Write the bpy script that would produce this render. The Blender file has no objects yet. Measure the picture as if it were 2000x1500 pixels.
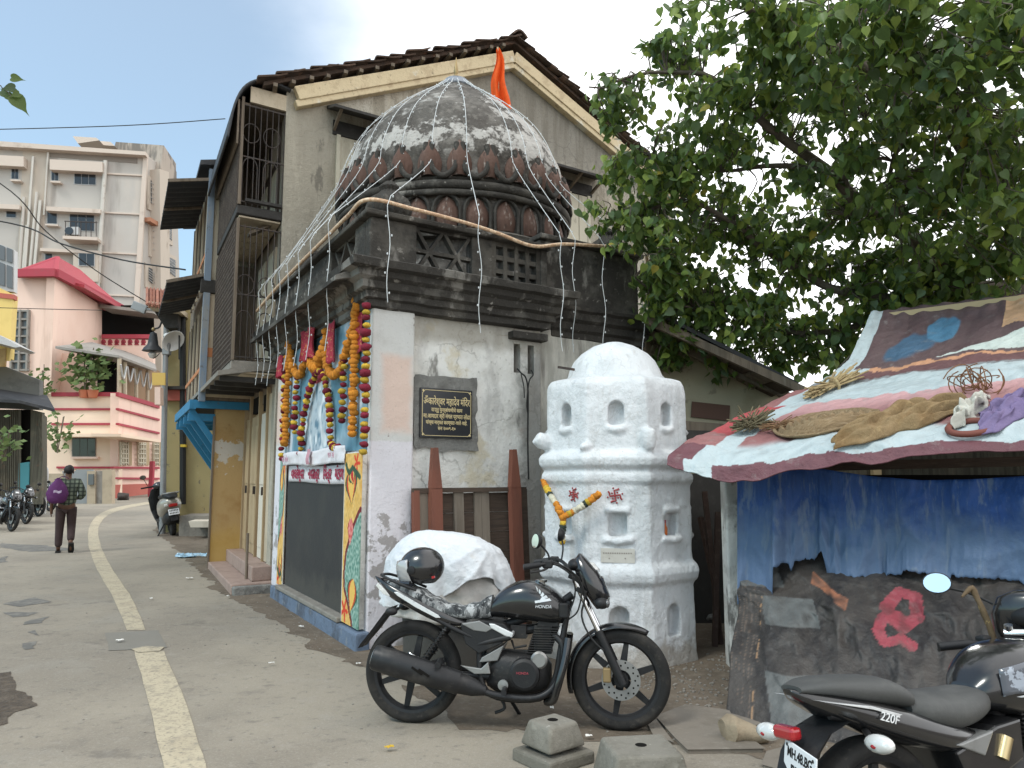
import bpy, math, random
from mathutils import Vector as V, Matrix, noise
S = bpy.context.scene
COL = S.collection
R = math.radians
rnd = random.Random(7)

# ------------------------------------------------------------------ camera
CAM_H = 1.56
FPX = 1500.0                                   # focal length in pixels of the 2000 px wide photograph
PITCH = math.atan(175 / FPX)
cd = bpy.data.cameras.new('camera'); cam = bpy.data.objects.new('camera', cd); COL.objects.link(cam)
cd.sensor_width = 36; cd.lens = 36 * FPX / 2000; cd.clip_start = .05; cd.clip_end = 2000
cam.location = (0, 0, CAM_H); cam.rotation_euler = (math.pi / 2 + PITCH, 0, 0)
S.camera = cam

# ------------------------------------------------------------------ sky, sun, exposure
SUN_AZ, SUN_EL = 226.0, 50.0
w = bpy.data.worlds.new('World'); S.world = w; w.use_nodes = True
nt = w.node_tree; nt.nodes.clear()
N = nt.nodes.new
out = N('ShaderNodeOutputWorld'); bg = N('ShaderNodeBackground'); sky = N('ShaderNodeTexSky')
sky.sky_type = 'NISHITA'; sky.sun_disc = False; sky.sun_elevation = R(SUN_EL); sky.sun_rotation = R(SUN_AZ)
sky.air_density = 1.0; sky.dust_density = 1.0; sky.ozone_density = .6
tc = N('ShaderNodeTexCoord'); mp = N('ShaderNodeMapping'); mp.inputs['Location'].default_value = (2.35, .4, .3)
mp.inputs['Scale'].default_value = (1.0, 1.0, 1.9)
nz = N('ShaderNodeTexNoise'); nz.inputs['Scale'].default_value = 1.5; nz.inputs['Detail'].default_value = 7; nz.inputs['Roughness'].default_value = .55
# a bank of thin white cloud that thickens towards +x; open blue towards -x
sx = N('ShaderNodeSeparateXYZ'); m1 = N('ShaderNodeMath'); m1.operation = 'MULTIPLY_ADD'; m1.inputs[1].default_value = 1.25; m1.inputs[2].default_value = .29
m2 = N('ShaderNodeMath'); m2.operation = 'MULTIPLY_ADD'; m2.inputs[1].default_value = .75
rp = N('ShaderNodeMapRange'); rp.interpolation_type = 'SMOOTHSTEP'
rp.inputs['From Min'].default_value = .26; rp.inputs['From Max'].default_value = .86
rp.inputs['To Min'].default_value = .16; rp.inputs['To Max'].default_value = 1.0
mx = N('ShaderNodeMix'); mx.data_type = 'RGBA'
mx.inputs['B'].default_value = (11.2, 11.3, 11.4, 1)
L = nt.links.new
L(tc.outputs['Generated'], mp.inputs['Vector']); L(mp.outputs[0], nz.inputs['Vector']); L(tc.outputs['Generated'], sx.inputs[0]); L(sx.outputs[0], m1.inputs[0])
L(nz.outputs['Fac'], m2.inputs[0]); L(m1.outputs[0], m2.inputs[2]); L(m2.outputs[0], rp.inputs['Value'])
L(rp.outputs[0], mx.inputs['Factor']); tn = N('ShaderNodeMix'); tn.data_type = 'RGBA'; tn.blend_type = 'MULTIPLY'; tn.inputs['Factor'].default_value = 1; tn.inputs['B'].default_value = (.64, 1.0, 1.04, 1)
L(sky.outputs[0], tn.inputs['A']); L(tn.outputs['Result'], mx.inputs['A']); L(mx.outputs['Result'], bg.inputs['Color'])
bg.inputs['Strength'].default_value = .15
L(bg.outputs[0], out.inputs['Surface'])
sd = bpy.data.lights.new('sun', 'SUN'); sun = bpy.data.objects.new('sun', sd); COL.objects.link(sun)
sd.energy = 1.5; sd.angle = R(14); sd.color = (1, .96, .9)
a = R(SUN_AZ); e = R(SUN_EL)
sun.rotation_euler = V((math.sin(a) * math.cos(e), math.cos(a) * math.cos(e), math.sin(e))).to_track_quat('Z', 'Y').to_euler()
sun.location = (-10, -15, 30)
S.view_settings.view_transform = 'Standard'; S.view_settings.look = 'None'
S.view_settings.exposure = 0.27; S.view_settings.gamma = 1.0; S.view_settings.use_curve_mapping = False

# ------------------------------------------------------------------ measuring: photograph -> place
SP, CP = math.sin(PITCH), math.cos(PITCH)
def ray(px, py):
    u = (px - 1000) / FPX; v = (750 - py) / FPX
    return V((u, CP - v * SP, SP + v * CP))
def at(px, py, y):
    d = ray(px, py); t = y / d.y
    return V((d.x * t, y, CAM_H + d.z * t))
def gz(y): return .01 * (min(y, 60) - 9) if y > 9 else 0.0
def gp(px, py, dz=0.0):
    d = ray(px, py); t = -(CAM_H - dz) / d.z
    if d.y * t > 9: t = (CAM_H - dz + .09) / (.01 * d.y - d.z)
    p = d * t; p.z = gz(p.y) + dz
    return p
def azv(az): return V((math.sin(R(az)), math.cos(R(az)), 0))
class Plane:                                     # upright plane through P0 running along azimuth az
    def __init__(s, P0, az):
        s.P = V(P0); s.d = azv(az); s.n = V((s.d.y, -s.d.x, 0))
        if s.n.dot(V((0, 0, 0)) - s.P) < 0: s.n = -s.n
    def pt(s, px, py, off=0.0):
        d = ray(px, py); P = s.P + s.n * off
        t = (P.x * s.n.x + P.y * s.n.y) / (d.x * s.n.x + d.y * s.n.y)
        return V((d.x * t, d.y * t, CAM_H + d.z * t))

# ------------------------------------------------------------------ mesh building
def nv3(p, s=1.0, k=0): return noise.noise(V((p[0] * s + k * 17.3, p[1] * s - k * 9.1, p[2] * s + k * 5.7)))
class MB:
    def __init__(s, M=None): s.v = []; s.f = []; s.m = []; s.M = M; s.c = None
    def add(s, vs, fs, m=0):
        b = len(s.v)
        s.v += [(s.M @ V(p)) if s.M else V(p) for p in vs]
        s.f += [[b + i for i in f] for f in fs]; s.m += [m] * len(fs)
        return s
    def box(s, c, d, R3=None, m=0, tp=1.0):
        c = V(c); h = V(d) / 2; vs = []
        for z in (-1, 1):
            k = tp if z > 0 else 1
            for x, y in ((-1, -1), (1, -1), (1, 1), (-1, 1)):
                p = V((x * h.x * k, y * h.y * k, z * h.z)); vs.append(c + (R3 @ p if R3 else p))
        return s.add(vs, [(3, 2, 1, 0), (4, 5, 6, 7), (0, 1, 5, 4), (1, 2, 6, 5), (2, 3, 7, 6), (3, 0, 4, 7)], m)
    def bx(s, x0, x1, y0, y1, z0, z1, m=0): return s.box(((x0 + x1) / 2, (y0 + y1) / 2, (z0 + z1) / 2), (abs(x1 - x0), abs(y1 - y0), abs(z1 - z0)), None, m)
    def bar(s, p, q, wd, h, m=0, up=(0, 0, 1), t1=1.0):
        p = V(p); q = V(q); d = (q - p).normalized(); u = V(up)
        if abs(d.dot(u)) > .98: u = V((1, 0, 0))
        x = d.cross(u).normalized(); y = x.cross(d)
        vs = []
        for c, k in ((p, 1), (q, t1)):
            for a, b in ((-1, -1), (1, -1), (1, 1), (-1, 1)): vs.append(c + x * a * wd / 2 * k + y * b * h / 2 * k)
        return s.add(vs, [(3, 2, 1, 0), (4, 5, 6, 7), (0, 1, 5, 4), (1, 2, 6, 5), (2, 3, 7, 6), (3, 0, 4, 7)], m)
    def loft(s, secs, m=0, cap=True, closed=True):
        n = len(secs[0]); vs = [p for q in secs for p in q]; fs = []
        for i in range(len(secs) - 1):
            for j in range(n if closed else n - 1):
                k = (j + 1) % n; fs.append((i * n + j, i * n + k, (i + 1) * n + k, (i + 1) * n + j))
        if cap and closed: fs.append(tuple(range(n - 1, -1, -1))); fs.append(tuple((len(secs) - 1) * n + j for j in range(n)))
        return s.add(vs, fs, m)
    def tube(s, path, r, n=8, m=0, cap=True, loop=False, sq=1.0):
        P = [V(p) for p in path]; K = len(P); secs = []; prev = None
        for i in range(K):
            if loop: t = P[(i + 1) % K] - P[i - 1]
            else: t = P[min(i + 1, K - 1)] - P[max(i - 1, 0)]
            t.normalize()
            if prev is None:
                u = V((0, 0, 1)) if abs(t.z) < .9 else V((1, 0, 0)); x = t.cross(u).normalized()
            else: x = (prev - t * prev.dot(t)).normalized()
            prev = x; y = x.cross(t); rr = r[i] if isinstance(r, (list, tuple)) else r
            secs.append([P[i] + (x * math.cos(2 * math.pi * j / n) + y * math.sin(2 * math.pi * j / n) * sq) * rr for j in range(n)])
        if loop: secs.append(secs[0])
        return s.loft(secs, m, cap and not loop)
    def lathe(s, prof, n=24, c=(0, 0, 0), R3=None, m=0, cap=True):
        c = V(c); secs = []
        for r, z in prof:
            q = [V((r * math.cos(2 * math.pi * j / n), r * math.sin(2 * math.pi * j / n), z)) for j in range(n)]
            secs.append([c + (R3 @ p if R3 else p) for p in q])
        return s.loft(secs, m, cap)
    def prism(s, poly, ext, m=0):
        P = [V(p) for p in poly]; n = len(P); e = V(ext)
        fs = [tuple(range(n)), tuple(range(2 * n - 1, n - 1, -1))] + [(i, (i + 1) % n, n + (i + 1) % n, n + i) for i in range(n)]
        return s.add(P + [p + e for p in P], fs, m)
    def grid(s, nu, nv, f, m=0):
        vs = [f(i / nu, j / nv) for j in range(nv + 1) for i in range(nu + 1)]; w_ = nu + 1
        return s.add(vs, [(j * w_ + i, j * w_ + i + 1, (j + 1) * w_ + i + 1, (j + 1) * w_ + i) for j in range(nv) for i in range(nu)], m)
    def ball(s, c, r, nu=12, nv=8, R3=None, m=0):
        r = (r, r, r) if not isinstance(r, (tuple, list)) else r; c = V(c); secs = []
        for j in range(1, nv):
            th = math.pi * j / nv
            q = [V((r[0] * math.sin(th) * math.cos(2 * math.pi * i / nu), r[1] * math.sin(th) * math.sin(2 * math.pi * i / nu), -r[2] * math.cos(th))) for i in range(nu)]
            secs.append([c + (R3 @ p if R3 else p) for p in q])
        b = V((0, 0, -r[2])); t = V((0, 0, r[2]))
        n0 = len(s.v); s.loft(secs, m, False)
        k = len(s.v); s.add([c + (R3 @ b if R3 else b), c + (R3 @ t if R3 else t)], [], m)
        last = n0 + (nv - 2) * nu
        for i in range(nu):
            s.f.append([k, n0 + (i + 1) % nu, n0 + i]); s.m.append(m)
            s.f.append([k + 1, last + i, last + (i + 1) % nu]); s.m.append(m)
        return s
    def jitter(s, amp, sc, k=0):
        for i, p in enumerate(s.v): s.v[i] = p + V((nv3(p, sc, k), nv3(p, sc, k + 1), nv3(p, sc, k + 2))) * amp
        return s
    def mesh(s, name, mats, smooth=None, cols=None):
        me = bpy.data.meshes.new(name); me.from_pydata([tuple(p) for p in s.v], [], s.f)
        for m in (mats if isinstance(mats, (list, tuple)) else [mats]): me.materials.append(m)
        if any(s.m): me.polygons.foreach_set('material_index', s.m)
        if cols is not None:
            at_ = me.color_attributes.new('print', 'FLOAT_COLOR', 'POINT')
            at_.data.foreach_set('color', [x for c in cols for x in (c[0], c[1], c[2], 1.0)])
        me.update()
        if smooth:
            me.shade_smooth(); me.set_sharp_from_angle(angle=R(smooth))
        return me
    def build(s, name, mats, parent=None, smooth=None, bevel=0, solid=0, cols=None, sub=0, seg=2):
        o = bpy.data.objects.new(name, s.mesh(name, mats, smooth, cols)); COL.objects.link(o)
        if parent: o.parent = parent
        if solid:
            q = o.modifiers.new('solid', 'SOLIDIFY'); q.thickness = solid; q.offset = 0
        if sub:
            q = o.modifiers.new('sub', 'SUBSURF'); q.levels = q.render_levels = sub
        if bevel:
            q = o.modifiers.new('bevel', 'BEVEL'); q.width = bevel; q.segments = seg; q.limit_method = 'ANGLE'; q.angle_limit = R(40)
            q.harden_normals = False
        return o
def flip(o): o.data.flip_normals(); return o
def tag(o, label=None, cat=None, group=None, kind=None):
    if label: o['label'] = label
    if cat: o['category'] = cat
    if group: o['group'] = group
    if kind: o['kind'] = kind
    return o
def thing(name, label, cat, loc=(0, 0, 0), rz=0.0, group=None, rot=None):
    o = bpy.data.objects.new(name, None); COL.objects.link(o); o.location = loc
    o.rotation_euler = rot if rot else (0, 0, rz); o.empty_display_size = .1
    return tag(o, label, cat, group)
def copy_tree(o, parent=None):
    c = o.copy(); COL.objects.link(c)
    if parent: c.parent = parent
    for ch in list(o.children): copy_tree(ch, c)
    return c
def inst(src, parent, loc=(0, 0, 0), rot=(0, 0, 0), sc=(1, 1, 1), mat=None):   # one more piece sharing the mesh of src
    c = src.copy(); COL.objects.link(c); c.parent = parent; c.location = loc; c.rotation_euler = rot; c.scale = sc
    return c
def boolean_cut(o, cutter_mb):
    c = cutter_mb.build('cutter', [], o.parent); c.location = o.location; c.rotation_euler = o.rotation_euler
    import bmesh
    bm = bmesh.new(); bm.from_mesh(c.data); bmesh.ops.recalc_face_normals(bm, faces=bm.faces[:]); bm.to_mesh(c.data); bm.free()
    q = o.modifiers.new('cut', 'BOOLEAN'); q.object = c; q.operation = 'DIFFERENCE'; q.solver = 'EXACT'
    apply_mods(o); me = c.data; bpy.data.objects.remove(c); bpy.data.meshes.remove(me)
def apply_mods(o):
    dg = bpy.context.evaluated_depsgraph_get(); dg.update()
    me = bpy.data.meshes.new_from_object(o.evaluated_get(dg)); o.modifiers.clear(); o.data = me
def text_mesh(body, size, mat, name, parent, loc, xdir, ydir, depth=.002, shear=0.0, align='CENTER', sx=1.0, off=0.0):
    c = bpy.data.curves.new(name, 'FONT'); c.body = body; c.size = size; c.align_x = align; c.align_y = 'CENTER'; c.extrude = depth; c.shear = shear; c.offset = off
    t = bpy.data.objects.new(name, c); COL.objects.link(t)
    dg = bpy.context.evaluated_depsgraph_get(); dg.update()
    me = bpy.data.meshes.new_from_object(t.evaluated_get(dg)); bpy.data.objects.remove(t); bpy.data.curves.remove(c)
    x = V(xdir).normalized(); y = V(ydir).normalized(); z = x.cross(y)
    for v in me.vertices: v.co = V(loc) + x * v.co.x * sx + y * v.co.y + z * v.co.z
    me.materials.clear(); me.materials.append(mat)
    o = bpy.data.objects.new(name, me); COL.objects.link(o); o.parent = parent
    return o

# ------------------------------------------------------------------ materials
MATS = {}
def mat(name, col, rough=.85, lay=(), bump=(), metal=0.0, spec=.35, coat=0.0, vcol=False, rand=0.0, trans=0.0, alpha=None, emis=None, sheen=0.0):
    """lay: ('n', scale, lo, hi, colour, amount, stretch) noise patches; ('b', axis box x0,x1,y0,y1,z0,z1, colour, amount, ragged, soft) a painted or worn zone;
    ('w', scale, colour, amount, stretch) fine wave grain.  bump: (scale, distance, stretch) noise relief"""
    m = bpy.data.materials.new(name); m.use_nodes = True; t = m.node_tree; t.nodes.clear(); n = t.nodes.new; l = t.links.new
    o = n('ShaderNodeOutputMaterial'); b = n('ShaderNodeBsdfPrincipled'); l(b.outputs[0], o.inputs[0])
    tcn = n('ShaderNodeTexCoord'); co = tcn.outputs['Object']
    if vcol:
        c = n('ShaderNodeVertexColor'); c.layer_name = 'print'; cur = c.outputs[0]
    else:
        c = n('ShaderNodeRGB'); c.outputs[0].default_value = (*col, 1); cur = c.outputs[0]
    def noise_fac(sc, det, st, rg=.6, loc=0.0):
        mp_ = n('ShaderNodeMapping'); mp_.inputs['Scale'].default_value = st; mp_.inputs['Location'].default_value = (loc, loc * .7, loc * 1.3); l(co, mp_.inputs[0])
        q = n('ShaderNodeTexNoise'); q.inputs['Scale'].default_value = sc; q.inputs['Detail'].default_value = det; q.inputs['Roughness'].default_value = rg
        l(mp_.outputs[0], q.inputs['Vector']); return q.outputs['Fac']
    def smooth(val, lo, hi, amt):
        r = n('ShaderNodeMapRange'); r.interpolation_type = 'SMOOTHSTEP'; l(val, r.inputs['Value'])
        r.inputs['From Min'].default_value = lo; r.inputs['From Max'].default_value = hi; r.inputs['To Min'].default_value = 0; r.inputs['To Max'].default_value = amt
        return r.outputs[0]
    def mixc(fac, colr):
        nonlocal cur
        q = n('ShaderNodeMix'); q.data_type = 'RGBA'; l(fac, q.inputs['Factor']); l(cur, q.inputs['A']); q.inputs['B'].default_value = (*colr, 1); cur = q.outputs['Result']
    def ma(op, x, y):
        q = n('ShaderNodeMath'); q.operation = op
        for i, k in enumerate((x, y)):
            if k is None: continue
            if hasattr(k, 'links'): l(k, q.inputs[i])
            else: q.inputs[i].default_value = k
        return q.outputs[0]
    sep = None
    for i, k in enumerate(lay):
        if k[0] == 'n':
            _, sc, lo, hi, cc, amt = k[:6]; st = k[6] if len(k) > 6 else (1, 1, 1)
            mixc(smooth(noise_fac(sc, 9, st, .62, i * 3.7 + 1), lo, hi, amt), cc)
        elif k[0] == 'w':
            _, sc, cc, amt, st = k
            mixc(smooth(noise_fac(sc, 3, st, .5, i * 2.1), .42, .62, amt), cc)
        elif k[0] == 'c':                            # ('c', scale, width, colour, amount): hairline cracks along warped cell edges
            _, sc, wd, cc, amt = k
            q = n('ShaderNodeTexVoronoi'); q.feature = 'DISTANCE_TO_EDGE'; q.inputs['Scale'].default_value = sc
            wp = n('ShaderNodeTexNoise'); wp.inputs['Scale'].default_value = sc * 2.2; wp.inputs['Detail'].default_value = 6; l(co, wp.inputs['Vector'])
            va = n('ShaderNodeMix'); va.data_type = 'RGBA'; va.blend_type = 'LINEAR_LIGHT'; va.inputs['Factor'].default_value = .35 / sc; l(co, va.inputs['A']); l(wp.outputs['Color'], va.inputs['B']); l(va.outputs['Result'], q.inputs['Vector'])
            r1 = n('ShaderNodeMapRange'); l(q.outputs['Distance'], r1.inputs[0]); r1.inputs[1].default_value = 0; r1.inputs[2].default_value = wd; r1.inputs[3].default_value = amt; r1.inputs[4].default_value = 0
            mixc(ma('MULTIPLY', r1.outputs[0], smooth(noise_fac(sc * .8, 3, (1, 1, 1),   .5, i * 4.1), .38, .52, 1)), cc)
        elif k[0] == 'b':
            _, bx_, cc, amt, rag, soft = k
            if sep is None: sep = n('ShaderNodeSeparateXYZ'); l(co, sep.inputs[0])
            nf = ma('MULTIPLY', ma('SUBTRACT', noise_fac(5.0, 8, (1, 1, 1), .65, i * 5.3), .5), rag * 2)
            d = None
            for ax in range(3):
                for sgn, lim in ((1, bx_[ax * 2]), (-1, bx_[ax * 2 + 1])):
                    if lim is None: continue
                    q = ma('SUBTRACT', sep.outputs[ax], lim) if sgn > 0 else ma('SUBTRACT', lim, sep.outputs[ax])
                    d = q if d is None else ma('MINIMUM', d, q)
            mixc(smooth(ma('ADD', d, nf), -soft, soft, amt), cc)
    if rand:
        oi = n('ShaderNodeObjectInfo'); h = n('ShaderNodeHueSaturation'); l(cur, h.inputs['Color'])
        r = n('ShaderNodeMapRange'); l(oi.outputs['Random'], r.inputs['Value']); r.inputs['To Min'].default_value = 1 - rand; r.inputs['To Max'].default_value = 1 + rand
        l(r.outputs[0], h.inputs['Value']); cur = h.outputs[0]
    l(cur, b.inputs['Base Color'])
    b.inputs['Roughness'].default_value = rough; b.inputs['Metallic'].default_value = metal; b.inputs['Specular IOR Level'].default_value = spec
    b.inputs['Coat Weight'].default_value = coat; b.inputs['Coat Roughness'].default_value = .06; b.inputs['Sheen Weight'].default_value = sheen
    if alpha is not None: b.inputs['Alpha'].default_value = alpha
    if emis: b.inputs['Emission Color'].default_value = (*emis[:3], 1); b.inputs['Emission Strength'].default_value = emis[3]
    prev = None
    for k in bump:
        sc, dist = k[:2]; st = k[2] if len(k) > 2 else (1, 1, 1)
        q = n('ShaderNodeBump'); q.inputs['Distance'].default_value = dist; q.inputs['Strength'].default_value = 1; l(noise_fac(sc, 6, st, .6), q.inputs['Height'])
        if prev: l(prev, q.inputs['Normal'])
        prev = q.outputs[0]
    if prev: l(prev, b.inputs['Normal'])
    if trans:
        tr = n('ShaderNodeBsdfTranslucent'); l(cur, tr.inputs[0]); x = n('ShaderNodeMixShader'); x.inputs[0].default_value = trans
        l(b.outputs[0], x.inputs[1]); l(tr.outputs[0], x.inputs[2]); l(x.outputs[0], o.inputs[0])
    MATS[name] = m
    return m
def lerp(a, b, t): return a + (b - a) * t
def cm(a, b, t): return tuple(lerp(x, y, t) for x, y in zip(a, b))
def sst(a, b, x):
    t = max(0., min(1., (x - a) / (b - a))); return t * t * (3 - 2 * t)
def seg_dist(p, a, b):
    ax, ay = a; bx_, by = b; dx, dy = bx_ - ax, by - ay; L2 = dx * dx + dy * dy
    t = 0 if L2 == 0 else max(0, min(1, ((p[0] - ax) * dx + (p[1] - ay) * dy) / L2))
    return math.hypot(p[0] - ax - t * dx, p[1] - ay - t * dy)
def poly_dist(p, pts): return min(seg_dist(p, pts[i], pts[i + 1]) for i in range(len(pts) - 1))
def catmull(P, k=6):
    P = [V(p) for p in P]; o_ = []
    for i in range(len(P) - 1):
        p0 = P[max(i - 1, 0)]; p1 = P[i]; p2 = P[i + 1]; p3 = P[min(i + 2, len(P) - 1)]
        for j in range(k):
            t = j / k
            o_.append(.5 * ((2 * p1) + (p2 - p0) * t + (2 * p0 - 5 * p1 + 4 * p2 - p3) * t * t + (3 * p1 - p0 - 3 * p2 + p3) * t ** 3))
    o_.append(P[-1]); return o_
# ------------------------------------------------------------------ ground, road line, dirt
m_road = mat('road_concrete', (.290, .254, .200), .92, [
    ('n', .35, .42, .62, (.20, .174, .14), .7), ('n', 1.1, .52, .7, (.26, .238, .20), .55), ('n', 3.5, .55, .72, (.17, .15, .125), .5),
    ('n', 14, .54, .72, (.14, .125, .105), .6), ('n', 6, .56, .7, (.30, .27, .225), .5), ('n', 60, .5, .72, (.36, .335, .29), .45), ('n', 2.2, .62, .7, (.12, .105, .09), .5), ('n', 160, .52, .72, (.08, .073, .065), .5)],
    [(40, .004), (220, .0015)], spec=.25)
m_dirt = mat('packed_dirt', (.155, .125, .095), .97, [
    ('n', 1.5, .45, .68, (.105, .084, .064), .8), ('n', 7, .5, .7, (.21, .175, .135), .7), ('n', 30, .55, .72, (.28, .25, .21), .5), ('n', 90, .56, .75, (.06, .05, .04), .5)],
    [(18, .012), (90, .004)], spec=.15)
m_mud = mat('wet_mud', (.075, .055, .036), .6, [('n', 6, .45, .65, (.13, .1, .07), .8), ('n', 25, .5, .7, (.03, .024, .018), .8)], [(14, .03), (60, .006)], spec=.4)
m_line = mat('cream_road_paint', (.44, .375, .265), .85, [('n', 2.5, .48, .66, (.36, .30, .21), .6), ('n', 9, .48, .66, (.27, .235, .18), .8), ('n', 45, .5, .68, (.19, .17, .135), .85), ('n', 5, .6, .68, (.22, .195, .155), .8, (1, .4, 1)), ('n', 160, .5, .8, (.56, .5, .4), .3)], [(90, .002)])
m_patch = mat('asphalt_patch', (.195, .18, .152), .9, [('n', 4, .45, .7, (.205, .19, .165), .7), ('n', 120, .5, .8, (.05, .05, .05), .5)], [(150, .002)])
m_stain = mat('damp_stain', (.125, .118, .105), .75, [('n', 9, .42, .62, (.20, .185, .16), .85), ('n', 30, .5, .7, (.09, .085, .075), .5)])

def strip(mb, f, xs, dz):                       # quads over x breakpoints that follow the slope of the ground
    pass
mb = MB()
ys = [-60, 0, 9, 20, 40, 60, 400]; xs = [-300, -60, -20, 0, 20, 60, 300]
for j, y in enumerate(ys):
    for x in xs: mb.v.append(V((x, y, gz(y))))
nx = len(xs)
for j in range(len(ys) - 1):
    for i in range(nx - 1): mb.f.append([j * nx + i, j * nx + i + 1, (j + 1) * nx + i + 1, (j + 1) * nx + i]); mb.m.append(0)
tag(mb.build('ground', m_dirt), kind='structure')
# the paved lane: everything left of the temple and in front of it
def sheet(name, pts, m, dz, rag=.0, step=.12, kind='structure', parent=None):
    """flat sheet with a ragged outline, fan of triangles cut along y so it follows the slope"""
    out_ = []
    n = len(pts)
    for i in range(n):
        a_ = V((*pts[i], 0)); b_ = V((*pts[(i + 1) % n], 0)); k = max(1, int((b_ - a_).length / step)) if rag else 1
        for j in range(k):
            p = a_.lerp(b_, j / k)
            if rag: p += V((nv3(p, 2.2, 3), nv3(p, 2.2, 5), 0)) * rag + V((nv3(p, 9, 3), nv3(p, 9, 5), 0)) * rag * .5
            out_.append(p)
    import bmesh
    bm = bmesh.new(); vs = [bm.verts.new(p) for p in out_]; bm.faces.new(vs)
    for y in (9, 20, 40):
        bmesh.ops.bisect_plane(bm, geom=bm.verts[:] + bm.edges[:] + bm.faces[:], plane_co=(0, y, 0), plane_no=(0, 1, 0))
    bmesh.ops.triangulate(bm, faces=bm.faces[:])
    for v in bm.verts: v.co.z = gz(v.co.y) + dz
    bmesh.ops.recalc_face_normals(bm, faces=bm.faces[:])
    if bm.faces[:] and sum(f.normal.z for f in bm.faces) < 0: bmesh.ops.reverse_faces(bm, faces=bm.faces[:])
    me = bpy.data.meshes.new(name); bm.to_mesh(me); bm.free(); me.materials.append(m)
    o = bpy.data.objects.new(name, me); COL.objects.link(o)
    if parent: o.parent = parent
    return tag(o, kind=kind) if kind else o
C0 = V((-1.31, 7.10, 0))
sheet('road', [(-14, -8), (7, -8), (4.2, 2.2), (2.2, 4.1), (1.35, 4.95), (.55, 5.2), (-.2, 5.75), (-1.0, 6.55), (-1.6, 7.2), (-3.3, 9.9), (-5.6, 14.2), (-9.6, 21), (-18, 45), (-34, 58), (-42, 58), (-20, 22)], m_road, .004, .10)
sheet('dirt_edge', [(-1.0, 6.2), (-1.55, 6.75), (-1.95, 7.4), (-3.0, 9.2), (-3.75, 10.1), (-5.6, 13.6), (-9.3, 20.2), (-8.9, 20.6), (-5.0, 13.9), (-3.2, 10.2), (-1.3, 7.15), (-.6, 6.5)], m_dirt, .0065, .16, .08)
sheet('dirt_edge', [(-.3, 5.0), (.35, 4.75), (1.1, 4.55), (1.7, 4.0), (2.6, 3.4), (2.2, 4.3), (1.3, 5.2), (.4, 5.5), (-.4, 5.9), (-.8, 5.9)], m_dirt, .0062, .16, .08)
# painted line along the lane
ctr = [(365, 1520, 84), (345, 1440, 78), (318, 1350, 68), (300, 1300, 62), (291, 1273, 58)]
ctr2 = [(266, 1232, 37), (240, 1170, 35), (215, 1130, 32), (200, 1103, 29), (186, 1070, 24), (182, 1045, 20), (186, 1024, 18), (202, 1006, 20), (228, 995, 26), (258, 988, 30), (300, 981, 30)]
for cc in (ctr, ctr2):
    le, ri = [], []
    for x, y, wd in cc:
        le.append(gp(x - wd / 2, y)); ri.append(gp(x + wd / 2, y))
    le = catmull(le, 5); ri = catmull(ri, 5); mb = MB()
    for k, (p, q) in enumerate(zip(le, ri)):
        for p_, sg in ((p, -1), (q, 1)):
            p_ = p_.copy(); p_.x += .012 * nv3(p_, 3.0, 2); p_.z = gz(p_.y) + .008; mb.v.append(p_)
    for k in range(len(le) - 1): mb.f.append([2 * k, 2 * k + 1, 2 * k + 3, 2 * k + 2]); mb.m.append(0)
    tag(mb.build('road_line', m_line), kind='structure')
sheet('asphalt_patch', [tuple(gp(*q)[:2]) for q in ((205, 1238), (310, 1232), (328, 1266), (212, 1272))], m_patch, .0085, .03)
sheet('spilled_paint', [tuple(gp(*q)[:2]) for q in ((258, 1270), (285, 1264), (322, 1266), (312, 1274), (268, 1277))], m_line, .0125, .015)
for q in (((8, 1180), (70, 1168), (100, 1176), (40, 1186)), ((60, 1212), (95, 1205), (80, 1218), (40, 1222)), ((10, 1196), (80, 1196), (60, 1203), (20, 1206)), ((50, 1258), (72, 1254), (72, 1266), (50, 1270)), ((60, 1236), (76, 1232), (70, 1244)), ((0, 1062), (90, 1066), (150, 1075), (60, 1078), (0, 1070)), ((0, 1090), (15, 1086), (15, 1098), (0, 1100))):
    sheet('damp_stain', [tuple(gp(*p)[:2]) for p in q], m_stain, .0075, .07, .06)
sheet('mud_patch', [tuple(gp(*q)[:2]) for q in ((-60, 1318), (15, 1314), (40, 1330), (35, 1350), (64, 1362), (52, 1385), (20, 1395), (8, 1418), (-60, 1440))], m_mud, .008, .07, .05)

# ------------------------------------------------------------------ the old temple
AB, AT = 56.0, -29.5
b_ = azv(AB); a_ = azv(AT)
def shear(az_s, az_t):                           # local axes: x along the wall, y back along the street
    ang = R(az_s - az_t); return Matrix(((1, math.cos(ang), 0), (0, math.sin(ang), 0), (0, 0, 1)))
RZ = R(90 - AB); MT = shear(AB, AT)
m_plast = mat('old_limewash', (.75, .74, .70), .93, [('c', 1.6, .02, (.2, .185, .16), .6),
    ('n', .9, .46, .64, (.52, .50, .45), .75), ('n', 2.2, .53, .68, (.38, .37, .35), .7, (1, 1, .45)), ('n', 1.6, .58, .66, (.58, .51, .36), .7),
    ('n', 5, .52, .7, (.64, .62, .57), .7), ('n', 3.0, .62, .7, (.16, .15, .135), .85, (1, 1, .35)), ('n', 18, .58, .72, (.2, .19, .17), .55), ('n', 1.3, .6, .68, (.60, .44, .34), .5),
    ('b', (1.7, 2.1, None, None, -1, 2.9), (.17, .165, .15), .72, .28, .16), ('b', (.4, 2.0, -.2, .2, 2.85, 3.3), (.20, .17, .12), .55, .10, .07), ('b', (.5, 1.7, None, None, -1, .95), (.30, .29, .27), .7, .2, .2)],
    [(4, .03), (26, .008), (110, .002)], spec=.2)
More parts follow.
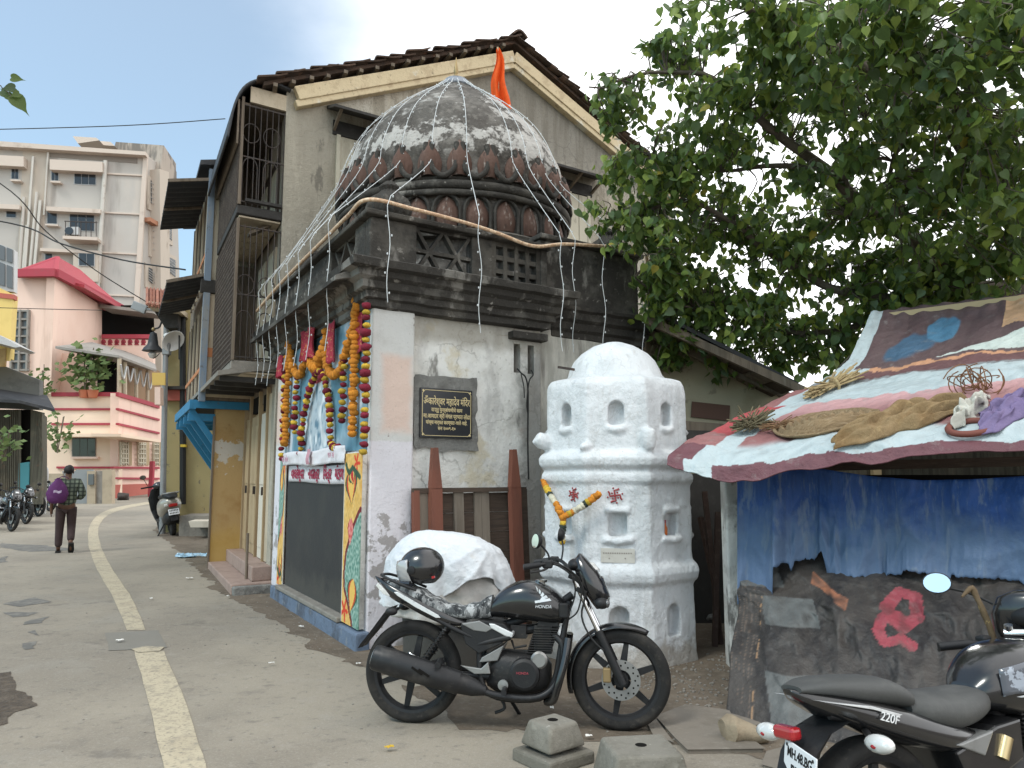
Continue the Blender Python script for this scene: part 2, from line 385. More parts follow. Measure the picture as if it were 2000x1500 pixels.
m_plast2 = mat('streaked_limewash', (.58, .56, .50), .93, [('n', 3, .45, .62, (.36, .35, .31), .85, (1, 1, .3)), ('n', 5, .5, .66, (.2, .19, .17), .8, (1, 1, .18)), ('n', 2, .55, .68, (.62, .6, .55), .6)], [(5, .02), (40, .006)], spec=.2)
m_pier = mat('peeling_pier_paint', (.58, .575, .55), .9, [
    ('n', 3, .5, .7, (.46, .45, .42), .6), ('b', (.10, .40, None, None, 1.95, 2.66), (.66, .47, .38), .75, .06, .05), ('b', (None, None, None, None, -1, 1.86), (.66, .635, .665), .95, .02, .012),
    ('n', 7, .645, .675, (.26, .22, .2), .85), ('b', (.10, .24, None, None, .5, .95), (.24, .22, .2), .75, 1.3, .05), ('n', 1.8, .62, .68, (.35, .33, .3), .8), ('n', 30, .6, .75, (.3, .28, .26), .5)], [(6, .014), (50, .004)], spec=.25)
m_mould = mat('black_moulded_plaster', (.050, .046, .041), .95, [
    ('n', 1.3, .46, .62, (.115, .105, .09), .8), ('n', 4, .54, .68, (.13, .122, .108), .7), ('n', 9, .62, .7, (.30, .28, .25), .7), ('n', 2.5, .57, .64, (.25, .235, .21), .7, (1, 1, .4)), ('n', 3, .58, .72, (.028, .027, .026), .8), ('n', 40, .58, .75, (.15, .14, .12), .35)],
    [(7, .025), (45, .008)], spec=.15)
m_dome = mat('weathered_dome', (.10, .092, .082), .95, [
    ('n', 1.4, .42, .62, (.068, .06, .053), .8), ('n', 6, .5, .68, (.17, .155, .14), .6),
    ('b', (None, None, None, None, 5.46, 5.66), (.46, .44, .41), .85, .6, .05), ('b', (2.2, None, None, None, 5.55, 6.4), (.47, .45, .42), .8, .95, .05), ('n', 2.4, .57, .66, (.36, .345, .32), .85, (1, 1, 1.5)), ('n', 6, .62, .67, (.5, .48, .45), .8), ('n', 9, .52, .66, (.19, .175, .155), .6), ('n', 1.2, .55, .7, (.26, .24, .215), .6),
    ('n', 14, .58, .68, (.05, .045, .04), .8)], [(6, .03), (40, .01)], spec=.15)
m_petal = mat('brown_petal', (.10, .058, .044), .85, [('n', 6, .45, .65, (.16, .10, .08), .8, (1, 1, .3)), ('n', 4, .6, .68, (.42, .38, .34), .75, (1, 1, .4)), ('n', 20, .55, .7, (.035, .026, .022), .7, (1, 1, .3))], [(30, .008)], spec=.25)
m_blue = mat('blue_plinth', (.13, .17, .235), .9, [('n', 3, .48, .62, (.075, .085, .105), .85), ('n', 9, .55, .7, (.24, .25, .26), .6), ('n', 1.5, .62, .7, (.16, .14, .12), .9)], [(10, .02), (60, .005)])
m_ledge = mat('worn_cement', (.235, .215, .185), .93, [('n', 4, .45, .68, (.16, .145, .125), .8), ('n', 30, .55, .75, (.33, .31, .28), .5)], [(14, .012), (80, .004)])
m_rough = mat('rough_cement', (.21, .205, .19), .96, [('n', 6, .42, .66, (.13, .125, .115), .8), ('n', 18, .55, .7, (.33, .32, .29), .6)], [(12, .03), (60, .008)])
m_black = mat('black_panel_paint', (.022, .022, .024), .55, [('n', 2, .45, .65, (.035, .034, .032), .7), ('n', 9, .6, .75, (.06, .055, .05), .5), ('b', (None, None, None, None, 0, .42), (.07, .065, .055), .6, .3, .15)], [(30, .002)], spec=.4)
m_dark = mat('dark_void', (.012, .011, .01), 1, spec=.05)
m_cable = mat('black_cable', (.02, .02, .02), .6)
temple = thing('temple', 'old temple with a blackened ribbed dome, peeling whitewashed walls and a painted street front', 'temple', C0, RZ)
def T(s, t, z): return MT @ V((s, t, z))
mb = MB(MT); mb.bx(.03, 1.98, .03, 3.85, -.1, 3.2); wall = mb.build('wall', m_plast, temple, bevel=.02)
cut = MB(MT)
for s0 in (1.62, 1.8): cut.bx(s0, s0 + .085, -.2, .2, 2.62, 2.93)
boolean_cut(wall, cut)
o = MB(MT).bx(1.55, 1.95, .26, .28, 2.5, 3.0).build('slit_backing', m_dark, temple)
MB(MT).bx(-.01, .43, -.035, 3.8, -.1, 3.12).build('corner_pier', m_pier, temple, bevel=.018)
MB(MT).bx(1.95, 3.5, .1, 3.45, -.1, 3.2).build('side_wall', m_plast2, temple, bevel=.02)
# cornices: stepped mouldings swept round the two blocks, edges broken
def cornice(prof, s0, s1, t0, t1, k=0, name='cornice', m=None, amp=.012):
    mb = MB(MT); secs = []; n = 40
    for off, z in prof:
        c4 = [(s0 - off, t0 - off), (s1 + off, t0 - off), (s1 + off, t1 + off), (s0 - off, t1 + off)]; q = []
        for i in range(4):
            p0, p1 = c4[i], c4[(i + 1) % 4]
            for j in range(n):
                x, y = lerp(p0[0], p1[0], j / n), lerp(p0[1], p1[1], j / n); p = V((x, y, z))
                q.append(p + V((nv3(p, 4, k), nv3(p, 4, k + 1), nv3(p, 4, k + 2) * .8)) * amp)
        secs.append(q)
    mb.loft(secs); return mb.build(name, m or m_mould, temple, smooth=35)
cornice([(.03, 3.095), (.07, 3.110), (.07, 3.170), (.11, 3.185), (.11, 3.245), (.16, 3.268), (.17, 3.335), (.22, 3.365), (.23, 3.417), (.30, 3.433), (.31, 3.500), (.28, 3.515), (0, 3.522)], 0, 1.98, 0, 3.92)
cornice([(.03, 3.065), (.06, 3.080), (.06, 3.140), (.1, 3.170), (.1, 3.245), (.15, 3.275), (.16, 3.350), (.2, 3.373), (.2, 3.410), (0, 3.425)], 2.22, 3.5, .14, 3.4, 5)
MB(MT).bx(1.55, 2.0, -.08, .1, 2.97, 3.05).jitter(.01, 5).build('broken_moulding', m_mould, temple, bevel=.01)
MB(MT).bx(2.95, 3.42, .02, .1, 2.95, 3.03).jitter(.01, 5).build('broken_moulding', m_mould, temple, bevel=.01)
# sloping street eave running past the far corner
mb = MB(MT); mb.prism([(-.2, -.0, 3.38), (-.37, -.0, 3.33), (-.37, -.0, 3.375), (-.2, 0, 3.46)], (0, 4.05, 0)); 
mb.jitter(.012, 2); mb.build('street_eave', m_mould, temple)
# parapet with pierced screens
PZ0, PZ1 = 3.50, 3.98
def para(s0, s1, t0, t1, z0=PZ0, z1=PZ1): return MB(MT).bx(s0, s1, t0, t1, z0, z1)
for s0, s1, t0, t1 in ((-.06, .43, -.05, .10), (1.06, 1.31, -.05, .10), (1.93, 2.02, -.05, .10), (-.06, .10, .10, .42), (-.06, .10, 1.25, 3.92)):
    MB(MT).bx(s0, s1, t0, t1, PZ0, PZ1).build('parapet', m_mould, temple, bevel=.015)
MB(MT).bx(1.98, 3.46, .06, .22, 3.40, 4.14).build('parapet', m_mould, temple, bevel=.02)
MB(MT).bx(3.3, 3.46, .22, 3.3, 3.40, 4.14).build('parapet', m_mould, temple, bevel=.02)
mb = MB(MT)
mb.bx(-.13, 2.05, -.12, .14, PZ1, PZ1 + .055); mb.bx(-.13, .14, .14, 3.98, PZ1, PZ1 + .055)
mb.jitter(.008, 3).build('coping', m_mould, temple, bevel=.015)
MB(MT).bx(1.96, 3.52, .0, .27, 4.14, 4.2).jitter(.01, 3).build('coping', m_mould, temple, bevel=.015)
def xscreen(name, A, B, z0, z1, dpt):            # A,B: (s,t) ends; two crossed stars of slats in a thin frame
    fr = MB(MT); A = V((*A, 0)); B = V((*B, 0)); d = B - A
    def P(u, z): return (A.x + d.x * u, A.y + d.y * u, z)
    up = V((-d.y, d.x, 0)).normalized(); zm = (z0 + z1) / 2; n_ = 0
    o = None
    for z in (z0 + .012, z1 - .012): o = MB(MT).bar(P(0, z), P(1, z), dpt * .9, .03).build(name if o is None else 'slat', m_mould, o or temple)
    for u0, u1 in ((0, .5), (.5, 1)):
        for p, q in (((u0, z0), (u1, z1)), ((u0, z1), (u1, z0)), ((u0, zm), (u1, zm))):
            n_ += 1; MB(MT).bar(P(*p), P(*q), .035, dpt * (1 + .02 * n_), up=up).build('slat', m_mould, o)
    return o
xscreen('cross_screen', (.43, .025), (1.06, .025), PZ0, PZ1, .07)
xscreen('cross_screen', (.02, .42), (.02, 1.25), PZ0, PZ1, .07)
mb = MB(MT)
for i in range(5): mb.bx(1.31 + i * .1425, 1.36 + i * .1425, -.03, .08, PZ0, PZ1)
for i in range(4): mb.bx(1.30, 1.94, -.022, .072, PZ0 + i * .145, PZ0 + .05 + i * .145)
mb.build('square_screen', m_mould, temple)
# dome
DC = V(T(1.95, 2.2, 0)); DC.z = 0
def dome_r(z):
    if z < 5.35: return 1.5
    k = [(5.35, 1.50), (5.6, 1.435), (5.85, 1.31), (6.08, 1.15), (6.36, .87), (6.58, .58), (6.74, .36), (6.84, .23), (6.90, .18), (6.95, .15)]
    for i in range(len(k) - 1):
        if k[i][0] <= z <= k[i + 1][0]: return lerp(k[i][1], k[i + 1][1], (z - k[i][0]) / (k[i + 1][0] - k[i][0]))
    return .1
mb = MB(); prof = [(1.45, 3.6), (1.45, 4.85), (1.44, 5.0), (1.47, 5.3)] + [(dome_r(5.36 + i * .058), 5.36 + i * .058) for i in range(28)] + [(.05, 6.96)]
mb.lathe(prof, 72, DC)
for i, p in enumerate(mb.v): mb.v[i] = p + (p - DC).normalized() * (nv3(p, 5) * .012 + nv3(p, 14) * .006)
mb.build('dome', m_dome, temple, smooth=60)
mb = MB()
for z, r_, rr in ((4.90, 1.52, .06), (4.81, 1.52, .04), (4.99, 1.48, .03)):
    mb.tube([DC + V((r_ * math.cos(2 * math.pi * i / 60), r_ * math.sin(2 * math.pi * i / 60), z + .01 * nv3((i * .3, z, 0))) ) for i in range(60)], rr, 8, loop=True)
mb.lathe([(1.60, 4.26), (1.62, 4.33), (1.48, 4.40)], 60, DC)
mb.build('dome_ring', m_mould, temple, smooth=60)
m_cap = mat('capping_lead', (.22, .24, .27), .6, [('n', 12, .45, .65, (.07, .07, .075), .8)], metal=.3)
mb = MB(); mb.lathe([(.25, 6.80), (.27, 6.84), (.19, 6.91), (.16, 6.97), (.04, 6.99)], 24, DC); mb.build('dome_cap', m_cap, temple, smooth=40)
m_brass = mat('tarnished_brass', (.30, .22, .11), .5, metal=.7)
MB().lathe([(.05, 6.97), (.07, 7.01), (.05, 7.04), (.025, 7.07), (.035, 7.11), (.02, 7.2), (.004, 7.32)], 14, DC).build('finial', m_brass, temple, smooth=50)
NP = 26
def petal_mesh(w_, h, dep, tipk=1.0):
    mb = MB(); nu, nvv = 8, 8
    def f(u, v):
        x = (u - .5) * 2; sh = (1 - v ** 5) ** .5 * (.82 + .25 * math.sin(min(1, v * 1.3) * math.pi)) if v < 1 else 0
        return V((x * w_ / 2 * sh, -dep * (1 - x * x) * (.35 + .65 * math.sin(math.pi * min(1, .15 + v * .85))), v * h))
    mb.grid(nu, nvv, f)
    return mb
pm = petal_mesh(.28, .47, .14); p0 = None
for i in range(NP):
    an = 2 * math.pi * (i + .5) / NP; r_ = 1.47; tilt = -.10
    loc = DC + V((r_ * math.cos(an), r_ * math.sin(an), 5.0))
    if p0 is None: p0 = pm.build('petal', m_petal, temple, smooth=80); p0.location = loc; p0.rotation_euler = (tilt, 0, an + math.pi / 2); o = p0
    else: o = inst(p0, temple, loc, (tilt, 0, an + math.pi / 2))
    k = 1 + .06 * nv3((i, 0, 0), 1.7); o.scale = (k, 1 + .15 * nv3((i, 3, 0), 1.3), k)
sw = MB(); w2 = 2 * math.pi * 1.5 / NP                # the U shaped scroll between two petals
pts = [(-.145, -.04, .38), (-.155, -.06, .2), (-.13, -.075, .05), (-.06, -.08, -.03), (0, -.08, -.055), (.06, -.08, -.03), (.13, -.075, .05), (.155, -.06, .2), (.145, -.04, .38)]
sw.tube(catmull(pts, 3), .034, 7); s0_ = None
for i in range(NP):
    an = 2 * math.pi * i / NP; r_ = 1.48; loc = DC + V((r_ * math.cos(an), r_ * math.sin(an), 5.03)); ro = (-.08, 0, an + math.pi / 2)
    if s0_ is None: s0_ = sw.build('scroll', m_mould, temple, smooth=60); s0_.location = loc; s0_.rotation_euler = ro
    else: inst(s0_, temple, loc, ro)
pm = petal_mesh(.27, .38, .07); p1 = None; fr = MB()
pts = [(-.15, -.02, 0), (-.155, -.03, .24), (-.10, -.03, .36), (0, -.03, .405), (.10, -.03, .36), (.155, -.03, .24), (.15, -.02, 0)]
fr.tube(catmull(pts, 3), .022, 6); f1 = None
for i in range(NP):
    an = 2 * math.pi * (i + .1) / NP; ro = (-.03, 0, an + math.pi / 2)
    loc = DC + V((1.46 * math.cos(an), 1.46 * math.sin(an), 4.40)); loc2 = DC + V((1.475 * math.cos(an), 1.475 * math.sin(an), 4.38))
    if p1 is None:
        p1 = pm.build('lower_petal', m_petal, temple, smooth=80); p1.location = loc; p1.rotation_euler = ro
        f1 = fr.build('petal_frame', m_mould, temple, smooth=60); f1.location = loc2; f1.rotation_euler = ro
    else: inst(p1, temple, loc, ro); inst(f1, temple, loc2, ro)
# little ribbed pot finials on the roof corners
kal = MB(); n = 14
secs = []
for r_, z in ((.10, 0), (.13, .05), (.2, .1), (.22, .18), (.19, .26), (.11, .32), (.08, .36), (.10, .40), (.04, .46)):
    secs.append([V((r_ * (1 + .09 * math.cos(7 * 2 * math.pi * j / 28 * 2)) * math.cos(2 * math.pi * j / 28), r_ * (1 + .09 * math.cos(7 * 2 * math.pi * j / 28 * 2)) * math.sin(2 * math.pi * j / 28), z)) for j in range(28)])
kal.loft(secs); k0 = kal.build('corner_finial', m_mould, temple, smooth=50); k0.location = T(.26, .3, 4.04)
for q in ((3.2, .35), (.3, 3.3)): inst(k0, temple, T(q[0], q[1], 4.1))
# street front (plane x = 0, looks toward -x)
MB(MT).bx(-.12, .02, -.07, 3.36, -.1, .16).jitter(.014, 3).build('plinth', m_blue, temple, bevel=.02)
MB(MT).bx(-.135, .02, .48, 3.0, .16, .21).jitter(.012, 3).build('plinth_ledge', m_ledge, temple, bevel=.012)
MB(MT).bx(-.03, .0, .5, 2.98, .2, 1.67).build('black_panel', m_black, temple, bevel=.006)
# ------------------------------------------------------------------ street front: painted pillars, shrine mural, banner, garlands
m_print = mat('painted_print', (1, 1, 1), .75, [('n', 25, .6, .75, (.25, .23, .2), .35)], [(60, .002)], vcol=True, spec=.3)
def pillar_col(u, v, k=0):
    asp = 3.1
    n1 = nv3((u * 3, v * 9, k), 2.0); n2 = nv3((u * 9, v * 25, k + 4), 2.0)
    vy = cm((.62, .36, .085), (.72, .47, .16), .5 + .9 * n1); c = vy
    curve = [(1.02, .68), (.86, .645), (.62, .57), (.42, .50), (.22, .41), (.12, .28), (.16, .20), (.42, .11), (.62, .03), (.66, -.02)]
    xs = None
    for (x0, y0), (x1, y1) in zip(curve, curve[1:]):
        if y1 <= v <= y0: xs = lerp(x0, x1, (y0 - v) / max(1e-6, y0 - y1))
    if v < .665 and xs is not None and u > xs: c = cm((.10, .24, .19), (.30, .42, .35), max(0, min(1, .5 + 1.3 * n2)))
    P = (u, v * asp); sc = [(x, y * asp) for x, y in curve]; d = poly_dist(P, sc)
    if d < .045: c = (.16, .022, .026)
    def leaf(cx, cy, w_, h, ang):
        x, y = u - cx, (v - cy) * asp; ca, sa = math.cos(ang), math.sin(ang); x, y = x * ca + y * sa, -x * sa + y * ca
        t = (y + h) / (2 * h)
        if t < 0 or t > 1: return None
        wd = w_ * math.sin(math.pi * t ** 1.5) ** .8
        return abs(x) / wd if wd > 1e-4 else 9
    for cx, cy, w_, h, an in ((.45, .80, .36, .34, .15), (.62, .17, .30, .32, -.25)):
        q = leaf(cx, cy, w_, h, an)
        if q is not None and q < 1: c = (.035, .085, .045) if q > .76 else ((.55, .065, .025) if q > .52 else cm((.78, .52, .12), (.7, .4, .1), .5 + n2))
    q = leaf(.5, .86, .22, .16, .5)
    if q is not None and q < 1: c = (.03, .075, .04) if q > .62 else ((.5, .03, .03) if q < .35 else (.72, .5, .15))
    q = leaf(.46, .535, .17, .26, -.06)
    if q is not None and q < 1: c = (.36, .03, .035) if q > .8 else cm((.62, .12, .11), (.66, .26, .22), .5 + n2 * 1.5)
    for cx, cy, r_ in ((.74, .945, .2), (.2, .075, .22)):
        x, y = u - cx, (v - cy) * asp; rr = math.hypot(x, y); an = math.atan2(y, x)
        if rr < r_ * (.62 + .38 * math.cos(5 * an + .6)): c = (.62, .055, .025)
    d = poly_dist(P, [(.12, .93 * asp), (.2, .90 * asp), (.32, .885 * asp), (.5, .915 * asp), (.75, .885 * asp), (.93, .86 * asp)])
    if d < .055: c = (.035, .08, .045)
    if u < .045: c = (.62, .58, .5)
    return tuple(max(0.01, x * (1 + .25 * n2)) for x in c)
def printed(name, A, du, dv, nu, nvv, f, parent, bulge=None, thick=.012, mt=None):
    """printed or painted sheet: grid from corner A spanning du, dv (vectors); f(u,v) gives the print colour"""
    mb = MB(); A = V(A); du = V(du); dv = V(dv); nn = du.cross(dv).normalized(); cols = []
    for j in range(nvv + 1):
        for i in range(nu + 1): cols.append(f(i / nu, j / nvv))
    mb.grid(nu, nvv, lambda u, v: A + du * u + dv * v + nn * (bulge(u, v) if bulge else 0))
    return mb.build(name, mt or m_print, parent, cols=cols, solid=thick, smooth=60 if bulge else None)
def TV(s, t, z): return MT @ V((s, t, z))
ST = MT @ V((0, -1, 0))                        # along the street front, left to right as one faces it
MB(MT).bx(-.075, -.012, .03, .5, .17, 1.76).build('painted_pillar_core', m_plast, temple)
printed('painted_pillar', TV(-.085, .47, .18), ST * .50, (0, 0, 1.57), 44, 150, pillar_col, temple)
printed('painted_pillar', TV(-.05, 3.30, .18), ST * .30, (0, 0, 1.57), 26, 120, lambda u, v: pillar_col(1 - u, .98 - v * .96, 3), temple)
def mural_col(u, v):
    n1 = nv3((u * 3.2, v * 2.2, 2), 1.6); n2 = nv3((u * 16, v * 6, 5), 1.5); n3 = nv3((u * 30, v * 12, 9), 1.4)
    c = cm((.10, .22, .29), (.30, .42, .49), sst(-.25, .3, n1)); c = cm(c, (.52, .56, .62), sst(.16, .4, n1 + n2 * .5) * .8)
    x = (u - .50); h = 1 - (abs(x) / .19) ** 2 * .9
    if v < .62 and abs(x) < .19 * (1 - .5 * max(0, (v - .2) / .45)):
        c = cm((.42, .50, .55), (.09, .17, .23), sst(-.1, .35, n3 + .5 * n2)); c = cm(c, (.62, .66, .68), sst(.1, .4, n2))
    if .56 < v < .72 and abs(x + .03) < .04: c = (.36, .05, .06)
    return tuple(max(.01, k * (1 + .3 * n3)) for k in c)
printed('shrine_mural', TV(-.018, 3.24, 1.78), ST * 3.2, (0, 0, 1.42), 110, 60, mural_col, temple)
m_cloth_w = mat('white_cotton', (.66, .64, .66), .9, [('n', 6, .5, .7, (.55, .48, .5), .6), ('n', 30, .55, .75, (.5, .48, .47), .4)], [(30, .006)], sheen=.2)
m_signred = mat('crimson_lettering', (.30, .025, .06), .7)
m_signpink = mat('faded_pink_lettering', (.5, .30, .36), .8)
ban = thing('banner', 'narrow white cloth banner with faded pink lettering above the black panel of the temple front', 'banner', C0, RZ)
mb = MB(); mb.grid(50, 6, lambda u, v: TV(-.105 - .02 * nv3((u * 9, v * 2, 1), 1) - .01 * nv3((u * 20, v * 4, 4), 1), 2.95 - 2.52 * u, 1.655 + .15 * v + .012 * math.sin(u * 9) + .02 * u * v))
mb.build('cloth', m_cloth_w, ban, solid=.004, smooth=60)
text_mesh('શ્રી ગણેશ', .08, m_signpink, 'lettering', ban, TV(-.14, 2.72, 1.73), ST, (0, 0, 1))
text_mesh('જય માં', .085, m_signpink, 'lettering', ban, TV(-.14, .78, 1.745), ST, (0, 0, 1))
m_signpk2 = mat('pink_tag_cloth', (.5, .26, .3), .85)
MB().grid(3, 5, lambda u, v: TV(-.142 - .01 * math.sin(v * 5), 1.70 - .12 * u, 1.66 + .17 * v)).build('pink_tag', m_signpk2, ban, solid=.003)
sgn = thing('sign_cloth', 'white strip sign with crimson hand painted lettering across the top of the black panel', 'sign', C0, RZ)
mb = MB(); mb.grid(40, 4, lambda u, v: TV(-.05 - .008 * nv3((u * 7, v, 1), 1), 2.86 - 2.33 * u, lerp(1.462, 1.455, u) + .19 * v + .006 * math.sin(u * 7)))
mb.build('strip', m_cloth_w, sgn, solid=.004, smooth=60)
text_mesh('વાલકેશ્વર', .17, m_signred, 'lettering', sgn, TV(-.063, 2.40, 1.555), ST, (0, 0, 1), sx=.93, shear=.1, off=.004)
text_mesh('નવરાત્ર', .17, m_signred, 'lettering', sgn, TV(-.063, 1.69, 1.555), ST, (0, 0, 1), sx=.93, shear=.1, off=.004)
text_mesh('િમત્ર', .17, m_signred, 'lettering', sgn, TV(-.063, 1.16, 1.555), ST, (0, 0, 1), sx=.93, shear=.1, off=.004)
text_mesh('મંડળ', .17, m_signred, 'lettering', sgn, TV(-.063, .74, 1.555), ST, (0, 0, 1), sx=.93, shear=.1, off=.004)

# garlands of marigolds: one mesh per flower colour, shared
m_mo = mat('orange_marigold', (.62, .22, .025), .9, [('n', 60, .45, .65, (.72, .32, .04), .8)], [(120, .006)], rand=.25)
m_my = mat('yellow_marigold', (.66, .43, .045), .9, [('n', 60, .45, .65, (.55, .36, .06), .8)], [(120, .006)], rand=.25)
m_mr = mat('maroon_flower', (.17, .014, .03), .9, [('n', 60, .45, .65, (.26, .025, .05), .8)], [(120, .006)], rand=.3)
m_mw = mat('cream_tuberose', (.66, .62, .48), .9, [('n', 60, .5, .7, (.5, .46, .32), .8)], [(120, .006)], rand=.15)
m_mk = mat('dark_leaf_band', (.03, .04, .03), .9)
FL = {}
def flower_src(key, m):
    mb = MB()
    mb.ball((0, 0, 0), (1, 1, .74), 10, 6)
    for i, p in enumerate(mb.v):
        mb.v[i] = p * (1 + .2 * math.sin(5 * math.atan2(p.y, p.x) + 3 * p.z) * (1 - abs(p.z)) + .22 * nv3(p, 2.3, 4))
    FL[key] = (mb.mesh('flower', m, 60), m)
for k_, m_ in (('o', m_mo), ('y', m_my), ('r', m_mr), ('w', m_mw), ('k', m_mk)): flower_src(k_, m_)
def garland(label, path, seq, r_, parent_xf, origin, rz, spacing=None, group='marigold garlands hung on the temple front', cat='garland', name='garland'):
    g = thing(name, label, cat, origin, rz, group)
    P = [V(p) for p in path]; Ls = [0]
    for p, q in zip(P, P[1:]): Ls.append(Ls[-1] + (q - p).length)
    sp = spacing or r_ * 1.45; n = max(2, int(Ls[-1] / sp))
    for i in range(n + 1):
        d = Ls[-1] * i / n; k = 0
        while k < len(P) - 2 and Ls[k + 1] < d: k += 1
        t = (d - Ls[k]) / max(1e-6, Ls[k + 1] - Ls[k]); p = P[k].lerp(P[k + 1], t); dr = (P[k + 1] - P[k]).normalized()
        c = seq[i % len(seq)]; rr = r_ * (1 + .2 * rnd.uniform(-1, 1)) * (.9 if c in 'yk' else 1)
        o = bpy.data.objects.new('flower', FL[c][0]); COL.objects.link(o); o.parent = g
        o.location = p + V((rnd.uniform(-1, 1), rnd.uniform(-1, 1), rnd.uniform(-1, 1))) * r_ * .25
        q = dr.to_track_quat('Z', 'Y').to_euler(); q.rotate_axis('Z', rnd.uniform(0, 6)); o.rotation_euler = q; o.scale = (rr, rr, rr)
    return g
def gl(label, pts, seq, r_, sp=None, k=8):      # pts: (t, z) on the front
    pth = catmull([TV(-.08, t - .15, z) for t, z in pts], k) if len(pts) > 2 else [TV(-.08, pts[0][0] - .13, pts[0][1]), TV(-.08, pts[1][0] - .13, pts[1][1])]
    return garland(label, pth, seq, r_, None, C0, RZ, sp)
gl('longest maroon and yellow garland hanging at the near corner of the temple front', [(.06, 3.12), (.06, 1.76)], 'ry', 0.046, 0.062)
gl('straight orange marigold garland hanging from eave to banner just left of the corner garland', [(.40, 3.22), (.42, 1.95)], 'o', 0.046, 0.045)
gl('orange marigold swag looping below the hanging red cloth tag', [(.36, 3.18), (.55, 2.9), (.95, 2.58), (1.35, 2.68), (1.45, 3.08)], 'o', 0.044, 0.043)
gl('short maroon and yellow garland hanging below the right hand orange swag', [(.74, 2.68), (.76, 2.08)], 'ry', 0.042, 0.058)
gl('pointed maroon and yellow garland arch framing the shrine picture', [(2.38, 1.80), (2.3, 2.1), (2.08, 2.45), (1.72, 2.68), (1.40, 2.52), (1.2, 2.15), (1.12, 1.86), (.92, 1.82)], 'ry', 0.042, 0.058)
gl('orange marigold swag between the far corner and the gathered red cloth', [(3.06, 3.2), (2.86, 2.86), (2.52, 2.74), (2.22, 2.92), (2.15, 3.1)], 'o', 0.046, 0.045)
gl('small orange marigold loop under the gathered red cloth', [(2.05, 3.0), (1.95, 2.78), (1.78, 2.74), (1.62, 2.86), (1.5, 2.84), (1.43, 2.95)], 'o', 0.059, 0.052)
gl('maroon and yellow garland hanging below the left hand orange swag', [(2.62, 2.72), (2.66, 2.05)], 'ry', 0.042, 0.058)
gl('straight orange garland hanging at the far end of the temple front', [(3.08, 3.16), (3.12, 1.92)], 'o', 0.046, 0.045)
gl('maroon and yellow garland at the far left edge of the temple front', [(3.24, 2.86), (3.28, 1.74)], 'ry', 0.046, 0.062)
m_red = mat('red_gold_cloth', (.36, .035, .06), .8, [('n', 40, .58, .64, (.6, .42, .14), .7), ('n', 12, .5, .7, (.5, .10, .12), .7)], [(20, .01)])
def hung_cloth(label, t0, t1, z0, z1, off, n=5):
    g = thing('hanging_cloth', label, 'cloth', C0, RZ, 'red cloths hung on the temple front')
    mb = MB(); mb.grid(16, 12, lambda u, v: TV(-off - .035 * math.sin(u * n * 6.28) * (1 - .35 * v), lerp(t1, t0, .5 + (u - .5) * (1 - .3 * math.sin(v * 3.1))), lerp(z0, z1, v) + .02 * math.sin(u * 11)))
    mb.build('cloth', m_red, g, solid=.004, smooth=60)
hung_cloth('gathered red cloth with gold specks hanging in folds between the orange swags', 1.62, 2.18, 2.85, 3.2, .12)
hung_cloth('narrow dark red cloth tag hanging inside the right hand orange swag', .95, 1.15, 2.72, 3.15, .09, 1)
hung_cloth('red patterned cloth square beside the near corner garland', .12, .34, 2.72, 3.12, .06, 1)
hung_cloth('small red cloth knotted at the far end of the temple front', 3.12, 3.34, 2.78, 3.06, .12, 2)

# ------------------------------------------------------------------ side wall: plaque, cable, light strings, tinsel, flag
m_granite = mat('polished_black_granite', (.016, .016, .019), .25, spec=.5)
m_gold = mat('engraved_gold', (.62, .50, .27), .6)
rg_ = []
for x0, z0, x1, z1 in ((.445, 1.80, 1.14, 1.80), (1.14, 1.80, 1.14, 2.50), (1.14, 2.50, .445, 2.50), (.445, 2.50, .445, 1.80)):
    for k in range(14):
        x, z = lerp(x0, x1, k / 14), lerp(z0, z1, k / 14); rg_.append(V((x + .03 * nv3((x * 6, z * 6, 1), 1) + .02 * nv3((x * 18, z * 18, 2), 1), .04, z + .03 * nv3((x * 6, z * 6, 4), 1) + .02 * nv3((x * 18, z * 18, 5), 1))))
mb = MB(MT); mb.prism(rg_, (0, -.055, 0)); mb.build('rough_cement_surround', m_rough, temple, bevel=.012)
pl = thing('plaque', 'black granite plaque with gilded lettering set in rough cement on the temple side wall', 'plaque', C0, RZ)
MB(MT).bx(.495, 1.075, -.045, .0, 1.905, 2.385).build('slab', m_granite, pl, bevel=.004)
X = V((1, 0, 0)); Z = V((0, 0, 1))
def pt_(s, z): return TV(s, -.0465, z)
for body, size, s_, z_, sx in (('ॐकारेश्वर महादेव मंिदर', .098, .785, 2.255, .6), ('वास्तु पुनर्बांधणीचे काम', .052, .785, 2.175, .75), ('मा.आमदार श्री मंगल प्रभात लोढा', .058, .787, 2.113, .72), ('यांच्या मार्फत करण्यात आले आहे.', .05, .785, 2.052, .72), ('सन २००९-१०', .048, .785, 1.995, .8)):
    text_mesh(body, size, m_gold, 'lettering', pl, pt_(s_, z_), X, Z, .0015, sx=sx, off=.0008)
mb = MB(); bp = [(.545, 1.925), (1.025, 1.925), (1.055, 1.955), (1.055, 2.335), (1.025, 2.365), (.545, 2.365), (.515, 2.335), (.515, 1.955)]
for i in range(8): mb.bar(pt_(*bp[i]), pt_(*bp[(i + 1) % 8]), .005, .004, up=(0, 1, 0))
for s_, z_ in ((.523, 1.933), (1.047, 1.933), (1.047, 2.357), (.523, 2.357)): mb.ball(TV(s_, -.048, z_), (.011, .004, .011), 8, 4)
mb.build('gilt_border', m_gold, pl)
cb = thing('wall_cable', 'thin black cables trailing from the wall slits down the temple side wall', 'cable', C0, RZ)
mb = MB(MT)
